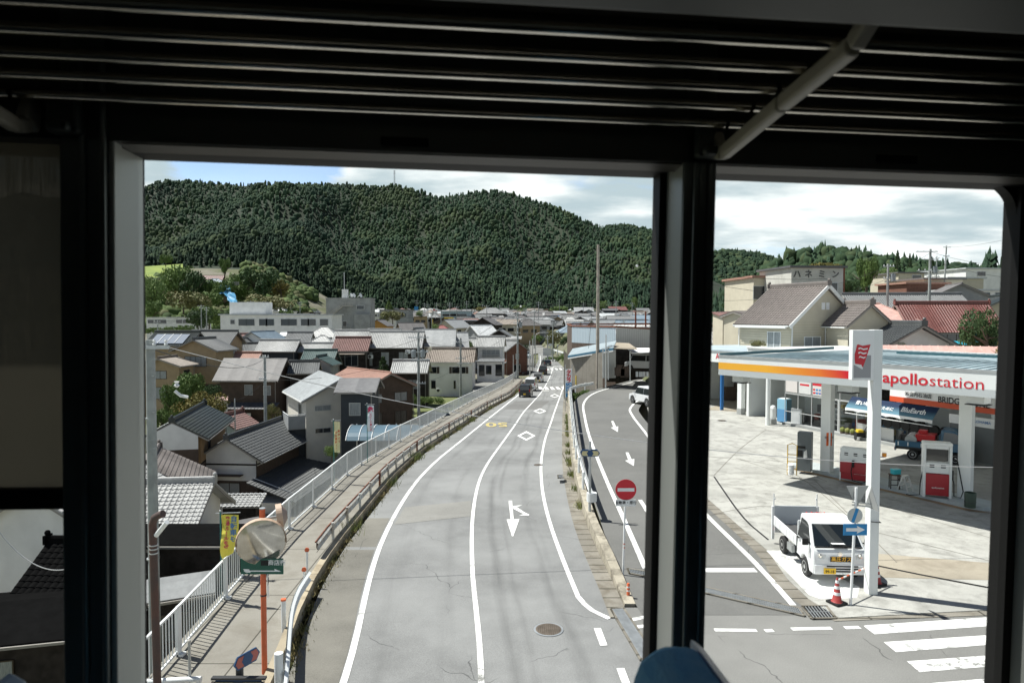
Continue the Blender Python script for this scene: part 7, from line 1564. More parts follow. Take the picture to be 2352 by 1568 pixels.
# ---- houses beyond on the right
hr = house2('cream clapboard house with brown tiled roof behind the filling station', (1896, 657), (1775, 661), 58, 7.6, 6.4, 3.0, 'mauve', 'cream', Yb=63.6, near=True, ov=.5, gov=.4, cap=True,
  wins=[('l', -1.4, 3.5, 1.8, 1.6, 'whitef', 'curtain'), ('b', 1.2, 3.9, 1.5, 1.6, 'whitef', 'curtain')], down=4)
Lh = hr.children[0].dimensions.x / 2 if False else (P(1896, 657, 58) - Vector((P(1775, 661, 63.6).x, 63.6, P(1896, 657, 58).z))).length / 2
b = MB()
for s3 in (-1, 1): b.bar((-Lh - .42, 0, 9.42), (-Lh - .42, s3 * 4.3, 5.95), .08, .28)
b.bar((-Lh, 4.35, 5.9), (Lh, 4.35, 5.9), .12, .14); b.build('white_fascia', M['gutterw'], hr); b = MB(); b.cyl((-Lh - .06, 3.7, 2.5), .05, 7.5, 8); b.build('downpipe', M['gutterw'], hr)
b = MB(); b.box((-Lh - .04, .25, 7.7), (.06, .35, .6)); b.box((-Lh - .04, -.25, 7.7), (.06, .35, .6)); b.build('gable_vent', M['white'], hr)
b = MB(); b.box((-Lh - .3, -2.7, 3.6), (.5, .75, 2.2)); b.build('water_heater', M['white'], hr, bevel=.02)
b = MB()
for z_ in np.arange(.6, 6.4, .22): b.box((0, 3.815, z_), (Lh * 2, .02, .02)); b.box((-Lh - .015, 0, z_), (.02, 7.6, .02))
b.build('clapboard_lines', mat('clapboard_edge', (.40, .35, .25), .9), hr)
h2 = house2('lower wing of the cream house with its own brown gable', (1997, 700), (1945, 702), 55, 3.6, 5.4, 1.5, 'mauve', 'cream', Yb=58, near=True, ov=.4, wins=[('l', .3, 3.6, .8, 1.0, 'alu', 'glass')], down=4, name='house_wing')
house('low left wing of the clapboard house with a balcony', 1722, 716, 66, 22, 3.4, 3.4, 5.2, .4, 'mauve', 'cream', style='plain', ov=.3, wins=[('f', 0, 3.0, 1.0, 1.4, 'bronze', 'glass')], down=5, name='house_wing', cap=False)
house('bright red tiled house with turquoise wall', 2163, 699, 78, -2, 9.0, 5.4, 5.0, 2.5, 'ribred', 'teal', near=True, ov=.8, wins=[('f', -.4, 2.6, 3.0, 1.6, 'bronze', 'glass'), ('f', 3.2, 2.4, 1.4, 1.8, 'alu', 'curtain')], down=5)
house2('white plastered house with dark tiled gable in front of the red roof', (2106, 748), (2010, 747), 52, 5.4, 4.0, 1.4, 'dark', 'whitewall', Yb=57, near=True, ov=.8, down=4)
house('turquoise sheet roofed porch under the red tiled house', 2160, 784, 66, -2, 4.4, 1.6, 2.2, .25, 'teal', 'wooddark', kind='shed', style='batten', ov=.2, cat='shed')
house('pale pink standing seam roof right behind the canopy', 2135, 797, 46, -20, 7.0, 5.4, 2.0, 1.0, 'pinkmetal', 'wooddark', style='batten', ov=.4, down=3, cap=False)
house('dark grey tiled roof with vent gable above the pink roof', 2070, 678, 95, -4, 15, 8, 3, 2.4, 'grey', 'whitewall', ov=.6, down=5)
house('small tan roofed house between the cream wing and the tall pole', 2010, 700, 80, -14, 7, 6, 3, 1.8, 'pinkmetal', 'wooddark', style='plain', ov=.5, kind='hip')
M['conc_sign'] = concrete_mat('sign_wall', (.56, .55, .50), stain=(.2, .19, .16), st=.4, sc=.3); sg_ = P(1828, 640, 105); 
ms = block('stained factory with a big lettered parapet above the cream roof', 1815, 1941, 615, 690, 100, 10, 'conc_sign', [(.2, .35, 2.2, 1.6), (.72, .35, 2.6, 1.8)], roofm='slatedark', rot=6, name='factory')
for ch, px in (('ハ', 1828), ('ネ', 1856), ('ミ', 1888), ('ン', 1921)):
    p = P(px, 629, 99.2); text(ch, 1.25, mat('faded_black', (.08, .08, .08), .8), ms, ms.matrix_world.inverted() @ frame(Vector(p), (1, .1, 0), (0, 0, 1)) if False else Matrix.Translation(((px - 1878) * 99.5 / FPX, -.06, P(px, 630, 99.5).z - ms.location.z)) @ Matrix.Rotation(R(90), 4, 'X'), 'lettering', bold=.02)
b = MB(); w_ = 126 * 100 / FPX; b.box((w_ / 2 + .1, 5, 1.6), (.3, 10, 6.4)); b.box((0, -.05, 5.02 - .15), (w_ + .3, .2, .2)); b.build('rust_edge', M['rust'], ms)
block('cream factory wing with rust edged roof left of the lettered parapet', 1730, 1816, 638, 700, 108, 12, 'cream', [(.22, .45, 2.6, 2.0), (.75, .6, 2.6, 1.0)], roofm='rust', rot=4, name='factory', par=.35)
rr_h = [
 ('cream two storey house with flat roof on the upper right', 2120, 2215, 642, 692, 120, 10, 'cream', [(.3, .5, 2, 1.4), (.8, .3, 2, 1.6)], 'slate'),
 ('white walled apartment house on the right hill', 2190, 2330, 668, 694, 112, 8, 'whitewall', [(.2, .5, 2, 1.3), (.5, .5, 2, 1.3), (.8, .5, 2, 1.3)], 'palemetal'),
 ('large cream gabled hall on the right hill', 2175, 2262, 640, 672, 128, 14, 'cream', [(.1, .3, 1.6, 1.2)], 'palemetal'),
 ('grey white flat hall highest on the right hill', 2215, 2340, 618, 640, 160, 20, 'whitewall', [(.3, .5, 2, 1)], 'palemetal'),
 ('low cream house with brick red terrace on the right', 2062, 2125, 628, 652, 150, 10, 'cream', [(.7, .5, 2, 1.6)], 'slate'),
 ('pale long roofed house with terracotta terrace', 2080, 2180, 652, 668, 118, 8, 'brick', [], 'rust'),
]
for (lb, a, c, t, bt, Y, dp, wl, wn, rf) in rr_h: block(lb, a, c, t, bt, Y, dp, wl, wn, roofm=rf, rot=5, name='hillside_house')
house('grey roofed house with brown gable on the right hill', 2190, 655, 108, 70, 9, 8, 3.6, 2.0, 'slate', 'greywall', style='plain', ov=.6, wins=[('l', 1, 1, 2, 1.6, 'alu', 'curtain')])
house('dark tiled gable with cream wall at the far right edge', 2300, 682, 90, 68, 9, 7, 2.6, 1.8, 'black', 'cream', ov=.7)
house('blue walled small house with solar roof left of the cream house', 1695, 722, 95, 10, 5, 5, 3, 1.6, 'dark', 'whitewall', ov=.4)
house('grey corrugated roof just right of the window pillar', 1660, 762, 80, 0, 8, 5, 2.4, 1.2, 'silver', 'tan', ov=.4)
house('pale blue flat building low behind the corrugated roof', 1680, 742, 110, 3, 8, 6, 2.6, .5, 'slatepale', 'paleblue', style='plain', cap=False)
house('maroon striped awning roof beside the cream left wing', 1690, 716, 72, 8, 4, 2.4, 2.6, .5, 'red', 'cream', kind='shed', ov=.2)
# ---- the far town: hand listed front rows, then the small crowd behind
fr = [ # label, px, py, Y, rot, L, W, hw, rise, roof, wall, kind
 ('grey roof with dark gable and white trim nearest the mirror bend', 1245, 741, 205, 70, 13, 11, 3.6, 3.4, 'grey', 'wooddark', 'gable'),
 ('big grey roofed hall with lattice gable left of the street lamp', 1165 + 30, 752, 190, 8, 17, 11, 3.2, 3.4, 'grey', 'tan', 'gable'),
 ('long pale tiled roof behind the lattice gable hall', 1150, 744, 225, 2, 22, 7, 3.2, 1.8, 'silver', 'greywall', 'gable'),
 ('dark gable house with bright eaves right of the lattice hall', 1212, 745, 212, 78, 10, 12, 4.2, 3.0, 'silver', 'wooddark', 'gable'),
 ('low silver roofed house with cream wall behind the bend hedge', 1233, 772, 185, 0, 8, 6, 2.8, 1.6, 'silver', 'tan', 'gable'),
 ('grey hipped roof directly above the corrugated warehouse', 1312, 752, 270, 0, 14, 9, 4, 2.6, 'silver', 'wooddark', 'hip'),
 ('blue grey hipped roof in the middle right of the town', 1341, 742, 235, 5, 18, 10, 3.4, 3.0, 'paleblue', 'greywall', 'hip'),
 ('grey gable house with pale side wall right of the tall pole', 1420, 735, 200, 24, 17, 10, 4.0, 3.2, 'slatepale', 'greywall', 'gable'),
 ('ribbed blue and brown roof close behind the warehouse masts', 1475, 744, 150, 0, 12, 8, 3, 2.6, 'silver', 'brown', 'gable'),
 ('pale blue roof strip above the ribbed roof', 1470, 737, 190, 0, 13, 6, 3, 1.4, 'paleblue', 'greywall', 'gable'),
 ('crimson roof at the right edge beside the window pillar', 1497, 776, 105, 0, 9, 7, 3, 2.0, 'redmetal', 'brown', 'gable'),
 ('white triangular gable near the white walled house', 1437, 722, 300, 60, 12, 10, 4, 3.2, 'slatepale', 'whitewall', 'gable'),
 ('white walled house with two storeys beneath the mountain', 1420, 726, 280, 0, 9, 8, 5.6, 2.0, 'grey', 'whitewall', 'gable'),
 ('bright blue roof in the centre of the far town', 1286, 725, 380, 0, 22, 12, 3, 2.8, 'blue', 'greywall', 'hip'),
 ('pale grey wide roof with blue tint at the right of the town', 1480, 724, 310, 0, 24, 14, 4, 3.6, 'paleblue', 'greywall', 'gable'),
 ('red orange roof alone at the foot of the forest', 1107, 716, 460, 0, 16, 9, 3, 2.6, 'rust', 'brown', 'hip'),
 ('red roof on the rise at the right foot of the mountain', 1417, 704, 520, 8, 13, 10, 5, 2.6, 'ribred', 'brown', 'gable'),
 ('dark green black barn below the red roof on the rise', 1400, 709, 480, 0, 10, 8, 7, 1.2, 'slatedark', 'charcoal', 'gable'),
 ('two storey grey house topmost at the foot of the forest', 1340, 706, 520, 0, 14, 10, 6, 3.0, 'slatepale', 'greywall', 'gable'),
 ('temple like hipped roof standing above its neighbours', 1128, 707, 420, 0, 18, 12, 3, 3.4, 'grey', 'wooddark', 'hip'),
 ('rust red gable left of the temple like roof', 1025 + 4, 728, 300, 78, 10, 11, 3.4, 2.8, 'grey', 'brown', 'gable'),
 ('dull red roof between the grey roofs near the pole', 1050 + 32, 732, 300, 0, 13, 7, 3, 2.0, 'red', 'brown', 'hip'),
 ('grey gable with hung laundry near the yellow flags', 1118, 730, 255, 72, 9, 9, 4.8, 2.4, 'slate', 'wooddark', 'gable'),
 ('cream gabled house beside the blue grey flat roof', 1042, 735, 250, 60, 11, 8, 3.4, 2.6, 'slatepale', 'cream', 'gable'),
]
for (lb, px, py, Y, rot, L_, Wd, hw_, rise, rf, wl, kd) in fr:
    if 1140 < px < 1300 and Y < 290 and 'warehouse' not in lb: k_ = 298 / Y; Y *= k_; L_ *= k_ * .8; Wd *= k_ * .8; hw_ *= 1.0; rise *= k_ * .8
    house(lb, px, py, Y, rot, L_, Wd, hw_, rise, rf, wl, kind=kd, style='plain', wins=[('f', -L_ * .2, hw_ * .35, 2.2, 1.3, 'bronze', 'glass'), ('f', L_ * .22, hw_ * .35, 2.2, 1.3, 'bronze', 'glass')])
# remaining small houses: one of the town's crowd of grey roofed houses before the mountain
rh = random.Random(21)
slots = []
for (Y, x0, x1, ymid, sp) in ((580, 860, 1500, 710, 15), (520, 880, 1500, 713, 16), (470, 880, 1500, 717, 18), (420, 900, 1500, 720, 19), (370, 1060, 1500, 725, 21), (330, 1090, 1500, 730, 23), (300, 1060, 1500, 735, 25), (240, 1330, 1500, 740, 30)):
    px = x0 + rh.random() * 10
    while px < x1: slots.append((px, ymid + rh.uniform(-2.5, 2.5), Y + rh.uniform(-20, 20))); px += sp * rh.uniform(.75, 1.3)
slots += [(560 + rh.random() * 180, 704 + rh.random() * 8, 420 + rh.random() * 60) for _ in range(4)]
gkinds = [('silver', 'whitewall'), ('grey', 'wooddark'), ('grey', 'greywall'), ('slate', 'tan'), ('silver', 'wooddark'), ('slatepale', 'greywall'), ('dark', 'brown'), ('brown', 'cream'), ('palemetal', 'whitewall'), ('red', 'brown')]
WLB = {'whitewall': 'white', 'wooddark': 'dark timber', 'greywall': 'grey', 'tan': 'tan', 'brown': 'brown', 'cream': 'cream'}
LBL = {'silver': 'silver tiled', 'grey': 'grey tiled', 'slate': 'brown grey', 'slatepale': 'pale grey', 'dark': 'dark tiled', 'brown': 'brown tiled', 'palemetal': 'pale sheet', 'red': 'faded red'}
protos = {}
for i, (px, py, Y) in enumerate(slots):
    k = rh.choices(range(len(gkinds)), [3, 4, 4, 3, 2, 2, 4, 1, 1, .6])[0]; hip = rh.random() < .3; key = (k, hip); rf, wl = gkinds[k]
    lb = 'small far house with %s %s roof and %s walls before the mountain' % (LBL[rf], 'hipped' if hip else 'gable', WLB[wl])
    rot = rh.choice([0, 0, 6, -8, 75, 84, 20])
    if key not in protos:
        Lh, Wh = rh.uniform(6.5, 10), rh.uniform(5.5, 7.5); protos[key] = house(lb, px, py, Y, rot, Lh, Wh, rh.uniform(3.2, 5.4), rh.uniform(1.5, 2.2), rf, wl, kind='hip' if hip else 'gable', style='plain', ov=.8, down=12, group='far town houses with %s %s roofs and %s walls' % (LBL[rf], 'hipped' if hip else 'gable', wl.replace('wall', '') or 'white'), wins=[('f', -Lh * .22, 1.2, 2.4, 1.3, 'bronze', 'glass'), ('f', Lh * .2, 1.2, 2.4, 1.3, 'bronze', 'glass'), ('l', 0, 1.2, 2.2, 1.3, 'bronze', 'glass')])
        protos[key]['_h'] = P(px, py, Y).z - protos[key].location.z
    else:
        c = copy_tree(protos[key]); p = P(px, py, Y); c.location = (p.x, p.y, p.z - protos[key]['_h']); c.rotation_euler = (0, 0, R(rot))
for o in list(protos.values()):
    pass
for o in bpy.data.objects:
    if '_h' in o: del o['_h']
# ================================================================== mountains and woods
from mathutils import noise as mnoise
RIDGE = [(-400, 470), (0, 452), (200, 440), (320, 440), (380, 430), (440, 410), (500, 414), (560, 419), (640, 416), (700, 419), (760, 421), (820, 420), (880, 424), (915, 420), (950, 430), (1010, 447), (1050, 441), (1100, 434), (1140, 433), (1190, 443), (1250, 461), (1300, 481), (1350, 503), (1400, 524), (1450, 541), (1500, 562), (1560, 592), (1640, 640), (1720, 690), (2400, 720)]
YF = [(-900, 560), (-430, 600), (-330, 640), (-250, 660), (0, 655), (200, 640), (600, 700)]
YR = 1120.
def mz(X, Y):
    px = CX + FPX * X / YR; pyr = ip(RIDGE, px); zr_ = CAMZ + (725 - pyr) * YR / FPX - 8; yf = ip(YF, X)
    t = min(1, max(0, (Y - yf) / (YR - yf))); zf = zt(X, yf)
    n_ = mnoise.fractal(Vector((X / 170., Y / 210., .3)), 1.0, 2.0, 4) * 26 * math.sin(math.pi * min(1, t * 1.0)) if 0 < t < 1 else 0
    sp_ = abs(mnoise.noise(Vector((X / 120. + Y / 900, 7.7, 2.1)))) * 60 * math.sin(math.pi * t) if 0 < t < 1 else 0
    z = zf + (zr_ - zf) * (t ** .95) + n_ - sp_
    z -= 6 * math.sin(X / 37.) * math.sin(math.pi * t) if 0 < t < 1 else 0
    if Y > YR: z = zr_ - (Y - YR) * .5
    return z
mx_ = list(np.arange(-900, 420, 20.)); my_ = [560 + 20 * i for i in range(36)]
b = MB(); vs = [(x, y, mz(x, y) if y >= ip(YF, x) - 25 else zt(x, y) - 3) for y in my_ for x in mx_]; n_ = len(mx_)
b.add(vs, [(j * n_ + i, j * n_ + i + 1, (j + 1) * n_ + i + 1, (j + 1) * n_ + i) for j in range(len(my_) - 1) for i in range(n_ - 1)])
struct(b.build('mountain', mat('forest_floor', (.014, .026, .012), .95, col2=(.022, .032, .014), vs=.02), smooth=True))
M['cedar'] = mat('cedar_foliage', (.016, .036, .022), .9, col2=(.036, .068, .036), vs=.009, spec=.2); M['cedar2'] = mat('broadleaf_dark', (.016, .034, .019), .9, col2=(.034, .062, .027), vs=.009, spec=.2); M['olive'] = mat('broadleaf_light', (.055, .078, .034), .9, col2=(.034, .056, .026), vs=.05, spec=.2)
def tmpl_conifer(seed, tiers=5, n=7):
    r_ = np.random.RandomState(seed); V = []; F = []
    for t in range(tiers):
        z0_ = .10 + .82 * t / tiers; z1_ = min(1.0, z0_ + .34); rad = (1 - z0_) ** .85 * (1 + .15 * r_.randn())
        o = len(V); ph = r_.rand() * 6
        for k in range(n): a = ph + 2 * math.pi * k / n; q = rad * (.72 + .5 * r_.rand()); V.append((q * math.cos(a), q * math.sin(a), z0_ + .05 * r_.randn()))
        V.append((.05 * r_.randn(), .05 * r_.randn(), z1_))
        for k in range(n): F.append((o + k, o + (k + 1) % n, o + n))
    return np.array(V), np.array(F)
def tmpl_blob(seed, n=90):
    bm = bmesh.new(); bmesh.ops.create_icosphere(bm, subdivisions=2, radius=1.0); r_ = random.Random(seed)
    for v in bm.verts: q = v.co * (1 + .34 * mnoise.noise(v.co * 1.7 + Vector((seed, 0, 0))) + .16 * r_.uniform(-1, 1)); v.co = Vector((q.x, q.y, q.z * .62 + .42))
    V = np.array([tuple(v.co) for v in bm.verts]); F = np.array([[v.index for v in f.verts] for f in bm.faces]); bm.free(); return V, F
def forest(name, pts, label, mats, kinds, cat='forest', hs=None):
    """pts: list of (x, y, z, height, radius, template index, material index)"""
    VV = []; FF = []; MI = []; o = 0
    for (x, y, z, h, r_, k, m_) in pts:
        V, F = kinds[k]; a = rnd.random() * 6.28; c, s_ = math.cos(a), math.sin(a)
        W_ = np.empty_like(V); W_[:, 0] = (V[:, 0] * c - V[:, 1] * s_) * r_ + x; W_[:, 1] = (V[:, 0] * s_ + V[:, 1] * c) * r_ + y; W_[:, 2] = V[:, 2] * h + z
        VV.append(W_); FF.append(F + o); MI.append(np.full(len(F), m_)); o += len(V)
    V = np.concatenate(VV); F = np.concatenate(FF); MI = np.concatenate(MI)
    me = bpy.data.meshes.new(name); me.vertices.add(len(V)); me.vertices.foreach_set('co', V.ravel()); me.loops.add(F.size); me.loops.foreach_set('vertex_index', F.ravel().astype(np.int32))
    me.polygons.add(len(F)); me.polygons.foreach_set('loop_start', np.arange(0, F.size, 3, dtype=np.int32)); me.polygons.foreach_set('loop_total', np.full(len(F), 3, dtype=np.int32))
    for m_ in mats: me.materials.append(m_)
    me.polygons.foreach_set('material_index', MI.astype(np.int32)); me.update(calc_edges=True)
    ob = bpy.data.objects.new(name, me); COL.objects.link(ob); return tag(ob, label, cat, kind='stuff')
def LMx(n, c): return mat('slope_leaf_' + n, c, .85, col2=tuple(x * .6 for x in c), vs=.1, spec=.2)
TK = [tmpl_conifer(1), tmpl_conifer(2), tmpl_conifer(3, 6, 6), tmpl_conifer(4, 4, 8), tmpl_blob(5), tmpl_blob(6)]
pts = []; Yc = 575.
while Yc < 1150:
    stp = 5.2 * (1 + (Yc - 600) / 1500)
    X = -.62 * Yc
    while X < .26 * Yc:
        x = X + rnd.uniform(-.5, .5) * stp; y = Yc + rnd.uniform(-.5, .5) * stp
        if y > ip(YF, x) - 4:
            nz = mnoise.noise(Vector((x / 70., y / 90., 1.3))) + .35 * mnoise.noise(Vector((x / 20., y / 25., 4.)))
            t = (y - ip(YF, x)) / (YR - ip(YF, x)); z = mz(x, y)
            if rnd.random() < .28 or nz > .17 and t > .08 or (nz > .08 and t > .5): h = rnd.uniform(7, 11); pts.append((x, y, z - 1, h * (.6 + .3 * rnd.random()), rnd.uniform(1.9, 3.1) * rnd.choice((.75, .9, 1, 1.35)), rnd.choice((4, 5)), (rnd.choice((0, 0, 1)) if nz < .1 and t > .2 else 3 if t < .2 else 1) if rnd.random() < .93 and nz < .34 else 2))
            else: h = rnd.uniform(6, 12) * (1.35 if t < .12 else 1.0 if t < .35 else .8); pts.append((x, y, z - 1, h, rnd.uniform(2.0, 3.6), rnd.randrange(4), (3 if t < .2 + nz * .5 else 0) if rnd.random() < .8 else 1))
        X += stp
    Yc += stp * .95
forest('mountain_forest', pts, 'dense dark cedar and broadleaf forest covering the long mountain', [M['cedar'], M['cedar2'], M['olive'], mat('cedar_deep', (.013, .026, .016), .9, col2=(.02, .036, .02), vs=.03, spec=.1)], TK)
def hill(name, prof, Yr, depth, zbase, label, sp, hr, mats_, conif=.5, rr=(2.4, 3.4)):
    """a wooded hill whose skyline follows prof (pixels) at distance Yr"""
    xs = [(px - CX) / FPX * Yr for px, py in prof]; zs = [CAMZ + (725 - py) * Yr / FPX - hr * .8 for px, py in prof]
    b = MB(); gx_ = np.linspace(xs[0], xs[-1], 40); gy_ = np.linspace(Yr - depth, Yr + depth * .6, 16)
    def hz(x, y): zr_ = float(np.interp(x, xs, zs)); t = (y - (Yr - depth)) / depth; t = t if t < 1 else 2 - t; return zbase + (zr_ - zbase) * max(0, t) ** .8
    b.add([(x, y, hz(x, y)) for y in gy_ for x in gx_], [(j * 40 + i, j * 40 + i + 1, (j + 1) * 40 + i + 1, (j + 1) * 40 + i) for j in range(15) for i in range(39)])
    struct(b.build(name, MATS['forest_floor'], smooth=True)); pts = []; y = Yr - depth
    while y < Yr + sp * 2:
        x = xs[0]
        while x < xs[-1]:
            xx = x + rnd.uniform(-.5, .5) * sp; yy = y + rnd.uniform(-.5, .5) * sp; c = rnd.random() < conif
            pts.append((xx, yy, hz(xx, yy) - .5, hr * rnd.uniform(.7, 1.25) * (1.25 if c else .85), rnd.uniform(*rr) * (.85 if c else 1.3), rnd.randrange(4) if c else rnd.choice((4, 5)), rnd.choice((0, 0, 1)) if c else rnd.choice((1, 1, 1, 2)))); x += sp
        y += sp
    forest(name.replace('hill', 'wood'), pts, label, mats_, TK)
FM = [M['cedar'], M['cedar2'], M['olive']]
pts = []
for k in range(1500):
    y = rnd.uniform(330, 600); x = rnd.uniform(-.56 * y, -.255 * y - 4); pp_ = (CX + FPX * x / y, 725 - FPX * (zt(x, y) - CAMZ) / y)
    if (pp_[1] > 650 and pp_[0] < 560 or pp_[1] > 690 and pp_[0] < 700 or pp_[0] > 560 and pp_[1] < 690) and not (486 < pp_[0] < 540 and 640 < pp_[1] < 700) and y > 345: pts.append((x, y, zt(x, y) - .5, rnd.uniform(5, 9), rnd.uniform(3, 5), rnd.choice((4, 5)), rnd.choice((0, 1, 1, 2))))
forest('slope_wood', pts, 'green broadleaf wood covering the slope on the left below the mountain', [LMx('a', (.06, .10, .032)), LMx('b', (.10, .145, .045)), LMx('c', (.12, .13, .055))], TK)
hill('back_hill', [(1340, 560), (1390, 520), (1420, 514), (1450, 517), (1500, 530), (1560, 552), (1640, 600)], 1700, 260, 100, 'distant wooded slope showing behind the right shoulder of the mountain', 9, 12, FM, .4, (4, 6))
hill('far_hill', [(1540, 600), (1600, 585), (1648, 573), (1700, 574), (1740, 580), (1775, 592), (1850, 610), (1960, 630)], 1500, 400, 20, 'hazy wooded far hill right of the window pillar', 10, 12, FM, .3, (4, 6))
hill('near_hill', [(1600, 705), (1660, 668), (1720, 640), (1770, 600), (1800, 580), (1860, 566), (1900, 567), (1960, 578), (2020, 590), (2080, 598), (2160, 606), (2260, 612), (2400, 600)], 430, 150, 8, 'rounded dark green wood behind the lettered parapet', 6, 8, FM, .3)
hill('right_hill', [(2245, 640), (2275, 596), (2300, 580), (2330, 572), (2420, 560)], 260, 40, 14, 'dark conifer wood at the far right edge', 4.5, 9, FM, .9)
hill('slope_wood_hill', [(1600, 720), (1650, 690), (1700, 664), (1740, 660), (1770, 672), (1800, 690)], 240, 60, 0, 'conifer grove beside the right edge of the window pillar', 4.5, 9, FM, .8)
# ------------------------------------------------------------------ single trees with leaf crowns
def leafmat(name, a, b_): return mat(name, a, .75, col2=b_, vs=1.2, spec=.3)
LM = {'green': leafmat('leaf_green', (.08, .135, .035), (.13, .19, .05)), 'dark': leafmat('leaf_dark', (.036, .07, .026), (.06, .10, .03)), 'bamboo': leafmat('leaf_bamboo', (.17, .24, .075), (.12, .18, .055)), 'yellow': leafmat('leaf_yellow', (.20, .155, .04), (.10, .11, .03)), 'autumn': leafmat('leaf_olive_brown', (.17, .155, .07), (.12, .14, .045)), 'pink': leafmat('leaf_pink', (.45, .2, .22), (.12, .13, .05))}
M['bark'] = mat('bark', (.09, .07, .05), .9, bump=.4, bs=8)
TP = {}
def crown_mesh(kind, seed, n=1500, lobes=9, flat=1.0, leaf=.05):
    r_ = np.random.RandomState(seed); cs = []
    for k in range(lobes):
        a = r_.rand() * 6.28; q = r_.rand() ** .5 * .62; z = .42 + .42 * r_.rand() * flat
        cs.append((q * math.cos(a), q * math.sin(a), z, .20 + .16 * r_.rand()))
    cs.append((0, 0, .72, .3)); V = np.zeros((n * 4, 3))
    for i in range(n):
        c = cs[r_.randint(len(cs))]; u = r_.randn(3); u /= np.linalg.norm(u); rad = c[3] * (.72 + .34 * r_.rand()); p = np.array([c[0] + u[0] * rad, c[1] + u[1] * rad, c[2] + u[2] * rad * .8])
        nn_ = u + .7 * r_.randn(3); nn_ /= np.linalg.norm(nn_); t_ = np.cross(nn_, r_.randn(3)); t_ /= np.linalg.norm(t_); w = np.cross(nn_, t_); s_ = leaf * (.6 + .8 * r_.rand())
        V[i * 4:i * 4 + 4] = [p - t_ * s_, p + w * s_ * .55, p + t_ * s_, p - w * s_ * .55]
    me = bpy.data.meshes.new('crown'); me.from_pydata(V.tolist(), [], [(4 * i, 4 * i + 1, 4 * i + 2, 4 * i + 3) for i in range(n)]); me.materials.append(LM[kind]); return me
def conifer_mesh(kind, seed, n=1300, leaf=.05):
    r_ = np.random.RandomState(seed); V = np.zeros((n * 4, 3))
    for i in range(n):
        z = .12 + .88 * r_.rand() ** 1.2; rad = (1.03 - z) ** .8 * .5 * (.55 + .5 * r_.rand()) * (1 + .25 * math.sin(z * 40)); a = r_.rand() * 6.28; p = np.array([rad * math.cos(a), rad * math.sin(a), z])
        t_ = np.array([math.cos(a), math.sin(a), -.25 + .4 * r_.randn()]) + .3 * r_.randn(3); t_ /= np.linalg.norm(t_); w = np.cross(t_, r_.randn(3)); w /= np.linalg.norm(w); s_ = leaf * (.6 + .8 * r_.rand())
        V[i * 4:i * 4 + 4] = [p - t_ * s_ * 1.3, p + w * s_ * .4, p + t_ * s_ * 1.3, p - w * s_ * .4]
    me = bpy.data.meshes.new('crown'); me.from_pydata(V.tolist(), [], [(4 * i, 4 * i + 1, 4 * i + 2, 4 * i + 3) for i in range(n)]); me.materials.append(LM[kind]); return me
def trunk_mesh(seed, con=False):
    r_ = random.Random(seed); b = MB(); b.tube([(0, 0, 0), (.02, .01, .3), (-.01, .02, .6), (0, 0, .9 if con else .75)], [.035, .028, .018, .006], 7)
    if not con:
        for k in range(6): a = k * 1.05 + r_.random(); b.tube([(0, 0, .3 + .04 * k), (.2 * math.cos(a), .2 * math.sin(a), .5), (.42 * math.cos(a), .42 * math.sin(a), .66)], [.016, .011, .004], 5)
    o = b.build('trunk', M['bark'], smooth=True); me = o.data; bpy.data.objects.remove(o); return me
TRK = [trunk_mesh(1), trunk_mesh(2), trunk_mesh(3, True)]
def tree(px, pyt, pyb, Y, wpx, kind, label, shape='round', group=None, name='tree', hidden=0.):
    """crown spans pyt..pyb in the picture at distance Y, wpx wide"""
    t = P(px, pyt, Y); k = Y / FPX; H_ = (pyb - pyt) * k; wd = wpx * k; e = thing(name, (t.x, t.y, t.z - H_), rnd.random() * 6.28, label, 'bush' if name in ('bush', 'hedge') else 'tree', group)
    key = (kind, shape, rnd.randrange(3))
    if key not in TP: TP[key] = conifer_mesh(kind, 20 + key[2], leaf=.05) if shape == 'cone' else crown_mesh(kind, 40 + key[2] + len(kind), n=5200 if shape == 'near' else 1800, lobes=14, leaf=.033 if shape == 'near' else .052)
    c = bpy.data.objects.new('crown', TP[key]); COL.objects.link(c); c.parent = e
    if name in ('bush', 'hedge'): c.scale = (wd / 1.5, wd / 1.5, H_ / .9); c.location = (0, 0, -H_ * .25)
    else: c.scale = (wd / (1.0 if shape == 'cone' else 1.7), wd / (1.0 if shape == 'cone' else 1.7), H_ / (1.0 if shape == 'cone' else .95)) ; c.location = (0, 0, -.0 if shape == 'cone' else -H_ * .05)
    tr = bpy.data.objects.new('trunk', TRK[2 if shape == 'cone' else rnd.randrange(2)]); COL.objects.link(tr); tr.parent = e; tr.scale = (H_, H_, H_)
    return e
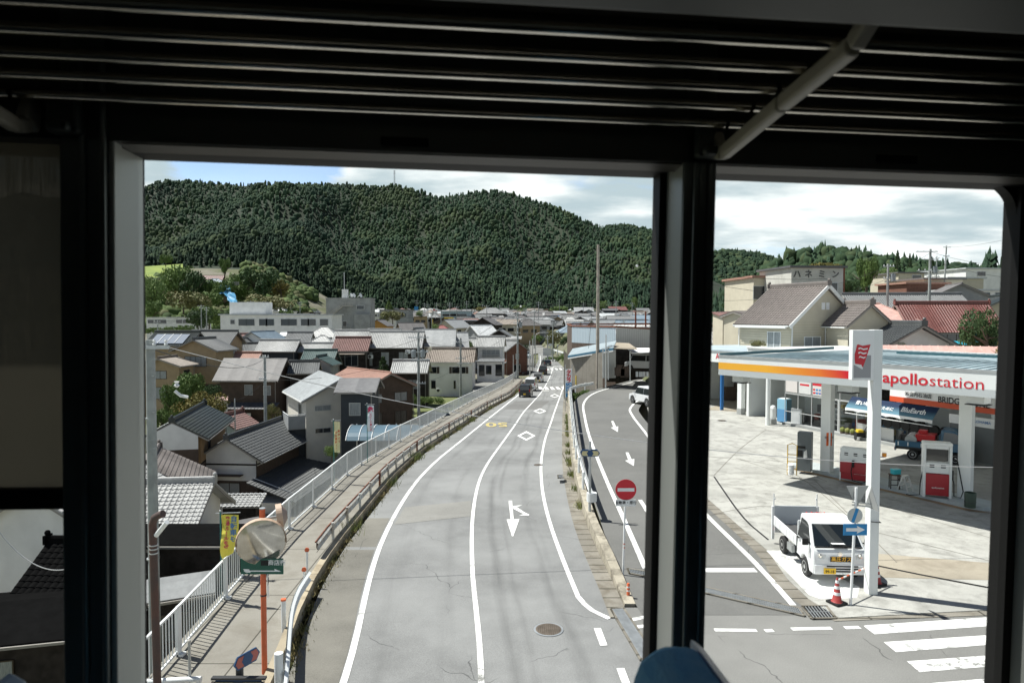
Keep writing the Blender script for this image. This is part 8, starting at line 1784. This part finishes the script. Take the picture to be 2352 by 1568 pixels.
TL = [ # left slope, bamboo and woods
 (400, 604, 700, 420, 90, 'bamboo', 'tall feathery bamboo grove crown below the sloping field', 'round'), (355, 640, 720, 390, 70, 'bamboo', 'pale bamboo clump at the left window edge', 'round'), (445, 622, 700, 410, 80, 'dark', 'dark tree in the middle of the left grove', 'round'),
 (500, 640, 705, 415, 80, 'green', 'green tree between the grove and the blue tarpaulin', 'round'), (350, 690, 745, 330, 60, 'green', 'bright green tree beside the far left school wing', 'round'), (420, 666, 722, 350, 120, 'autumn', 'broad olive brown tree crown on the left slope', 'round'),
 (480, 700, 760, 280, 90, 'green', 'leafy tree rising right of the far left school wing', 'round'), (455, 714, 768, 260, 70, 'dark', 'dark tree beside the poles near the school wing', 'round'), (600, 616, 700, 430, 110, 'dark', 'large dark round tree right of the blue tarpaulin', 'round'),
 (555, 626, 700, 440, 70, 'bamboo', 'yellow green bamboo left of the large dark round tree', 'round'), (645, 640, 690, 440, 50, 'yellow', 'yellowish bamboo fringe right of the large dark round tree', 'round'), (612, 680, 722, 330, 130, 'autumn', 'wide flat olive brown tree above the white temple hall', 'round'),
 (380, 584, 612, 520, 36, 'green', 'small round tree alone above the sloping field', 'round'), (515, 592, 640, 480, 34, 'green', 'slim green tree beside the slope cottage', 'round'), (535, 650, 700, 430, 60, 'green', 'bushy slope tree under the blue tarpaulin', 'round'), (475, 668, 712, 380, 70, 'green', 'mid green tree below the slope cottage', 'round'),
 (655, 712, 740, 240, 40, 'green', 'round green bush tree on the school roof line', 'round'), (645, 705, 735, 250, 16, 'dark', 'little dark conifer left of the temple hall steps', 'cone'), (663, 705, 735, 250, 16, 'dark', 'little dark conifer right of the temple hall steps', 'cone'),
 # gardens in the middle distance
 (398, 880, 985, 84, 80, 'green', 'leafy green garden tree below the laundry terrace', 'near'), (440, 856, 960, 88, 110, 'green', 'tall green garden tree with pale flowers', 'near'), (450, 900, 990, 80, 130, 'yellow', 'yellow orange garden tree in front of the green one', 'near'), (372, 936, 1000, 76, 60, 'green', 'green bush at the foot of the near grey pole', 'near'), (490, 880, 960, 86, 60, 'dark', 'dark garden shrub beside the little white shed', 'near'),
 (627, 925, 975, 80, 40, 'autumn', 'small pruned pine in the garden of the mauve roofed house', 'near'), (880, 819, 880, 104, 40, 'dark', 'dense dark green pine in front of the inn', 'cone'), (902, 872, 900, 100, 26, 'bamboo', 'pale green shrub right of the dense pine', 'near'),
 (762, 1020, 1060, 48, 36, 'bamboo', 'bright green bush at the foot of the cream banner', 'near'), (1040 + 38, 780, 815, 140, 30, 'bamboo', 'bright green tree behind the brown tiled white house', 'round'), (1105, 750, 775, 200, 30, 'dark', 'dark tree between the timber framed house and the pole', 'round'),
 (1208, 792, 826, 172, 22, 'dark', 'dark shrub wall at the corner of the side street', 'round'), (1000, 744, 760, 190, 20, 'bamboo', 'small palm like tree right of the pale roof', 'round'), (893, 690, 720, 420, 24, 'green', 'slim tree beside the far grey office', 'cone'), (963, 712, 735, 400, 20, 'bamboo', 'small tree beside the far road junction', 'round'), (902, 712, 745, 260, 60, 'autumn', 'olive tree right of the orange gable', 'round'), (1100, 704, 722, 480, 40, 'yellow', 'yellow green tree around the red orange roof', 'round'),
 (1190, 700, 716, 600, 40, 'green', 'low hedge row at the foot of the forest', 'round'), (1280, 702, 718, 560, 50, 'green', 'pale hedge patch right of the lone far pole', 'round'), (1385, 690, 716, 560, 30, 'bamboo', 'tall pale bamboo at the forest foot on the right', 'round'), (1440, 698, 716, 540, 40, 'green', 'round tree at the forest foot near the pillar', 'round'), (1322, 698, 716, 540, 30, 'dark', 'dark tree left of the topmost two storey house', 'round'), (1460, 680, 712, 560, 20, 'bamboo', 'slim bamboo near the right end of the forest foot', 'round'),
 (1198 + 75, 760, 800, 215, 44, 'autumn', 'brown green garden tree behind the curved street lamp', 'round'), (1300, 772, 800, 200, 34, 'dark', 'round dark garden tree left of the warehouse', 'round'), (1235, 768, 792, 265, 30, 'green', 'hedge tree at the far bend', 'round'), (1215, 760, 780, 290, 30, 'autumn', 'reddish garden bush in front of the lattice hall', 'round'),
 # right
 (1990, 590, 690, 150, 60, 'green', 'tall broadleaf tree right of the lettered parapet', 'near'), (1955, 640, 700, 140, 50, 'dark', 'dark tree against the rust edge of the factory', 'near'), (2030, 618, 680, 160, 60, 'bamboo', 'yellow green tree left of the hillside houses', 'near'), (1906, 602, 626, 210, 90, 'yellow', 'yellow green tree top peeping over the lettered parapet', 'round'), (2022, 672, 705, 110, 50, 'pink', 'pink flowering crape myrtle on the right hill', 'near'),
 (2062, 575, 620, 330, 16, 'dark', 'single pointed conifer on the right skyline', 'cone'), (2090, 582, 620, 330, 12, 'dark', 'smaller pointed conifer on the right skyline', 'cone'), (2140, 590, 616, 320, 18, 'dark', 'conifer between the two tall right hand poles', 'cone'), (2270, 706, 838, 46, 110, 'dark', 'big round dark green tree at the right edge of the filling station', 'near'), (2312, 780, 850, 42, 44, 'yellow', 'bright yellow shrub beside the big round tree', 'near'), (2060, 782, 800, 52, 40, 'bamboo', 'ivy clump on the wall of the white plastered house', 'near'),
 (1700, 650, 715, 130, 22, 'dark', 'tall dark conifer left of the cream factory', 'cone'), (1672, 640, 715, 140, 26, 'dark', 'tall dark conifer beside the window pillar', 'cone'), (1742, 782, 800, 52, 40, 'autumn', 'dry potted shrub on the balcony edge of the cream house', 'near'),
]
for (px, t, bt, Y, w, kd, lb, sh_) in TL: tree(px, t, bt, Y, w, kd, lb, sh_)
def tree_row(pts, label, kd, group, name='bush'): 
    for i, (px, t, bt, Y, w) in enumerate(pts): tree(px, t, bt, Y, w, kd, label, 'near' if Y < 150 else 'round', group, name=name)
tree_row([(346, 748, 768, 190, 30), (368, 748, 768, 190, 30), (392, 746, 768, 190, 32), (416, 742, 768, 190, 34), (440, 742, 768, 190, 32)], 'rounded hedge bush in the row under the far left school wing', 'green', 'hedge bushes under the school wing', 'hedge')
tree_row([(930, 905, 930, 94, 26), (948, 900, 930, 95, 26), (968, 905, 930, 96, 28), (988, 906, 928, 97, 28), (1008, 908, 928, 98, 28), (914, 896, 920, 94, 22)], 'leafy vegetable bush in the garden beside the white house', 'bamboo', 'vegetable plants in the garden')
tree_row([(1262, 815, 832, 190, 30), (1285, 812, 835, 180, 30), (1302, 806, 836, 172, 26), (1275, 800, 815, 205, 30)], 'roadside shrub between the far bend and the warehouse', 'green', 'roadside shrubs by the bend')
tree_row([(1316, 895, 930, 66, 40), (1334, 893, 925, 67, 40), (1352, 890, 915, 69, 34)], 'low green creeper bush behind the curved guard rail end', 'green', 'creepers behind the guard rail')
tree_row([(560 + i * 36, 700 + (i % 3) * 3, 716 + (i % 2) * 3, 430, 44) for i in range(5)], 'low green hedge clump on the bank above the school', 'green', 'hedge clumps on the left bank')
tree_row([(1150 + i * 42, 708 + (i % 3), 720, 560, 48) for i in range(8)], 'far hedge clump in the row at the foot of the forest', 'green', 'hedge clumps at the forest foot')
# grassy lawn and field patches
def patch(px_pts, fn, m, name, label=None, kind='structure'):
    b = MB(); vs = [fn(*p) for p in px_pts]; b.add(vs, [tuple(range(len(vs)))]); o = b.build(name, m, recalc=True)
    if o.data.polygons[0].normal.z < 0: o.data.flip_normals()
    o['kind'] = kind
    if label: o['label'] = label
    return o
patch([(880, 930), (905, 905), (1050, 905), (1110, 912), (1080, 935), (980, 960), (900, 952)], lambda a, c: G(a, c, -6.0), M['grass'], 'garden_ground')
patch([(1090, 870), (1190, 866), (1215, 880), (1120, 925), (1085, 905)], lambda a, c: G(a, c, -4.75), M['asphalt3'], 'parking_lot')
patch([(1160, 795), (1250, 789), (1285, 800), (1262, 806), (1232, 812), (1190, 818)], lambda a, c: G(a, c, -4.48), M['asphalt3'], 'far_bend_road')
patch([(1195, 818), (1225, 812), (1228, 850), (1200, 858)], lambda a, c: G(a, c, -4.5), M['asphalt2'], 'side_street')
fl = patch([(326, 612), (420, 606), (420, 640), (326, 650)], lambda a, c: P(a, c, 560 - (c - 606) * 2), M['field'], 'terraced_field')
patch([(560, 700), (700, 704), (720, 716), (560, 712)], lambda a, c: P(a, c, 560 - (c - 700) * 8), M['grass'], 'bank_grass')
# cottage and tarpaulin on the slope
house('red roofed cottage with two grey roofs high on the left slope', 486, 633, 440, 10, 14, 9, 4, 2.6, 'red', 'brown', style='plain', ov=.8, down=10)
house('small grey roofed outbuilding below the red roofed cottage', 494, 641, 425, 10, 12, 8, 3, 2.2, 'paleblue', 'tan', kind='hip', ov=.8, down=10)
b = MB(); r_ = random.Random(4); gxx = [(P(495 + 38 * u + 12 * v_ , 656 + 34 * v_ + 4 * u * (1 - v_) * 0 + (6 if u > .5 else 0) * v_, 418 - 22 * v_) + Vector((r_.uniform(-.3, .3), r_.uniform(-1, 1), r_.uniform(-.5, .5)))) for v_ in np.linspace(0, 1, 9) for u in np.linspace(0, 1 - 0, 8)]
b.add(gxx, [(j * 8 + i, (j + 1) * 8 + i, (j + 1) * 8 + i + 1, j * 8 + i + 1) for j in range(8) for i in range(7) if not (j > 3 and i < 3) and not (j < 3 and i > 5)])
tag(b.build('tarpaulin', mat('tarp_blue', (.06, .26, .44), .6), smooth=False), 'crumpled bright blue tarpaulin spread down the left slope', 'tarpaulin')
b = MB(); 
for i in range(12): b.box(P(500 + i * 4.3, 651, 424), (1.0, .15, 2.2))
tag(b.build('slope_wall', M['conc']), 'thin pale wall below the cottage on the left slope', 'wall')
# ================================================================== poles, lamps, wires, small signs
def upole(px, pyt, pyb, Y, label, r=.17, arms=(), mt='poleconc', tf=0, lean=0., group=None, zb=None, name='utility_pole', dr=None, brk=()):
    t = P(px, pyt, Y); bt = P(px, pyb, Y); z0_ = min(bt.z, zt(t.x, t.y) if zb is None else zb); h = t.z - z0_
    e = thing(name, (t.x + lean * h, Y, z0_), 0, label, 'utility pole', group)
    b = MB(); b.tube([(0, 0, 0), (-lean * h, 0, h)], [r * 1.25, r * .82], 12); b.build('pole', M[mt], e, smooth=True)
    for (pya, wpx, dx) in arms:
        z = P(px, pya, Y).z - z0_; w = wpx * Y / FPX; ox = dx * Y / FPX - lean * z; b = MB(); b.bar((ox - w / 2, -r, z), (ox + w / 2, -r, z), .09, .1); a = b.build('crossarm', M['lightsteel'], e)
        b = MB(); n_ = 4 if Y < 120 else 3
        for i in range(n_): b.lathe((ox - w / 2 + w * (i + .3) / (n_ - .4), -r, z + .04), [(.03, 0), (.06, .05), (.03, .1), (.05, .15), (.02, .2)], 8)
        b.build('insulators', M['white'], a)
    for i in range(tf):
        z = P(px, brk[0] if brk else pyt + 50, Y).z - z0_; b = MB(); b.lathe((((-1) ** i) * .55, -.15, z), [(.26, -.45), (.3, -.4), (.3, .35), (.24, .45)], 14); b.box((((-1) ** i) * .55, -.15, z + .5), (.08, .08, .2)); b.build('transformer', mat('transformer_grey', (.26, .29, .30), .5, .2), e, smooth=False)
    return e, Vector((t.x, Y, t.z))
e, tn = upole(345, 780, 1500, 20.5, 'thick grey concrete utility pole close by at the left window edge', .155, [(797, 96, 2)], lean=-.004)
b = MB()
for k in range(14): z_ = 15.2 - k * .55; b.box(((-1) ** k * .17, -.1, z_), (.06, .02, .02))
b.cyl((0, 0, 9.6), .168, .04, 12); b.cyl((0, 0, 13.9), .15, .03, 12); b.build('climbing_step', M['lightsteel'], e)
b = MB(); b.tube([(.85, -.15, 14.75), (1.0, -.1, 14.6), (1.2, -.05, 14.55)], .05, 6); b.lathe((.9, -.12, 14.85), [(.03, 0), (.09, .06), (.04, .12), (.08, .18)], 8); b.build('insulators', M['white'], e)
pr = P(353, 1200, 12.5); e = thing('lamp_pole', (pr.x, 12.5, -.1), 0, 'rusty brown bent pipe pole with a tube lamp at the left', 'lamp post')
zt_p = P(353, 1185, 12.5).z + .1; b = MB(); b.tube([(.03, 0, -2), (.0, 0, 1.8), (-.02, 0, zt_p - .15), (.02, 0, zt_p - .03), (.12, -.02, zt_p + .03), (.2, -.04, zt_p + .06)], .07, 12); b.build('pole', mat('brown_pipe', (.10, .045, .032), .6, col2=(.06, .04, .035), vs=3), e, smooth=True)
b = MB(); b.tube([(.07, -.05, zt_p - .34), (.36, -.22, zt_p - .04)], .045, 10); b.build('tube_lamp', M['white'], e, smooth=True)
b = MB()
for z_ in (.55, .62, .7): b.lathe((-.01, 0, zt_p - z_), [(.078, 0), (.08, .012), (.078, .02)], 12)
b.build('strap', M['alu'], e)
upole(1374, 562, 890, 72, 'tall tan concrete pole rising above the block walled shed', .165, [], 'poleconc2', lean=.0, zb=-.4)
e, t_ = upole(1392, 768, 872, 71, 'slim pale lamp post right beside the tall tan pole', .07, [], 'alu', zb=-.4, name='street_lamp'); b = MB(); b.tube([(0, 0, 4.6), (.3, -.1, 4.85), (.6, -.15, 4.9)], .04, 6); b.build('arm', M['alu'], e)
upole(961, 762, 960, 82, 'grey pole carrying two transformers and many crossarms beside the inn', .17, [(775, 48, 0), (808, 52, -2), (826, 40, 4), (880, 22, 6)], tf=2, brk=(812,))
upole(1058, 776, 906, 108, 'grey pole with three thin crossarms in front of the white house', .17, [(786, 22, 0), (823, 24, 0), (835, 28, 6)])
upole(608, 815, 975, 72, 'grey pole with small insulators in front of the mauve slate roof', .16, [(820, 22, 0), (870, 18, -4)])
upole(539, 915, 1012, 70, 'thin lamp pole left of the mauve slate roofed house', .07, [], 'lightsteel')
upole(1189, 716, 868, 128, 'tall busy utility pole at the street corner in front of the far town', .18, [(730, 16, 0), (742, 20, 0), (752, 22, 0), (765, 14, 0)], tf=1, brk=(745,))
upole(1217, 782, 856, 124, 'pale lamp post at the kerb just before the crossing', .1, [], 'alu', name='street_lamp')
upole(1223, 778, 842, 150, 'second pale post behind the kerb lamp post', .09, [], 'alu', name='street_lamp')
upole(1179, 815, 855, 118, 'small lamp post at the start of the fence', .07, [], 'alu', name='street_lamp')
e, t_ = upole(1230, 772, 830, 170, 'curved arm street lamp at the inside of the bend', .09, [], 'alu', name='street_lamp'); hh_ = t_.z - e.location.z; b = MB(); b.tube([(0, 0, hh_), (.2, 0, hh_ + .5), (1.0, 0, hh_ + .9), (2.6, 0, hh_ + .95)], .08, 8); b.box((2.9, 0, hh_ + .93), (.7, .3, .15)); b.build('lamp_arm', M['alu'], e)
upole(2040, 606, 746, 84, 'slim pole with small transformers above the red tiled roof', .15, [(612, 26, 0), (640, 24, 0)], tf=1, brk=(638,))
upole(2137, 572, 740, 88, 'busy utility pole with many crossarms on the right skyline', .17, [(578, 50, -10), (596, 36, 0), (622, 50, -6), (636, 30, 6)], tf=1, brk=(620,))
upole(2174, 564, 640, 120, 'leaning thin pole right of the busy skyline pole', .14, [(568, 18, 0), (588, 14, 0)], lean=-.03)
upole(2152, 588, 625, 150, 'short far pole between the two right hand skyline poles', .13, [(592, 10, 0)])
FW = []
farp = [(362, 736, 770, 180, 'left edge'), (462, 700, 770, 200, 'beside the dark grove tree'), (474, 704, 770, 210, 'in the school trees'), (552, 704, 745, 220, 'left of the olive tree'), (576, 690, 735, 240, 'above the white hall'), (650, 722, 760, 190, 'on the school roof line'), (596, 712, 735, 260, 'over the blue grey gables'), (689, 692, 735, 260, 'left of the concrete tower'), (728, 714, 760, 200, 'by the tower foot'), (668, 700, 724, 420, 'behind the temple hall'),
 (958, 688, 720, 460, 'beside the blue road sign'), (975, 695, 722, 440, 'right of the far junction'), (983, 697, 724, 420, 'left of the red and white sign'), (1003, 694, 720, 430, 'beside the red and white sign'), (992, 716, 750, 230, 'in front of the yellow flags'), (1013, 712, 750, 240, 'right of the yellow flags'), (1033, 694, 740, 300, 'over the blue grey flat roof'), (1049, 703, 745, 280, 'left of the temple like roof'), (1072, 690, 725, 420, 'left of the temple like roof, taller'),
 (1108, 698, 720, 480, 'behind the temple like roof'), (1148, 700, 730, 430, 'right of the corner pole'), (1118, 700, 740, 300, 'between the grey gables'), (1206, 706, 740, 330, 'left of the mirror bend roofs'), (1227, 708, 760, 250, 'above the lattice hall'), (1285, 686, 715, 520, 'lone at the forest foot'), (1237, 692, 740, 330, 'middle of the far town'), (1333, 738, 765, 150, 'thick and short behind the warehouse parapet'), (1340, 693, 715, 500, 'beside the topmost house'), (1415, 690, 740, 300, 'right of the tall tan pole'), (1433, 735, 760, 180, 'behind the warehouse roof'), (1452, 694, 735, 340, 'near the right end of the town'), (1270, 738, 815, 180, 'thick grey beside the garden tree'), (1258, 770, 812, 185, 'thin beside the electric cabinet')]
for (px, t, bt, Y, w) in farp:
    upole(px, t, bt, Y, 'far utility pole standing %s' % w, .16, [(t + 3, 12 if Y > 250 else 16, 0), (t + 8, 9, 0)], group='far utility poles')
fs_ = sorted(farp, key=lambda q: (q[3] // 130, q[0]))
for a, c in zip(fs_, fs_[1:]):
    if 20 < c[0] - a[0] < 320 and abs(a[3] - c[3]) < 150: FW.append((a, c))
# mast on the ridge
mp0 = P(906, 393, 1120); e = thing('radio_mast', (mp0.x, 1120, mp0.z - 30), 0, 'thin lattice radio mast on top of the ridge', 'mast'); b = MB()
for i in (-1, 1):
    for j in (-1, 1): b.bar((i * .9, j * .9, 0), (i * .7, j * .7, 30), .22)
for k in range(12): z_ = k * 2.5 + 1; b.bar((-.9, -.9, z_), (.9, .9, z_ + 2), .15); b.box((0, 0, z_ + (2 if k > 8 else 0)), (1.8 if k < 9 else 3, 1.8, .25))
b.build('lattice', M['greywall'], e)
# small signs in the distance
def sgn(px, py, Y, w, h, m, label, post=4, extra=None):
    p = P(px, py, Y); e = thing('road_sign', tuple(p), 0, label, 'sign'); k = Y / FPX; b = MB(); b.box((0, 0, 0), (w * k, .1, h * k)); pl = b.build('plate', m, e); b = MB(); b.bar((0, .1, h * k / 2), (0, .1, -h * k / 2 - post), .15); b.build('post', M['lightsteel'], e)
    return e, pl
sgn(956, 708, 420, 9, 8.5, M['signblue'], 'blue direction sign beside the far road junction'); e, pl = sgn(1000, 712, 400, 11, 8, M['white'], 'white sign with a red emblem at the far filling station')
b = MB(); b.box((-.75, -.08, .1), (.9, .04, 1.0)); b.box((.55, -.08, -.35), (.9, .04, .5)); b.build('red_emblem', M['signred'], pl)
sgn(1264, 792, 176, 7, 6, M['white'], 'small white board at the edge of the bend', 2); sgn(1257, 808, 0 + 168, 20, 18, M['whitewall'], 'white electric cabinet beside the bend', .2)
e, pl = sgn(1281, 793, 170, 3.4, 3.4, M['white'], 'little round white sign by the bend shrubs', 2)
sgn(1031, 730, 290, 22, 3, M['yellow'], 'yellow canopy stripe of the far filling station', 4); sgn(993, 740, 280, 3, 14, M['yellow'], 'yellow standing flag at the far filling station', 2)
e, pl = sgn(1315, 800 - 8, 150, 22, 6, M['whitewall'], 'white signboard with teal dots beyond the roadside shrubs', 1)
b = MB(); [b.box((i * .6 - .6, -.07, 0), (.3, .03, .3)) for i in range(3)]; b.build('dots', mat('teal_dots', (.02, .3, .28), .5), pl)
# guard rail and white fence at the bend
b = MB(); p0, p1 = P(1271, 807, 196), P(1294, 814, 183); e = thing('bend_rail', tuple(p0), 0, 'short white guard rail on the outside of the far bend', 'guard rail'); b.bar((0, 0, .5), tuple(p1 - p0 + Vector((0, 0, .5))), .1, .5); b.build('beam', M['fence'], e)
for t in (0.1, .4, .7, 1): b = MB(); b.cyl(tuple((p1 - p0) * t), .12, 1.2, 8); b.build('post', M['fence'], e)
# タカラ sign
ps_ = P(1306, 912, 66); e = thing('shop_sign', tuple(ps_), 0, 'upright sign with red katakana above blue writing beside the main road', 'sign'); k = 66 / FPX
b = MB(); b.box((0, 0, 1.35), (.62, .14, 2.75)); bd = b.build('board', M['white'], e, bevel=.03); b = MB(); b.box((0, -.075, .72), (.58, .01, 1.42)); b.build('blue_field', M['signblue'], bd)
for i, ch in enumerate('タカラ'): text(ch, .5, M['signred'], bd, frame((0, -.082, 2.45 - i * .42), (1, 0, 0), (0, 0, 1)), 'lettering', bold=.04)
text('システム', .3, M['white'], bd, frame((-.13, -.09, .95), (0, 0, -1), (1, 0, 0)), 'lettering', bold=.02)
text('木工', .26, M['white'], bd, frame((.13, -.09, 1.1), (0, 0, -1), (1, 0, 0)), 'lettering', bold=.02)
b = MB()
for x in (-.33, .33): b.cyl((x, 0, .9), .035, 4.6, 8)
b.build('post', M['lightsteel'], e)
# two yellowish stay guards
for (px, a_, c_, lb) in ((1323, 862, 885, 'yellow stay wire guard beside the katakana sign'),): p = P(px, c_, 72); e = thing('stay_guard', tuple(p), 0, lb, 'stay guard'); b = MB(); b.cyl((0, 0, .5), .06, 1.1, 8); b.build('tube', M['yellow'], e)
# wires
def wire(a, c, sag, r, label, m='cable', balls=(), n=24, group=None):
    a, c = Vector(a), Vector(c); pts = [a + (c - a) * (i / n) + Vector((0, 0, -4 * sag * (i / n) * (1 - i / n))) for i in range(n + 1)]
    b = MB(); b.tube([p - a for p in pts], r, 5); e = thing('overhead_wire', tuple(a), 0, label, 'wire', group); b.build('cable', M[m], e)
    for t in balls: b = MB(); b.ball((c - a) * t + Vector((0, 0, -4 * sag * t * (1 - t))), .14, 10); b.build('marker_ball', M['white'], e)
wire(P(385, 797, 20.4), P(2700, 1066, 22), 1.25, .012, 'pale twisted cable sweeping across the whole view from the near pole', 'cable_l', n=60)
wire(P(1373, 572, 72), P(1090, 775, 110), .3, .022, 'thin wire with a white ball running down left from the tall tan pole', 'cable', (.52,))
wire(P(1376, 576, 72), P(1900, 640, 70), 1.0, .02, 'upper thin wire running right from the tall tan pole')
wire(P(1376, 582, 72), P(1900, 680, 70), 1.0, .02, 'lower wire with white balls running right from the tall tan pole', 'cable', (.17, .3))
wire(P(1372, 575, 72), P(1352, 800, 74), -.2, .02, 'steep stay wire on the left of the tall tan pole')
for i, (a, c, s_, lb) in enumerate([((345, 800, 20.5), (608, 822, 72), .8, 'wire from the near pole to the slate roof pole'), ((608, 822, 72), (961, 778, 82), 1.0, 'wire from the slate roof pole to the transformer pole'), ((608, 872, 72), (961, 810, 82), 1.0, 'lower wire between the slate roof pole and the transformer pole'), ((961, 778, 82), (1058, 788, 108), .6, 'wire from the transformer pole to the white house pole'), ((1058, 788, 108), (1189, 732, 128), .6, 'wire from the white house pole to the corner pole'), ((1058, 824, 108), (1189, 754, 128), .6, 'lower wire from the white house pole to the corner pole'), ((961, 880, 82), (1058, 836, 108), .5, 'service wire behind the vegetable garden'), ((539, 920, 70), (608, 872, 72), .4, 'slack wire in the garden of the slate roofed house'),
  ((1189, 720, 128), (992, 718, 230), .8, 'wire from the corner pole toward the yellow flags'), ((1189, 732, 128), (1270, 740, 180), .6, 'wire from the corner pole across the bend'), ((1074, 690, 420), (1285, 688, 520), 2, 'far wire along the foot of the forest'), ((689, 694, 260), (958, 690, 460), 2, 'far wire passing behind the concrete tower'), ((362, 738, 180), (552, 706, 220), 1.2, 'wire above the far left school wing'),
  ((2040, 612, 84), (2137, 580, 88), .5, 'wire between the two right hand poles'), ((2040, 612, 84), (1640, 690, 90), 1.2, 'wire from the right hand pole down to the left'), ((2137, 578, 88), (2420, 610, 84), .8, 'wire leaving the busy skyline pole to the right'), ((2137, 596, 88), (2420, 640, 84), .8, 'lower wire leaving the busy skyline pole to the right'), ((2040, 640, 84), (1640, 720, 90), 1.2, 'lower wire from the right hand pole down to the left'), ((2174, 568, 120), (2420, 520, 90), .6, 'thin wire rising to the upper right corner')]):
    wire(P(*a), P(*c), s_, .018 if a[2] < 150 else .035, lb, 'cable')
wire(P(-60, 1130, 16), P(180, 1296, 16), .75, .012, 'pale twisted rope like cable hanging in the lower left pane', 'cable_l', n=30)
for a, c in FW:
    for dz in (4, 9): wire(P(a[0], a[1] + dz, a[3]), P(c[0], c[1] + dz, c[3]), 1.0, .03, 'thin dark wire strung between two far utility poles above the roofs', 'cable', n=10, group='far overhead wires')
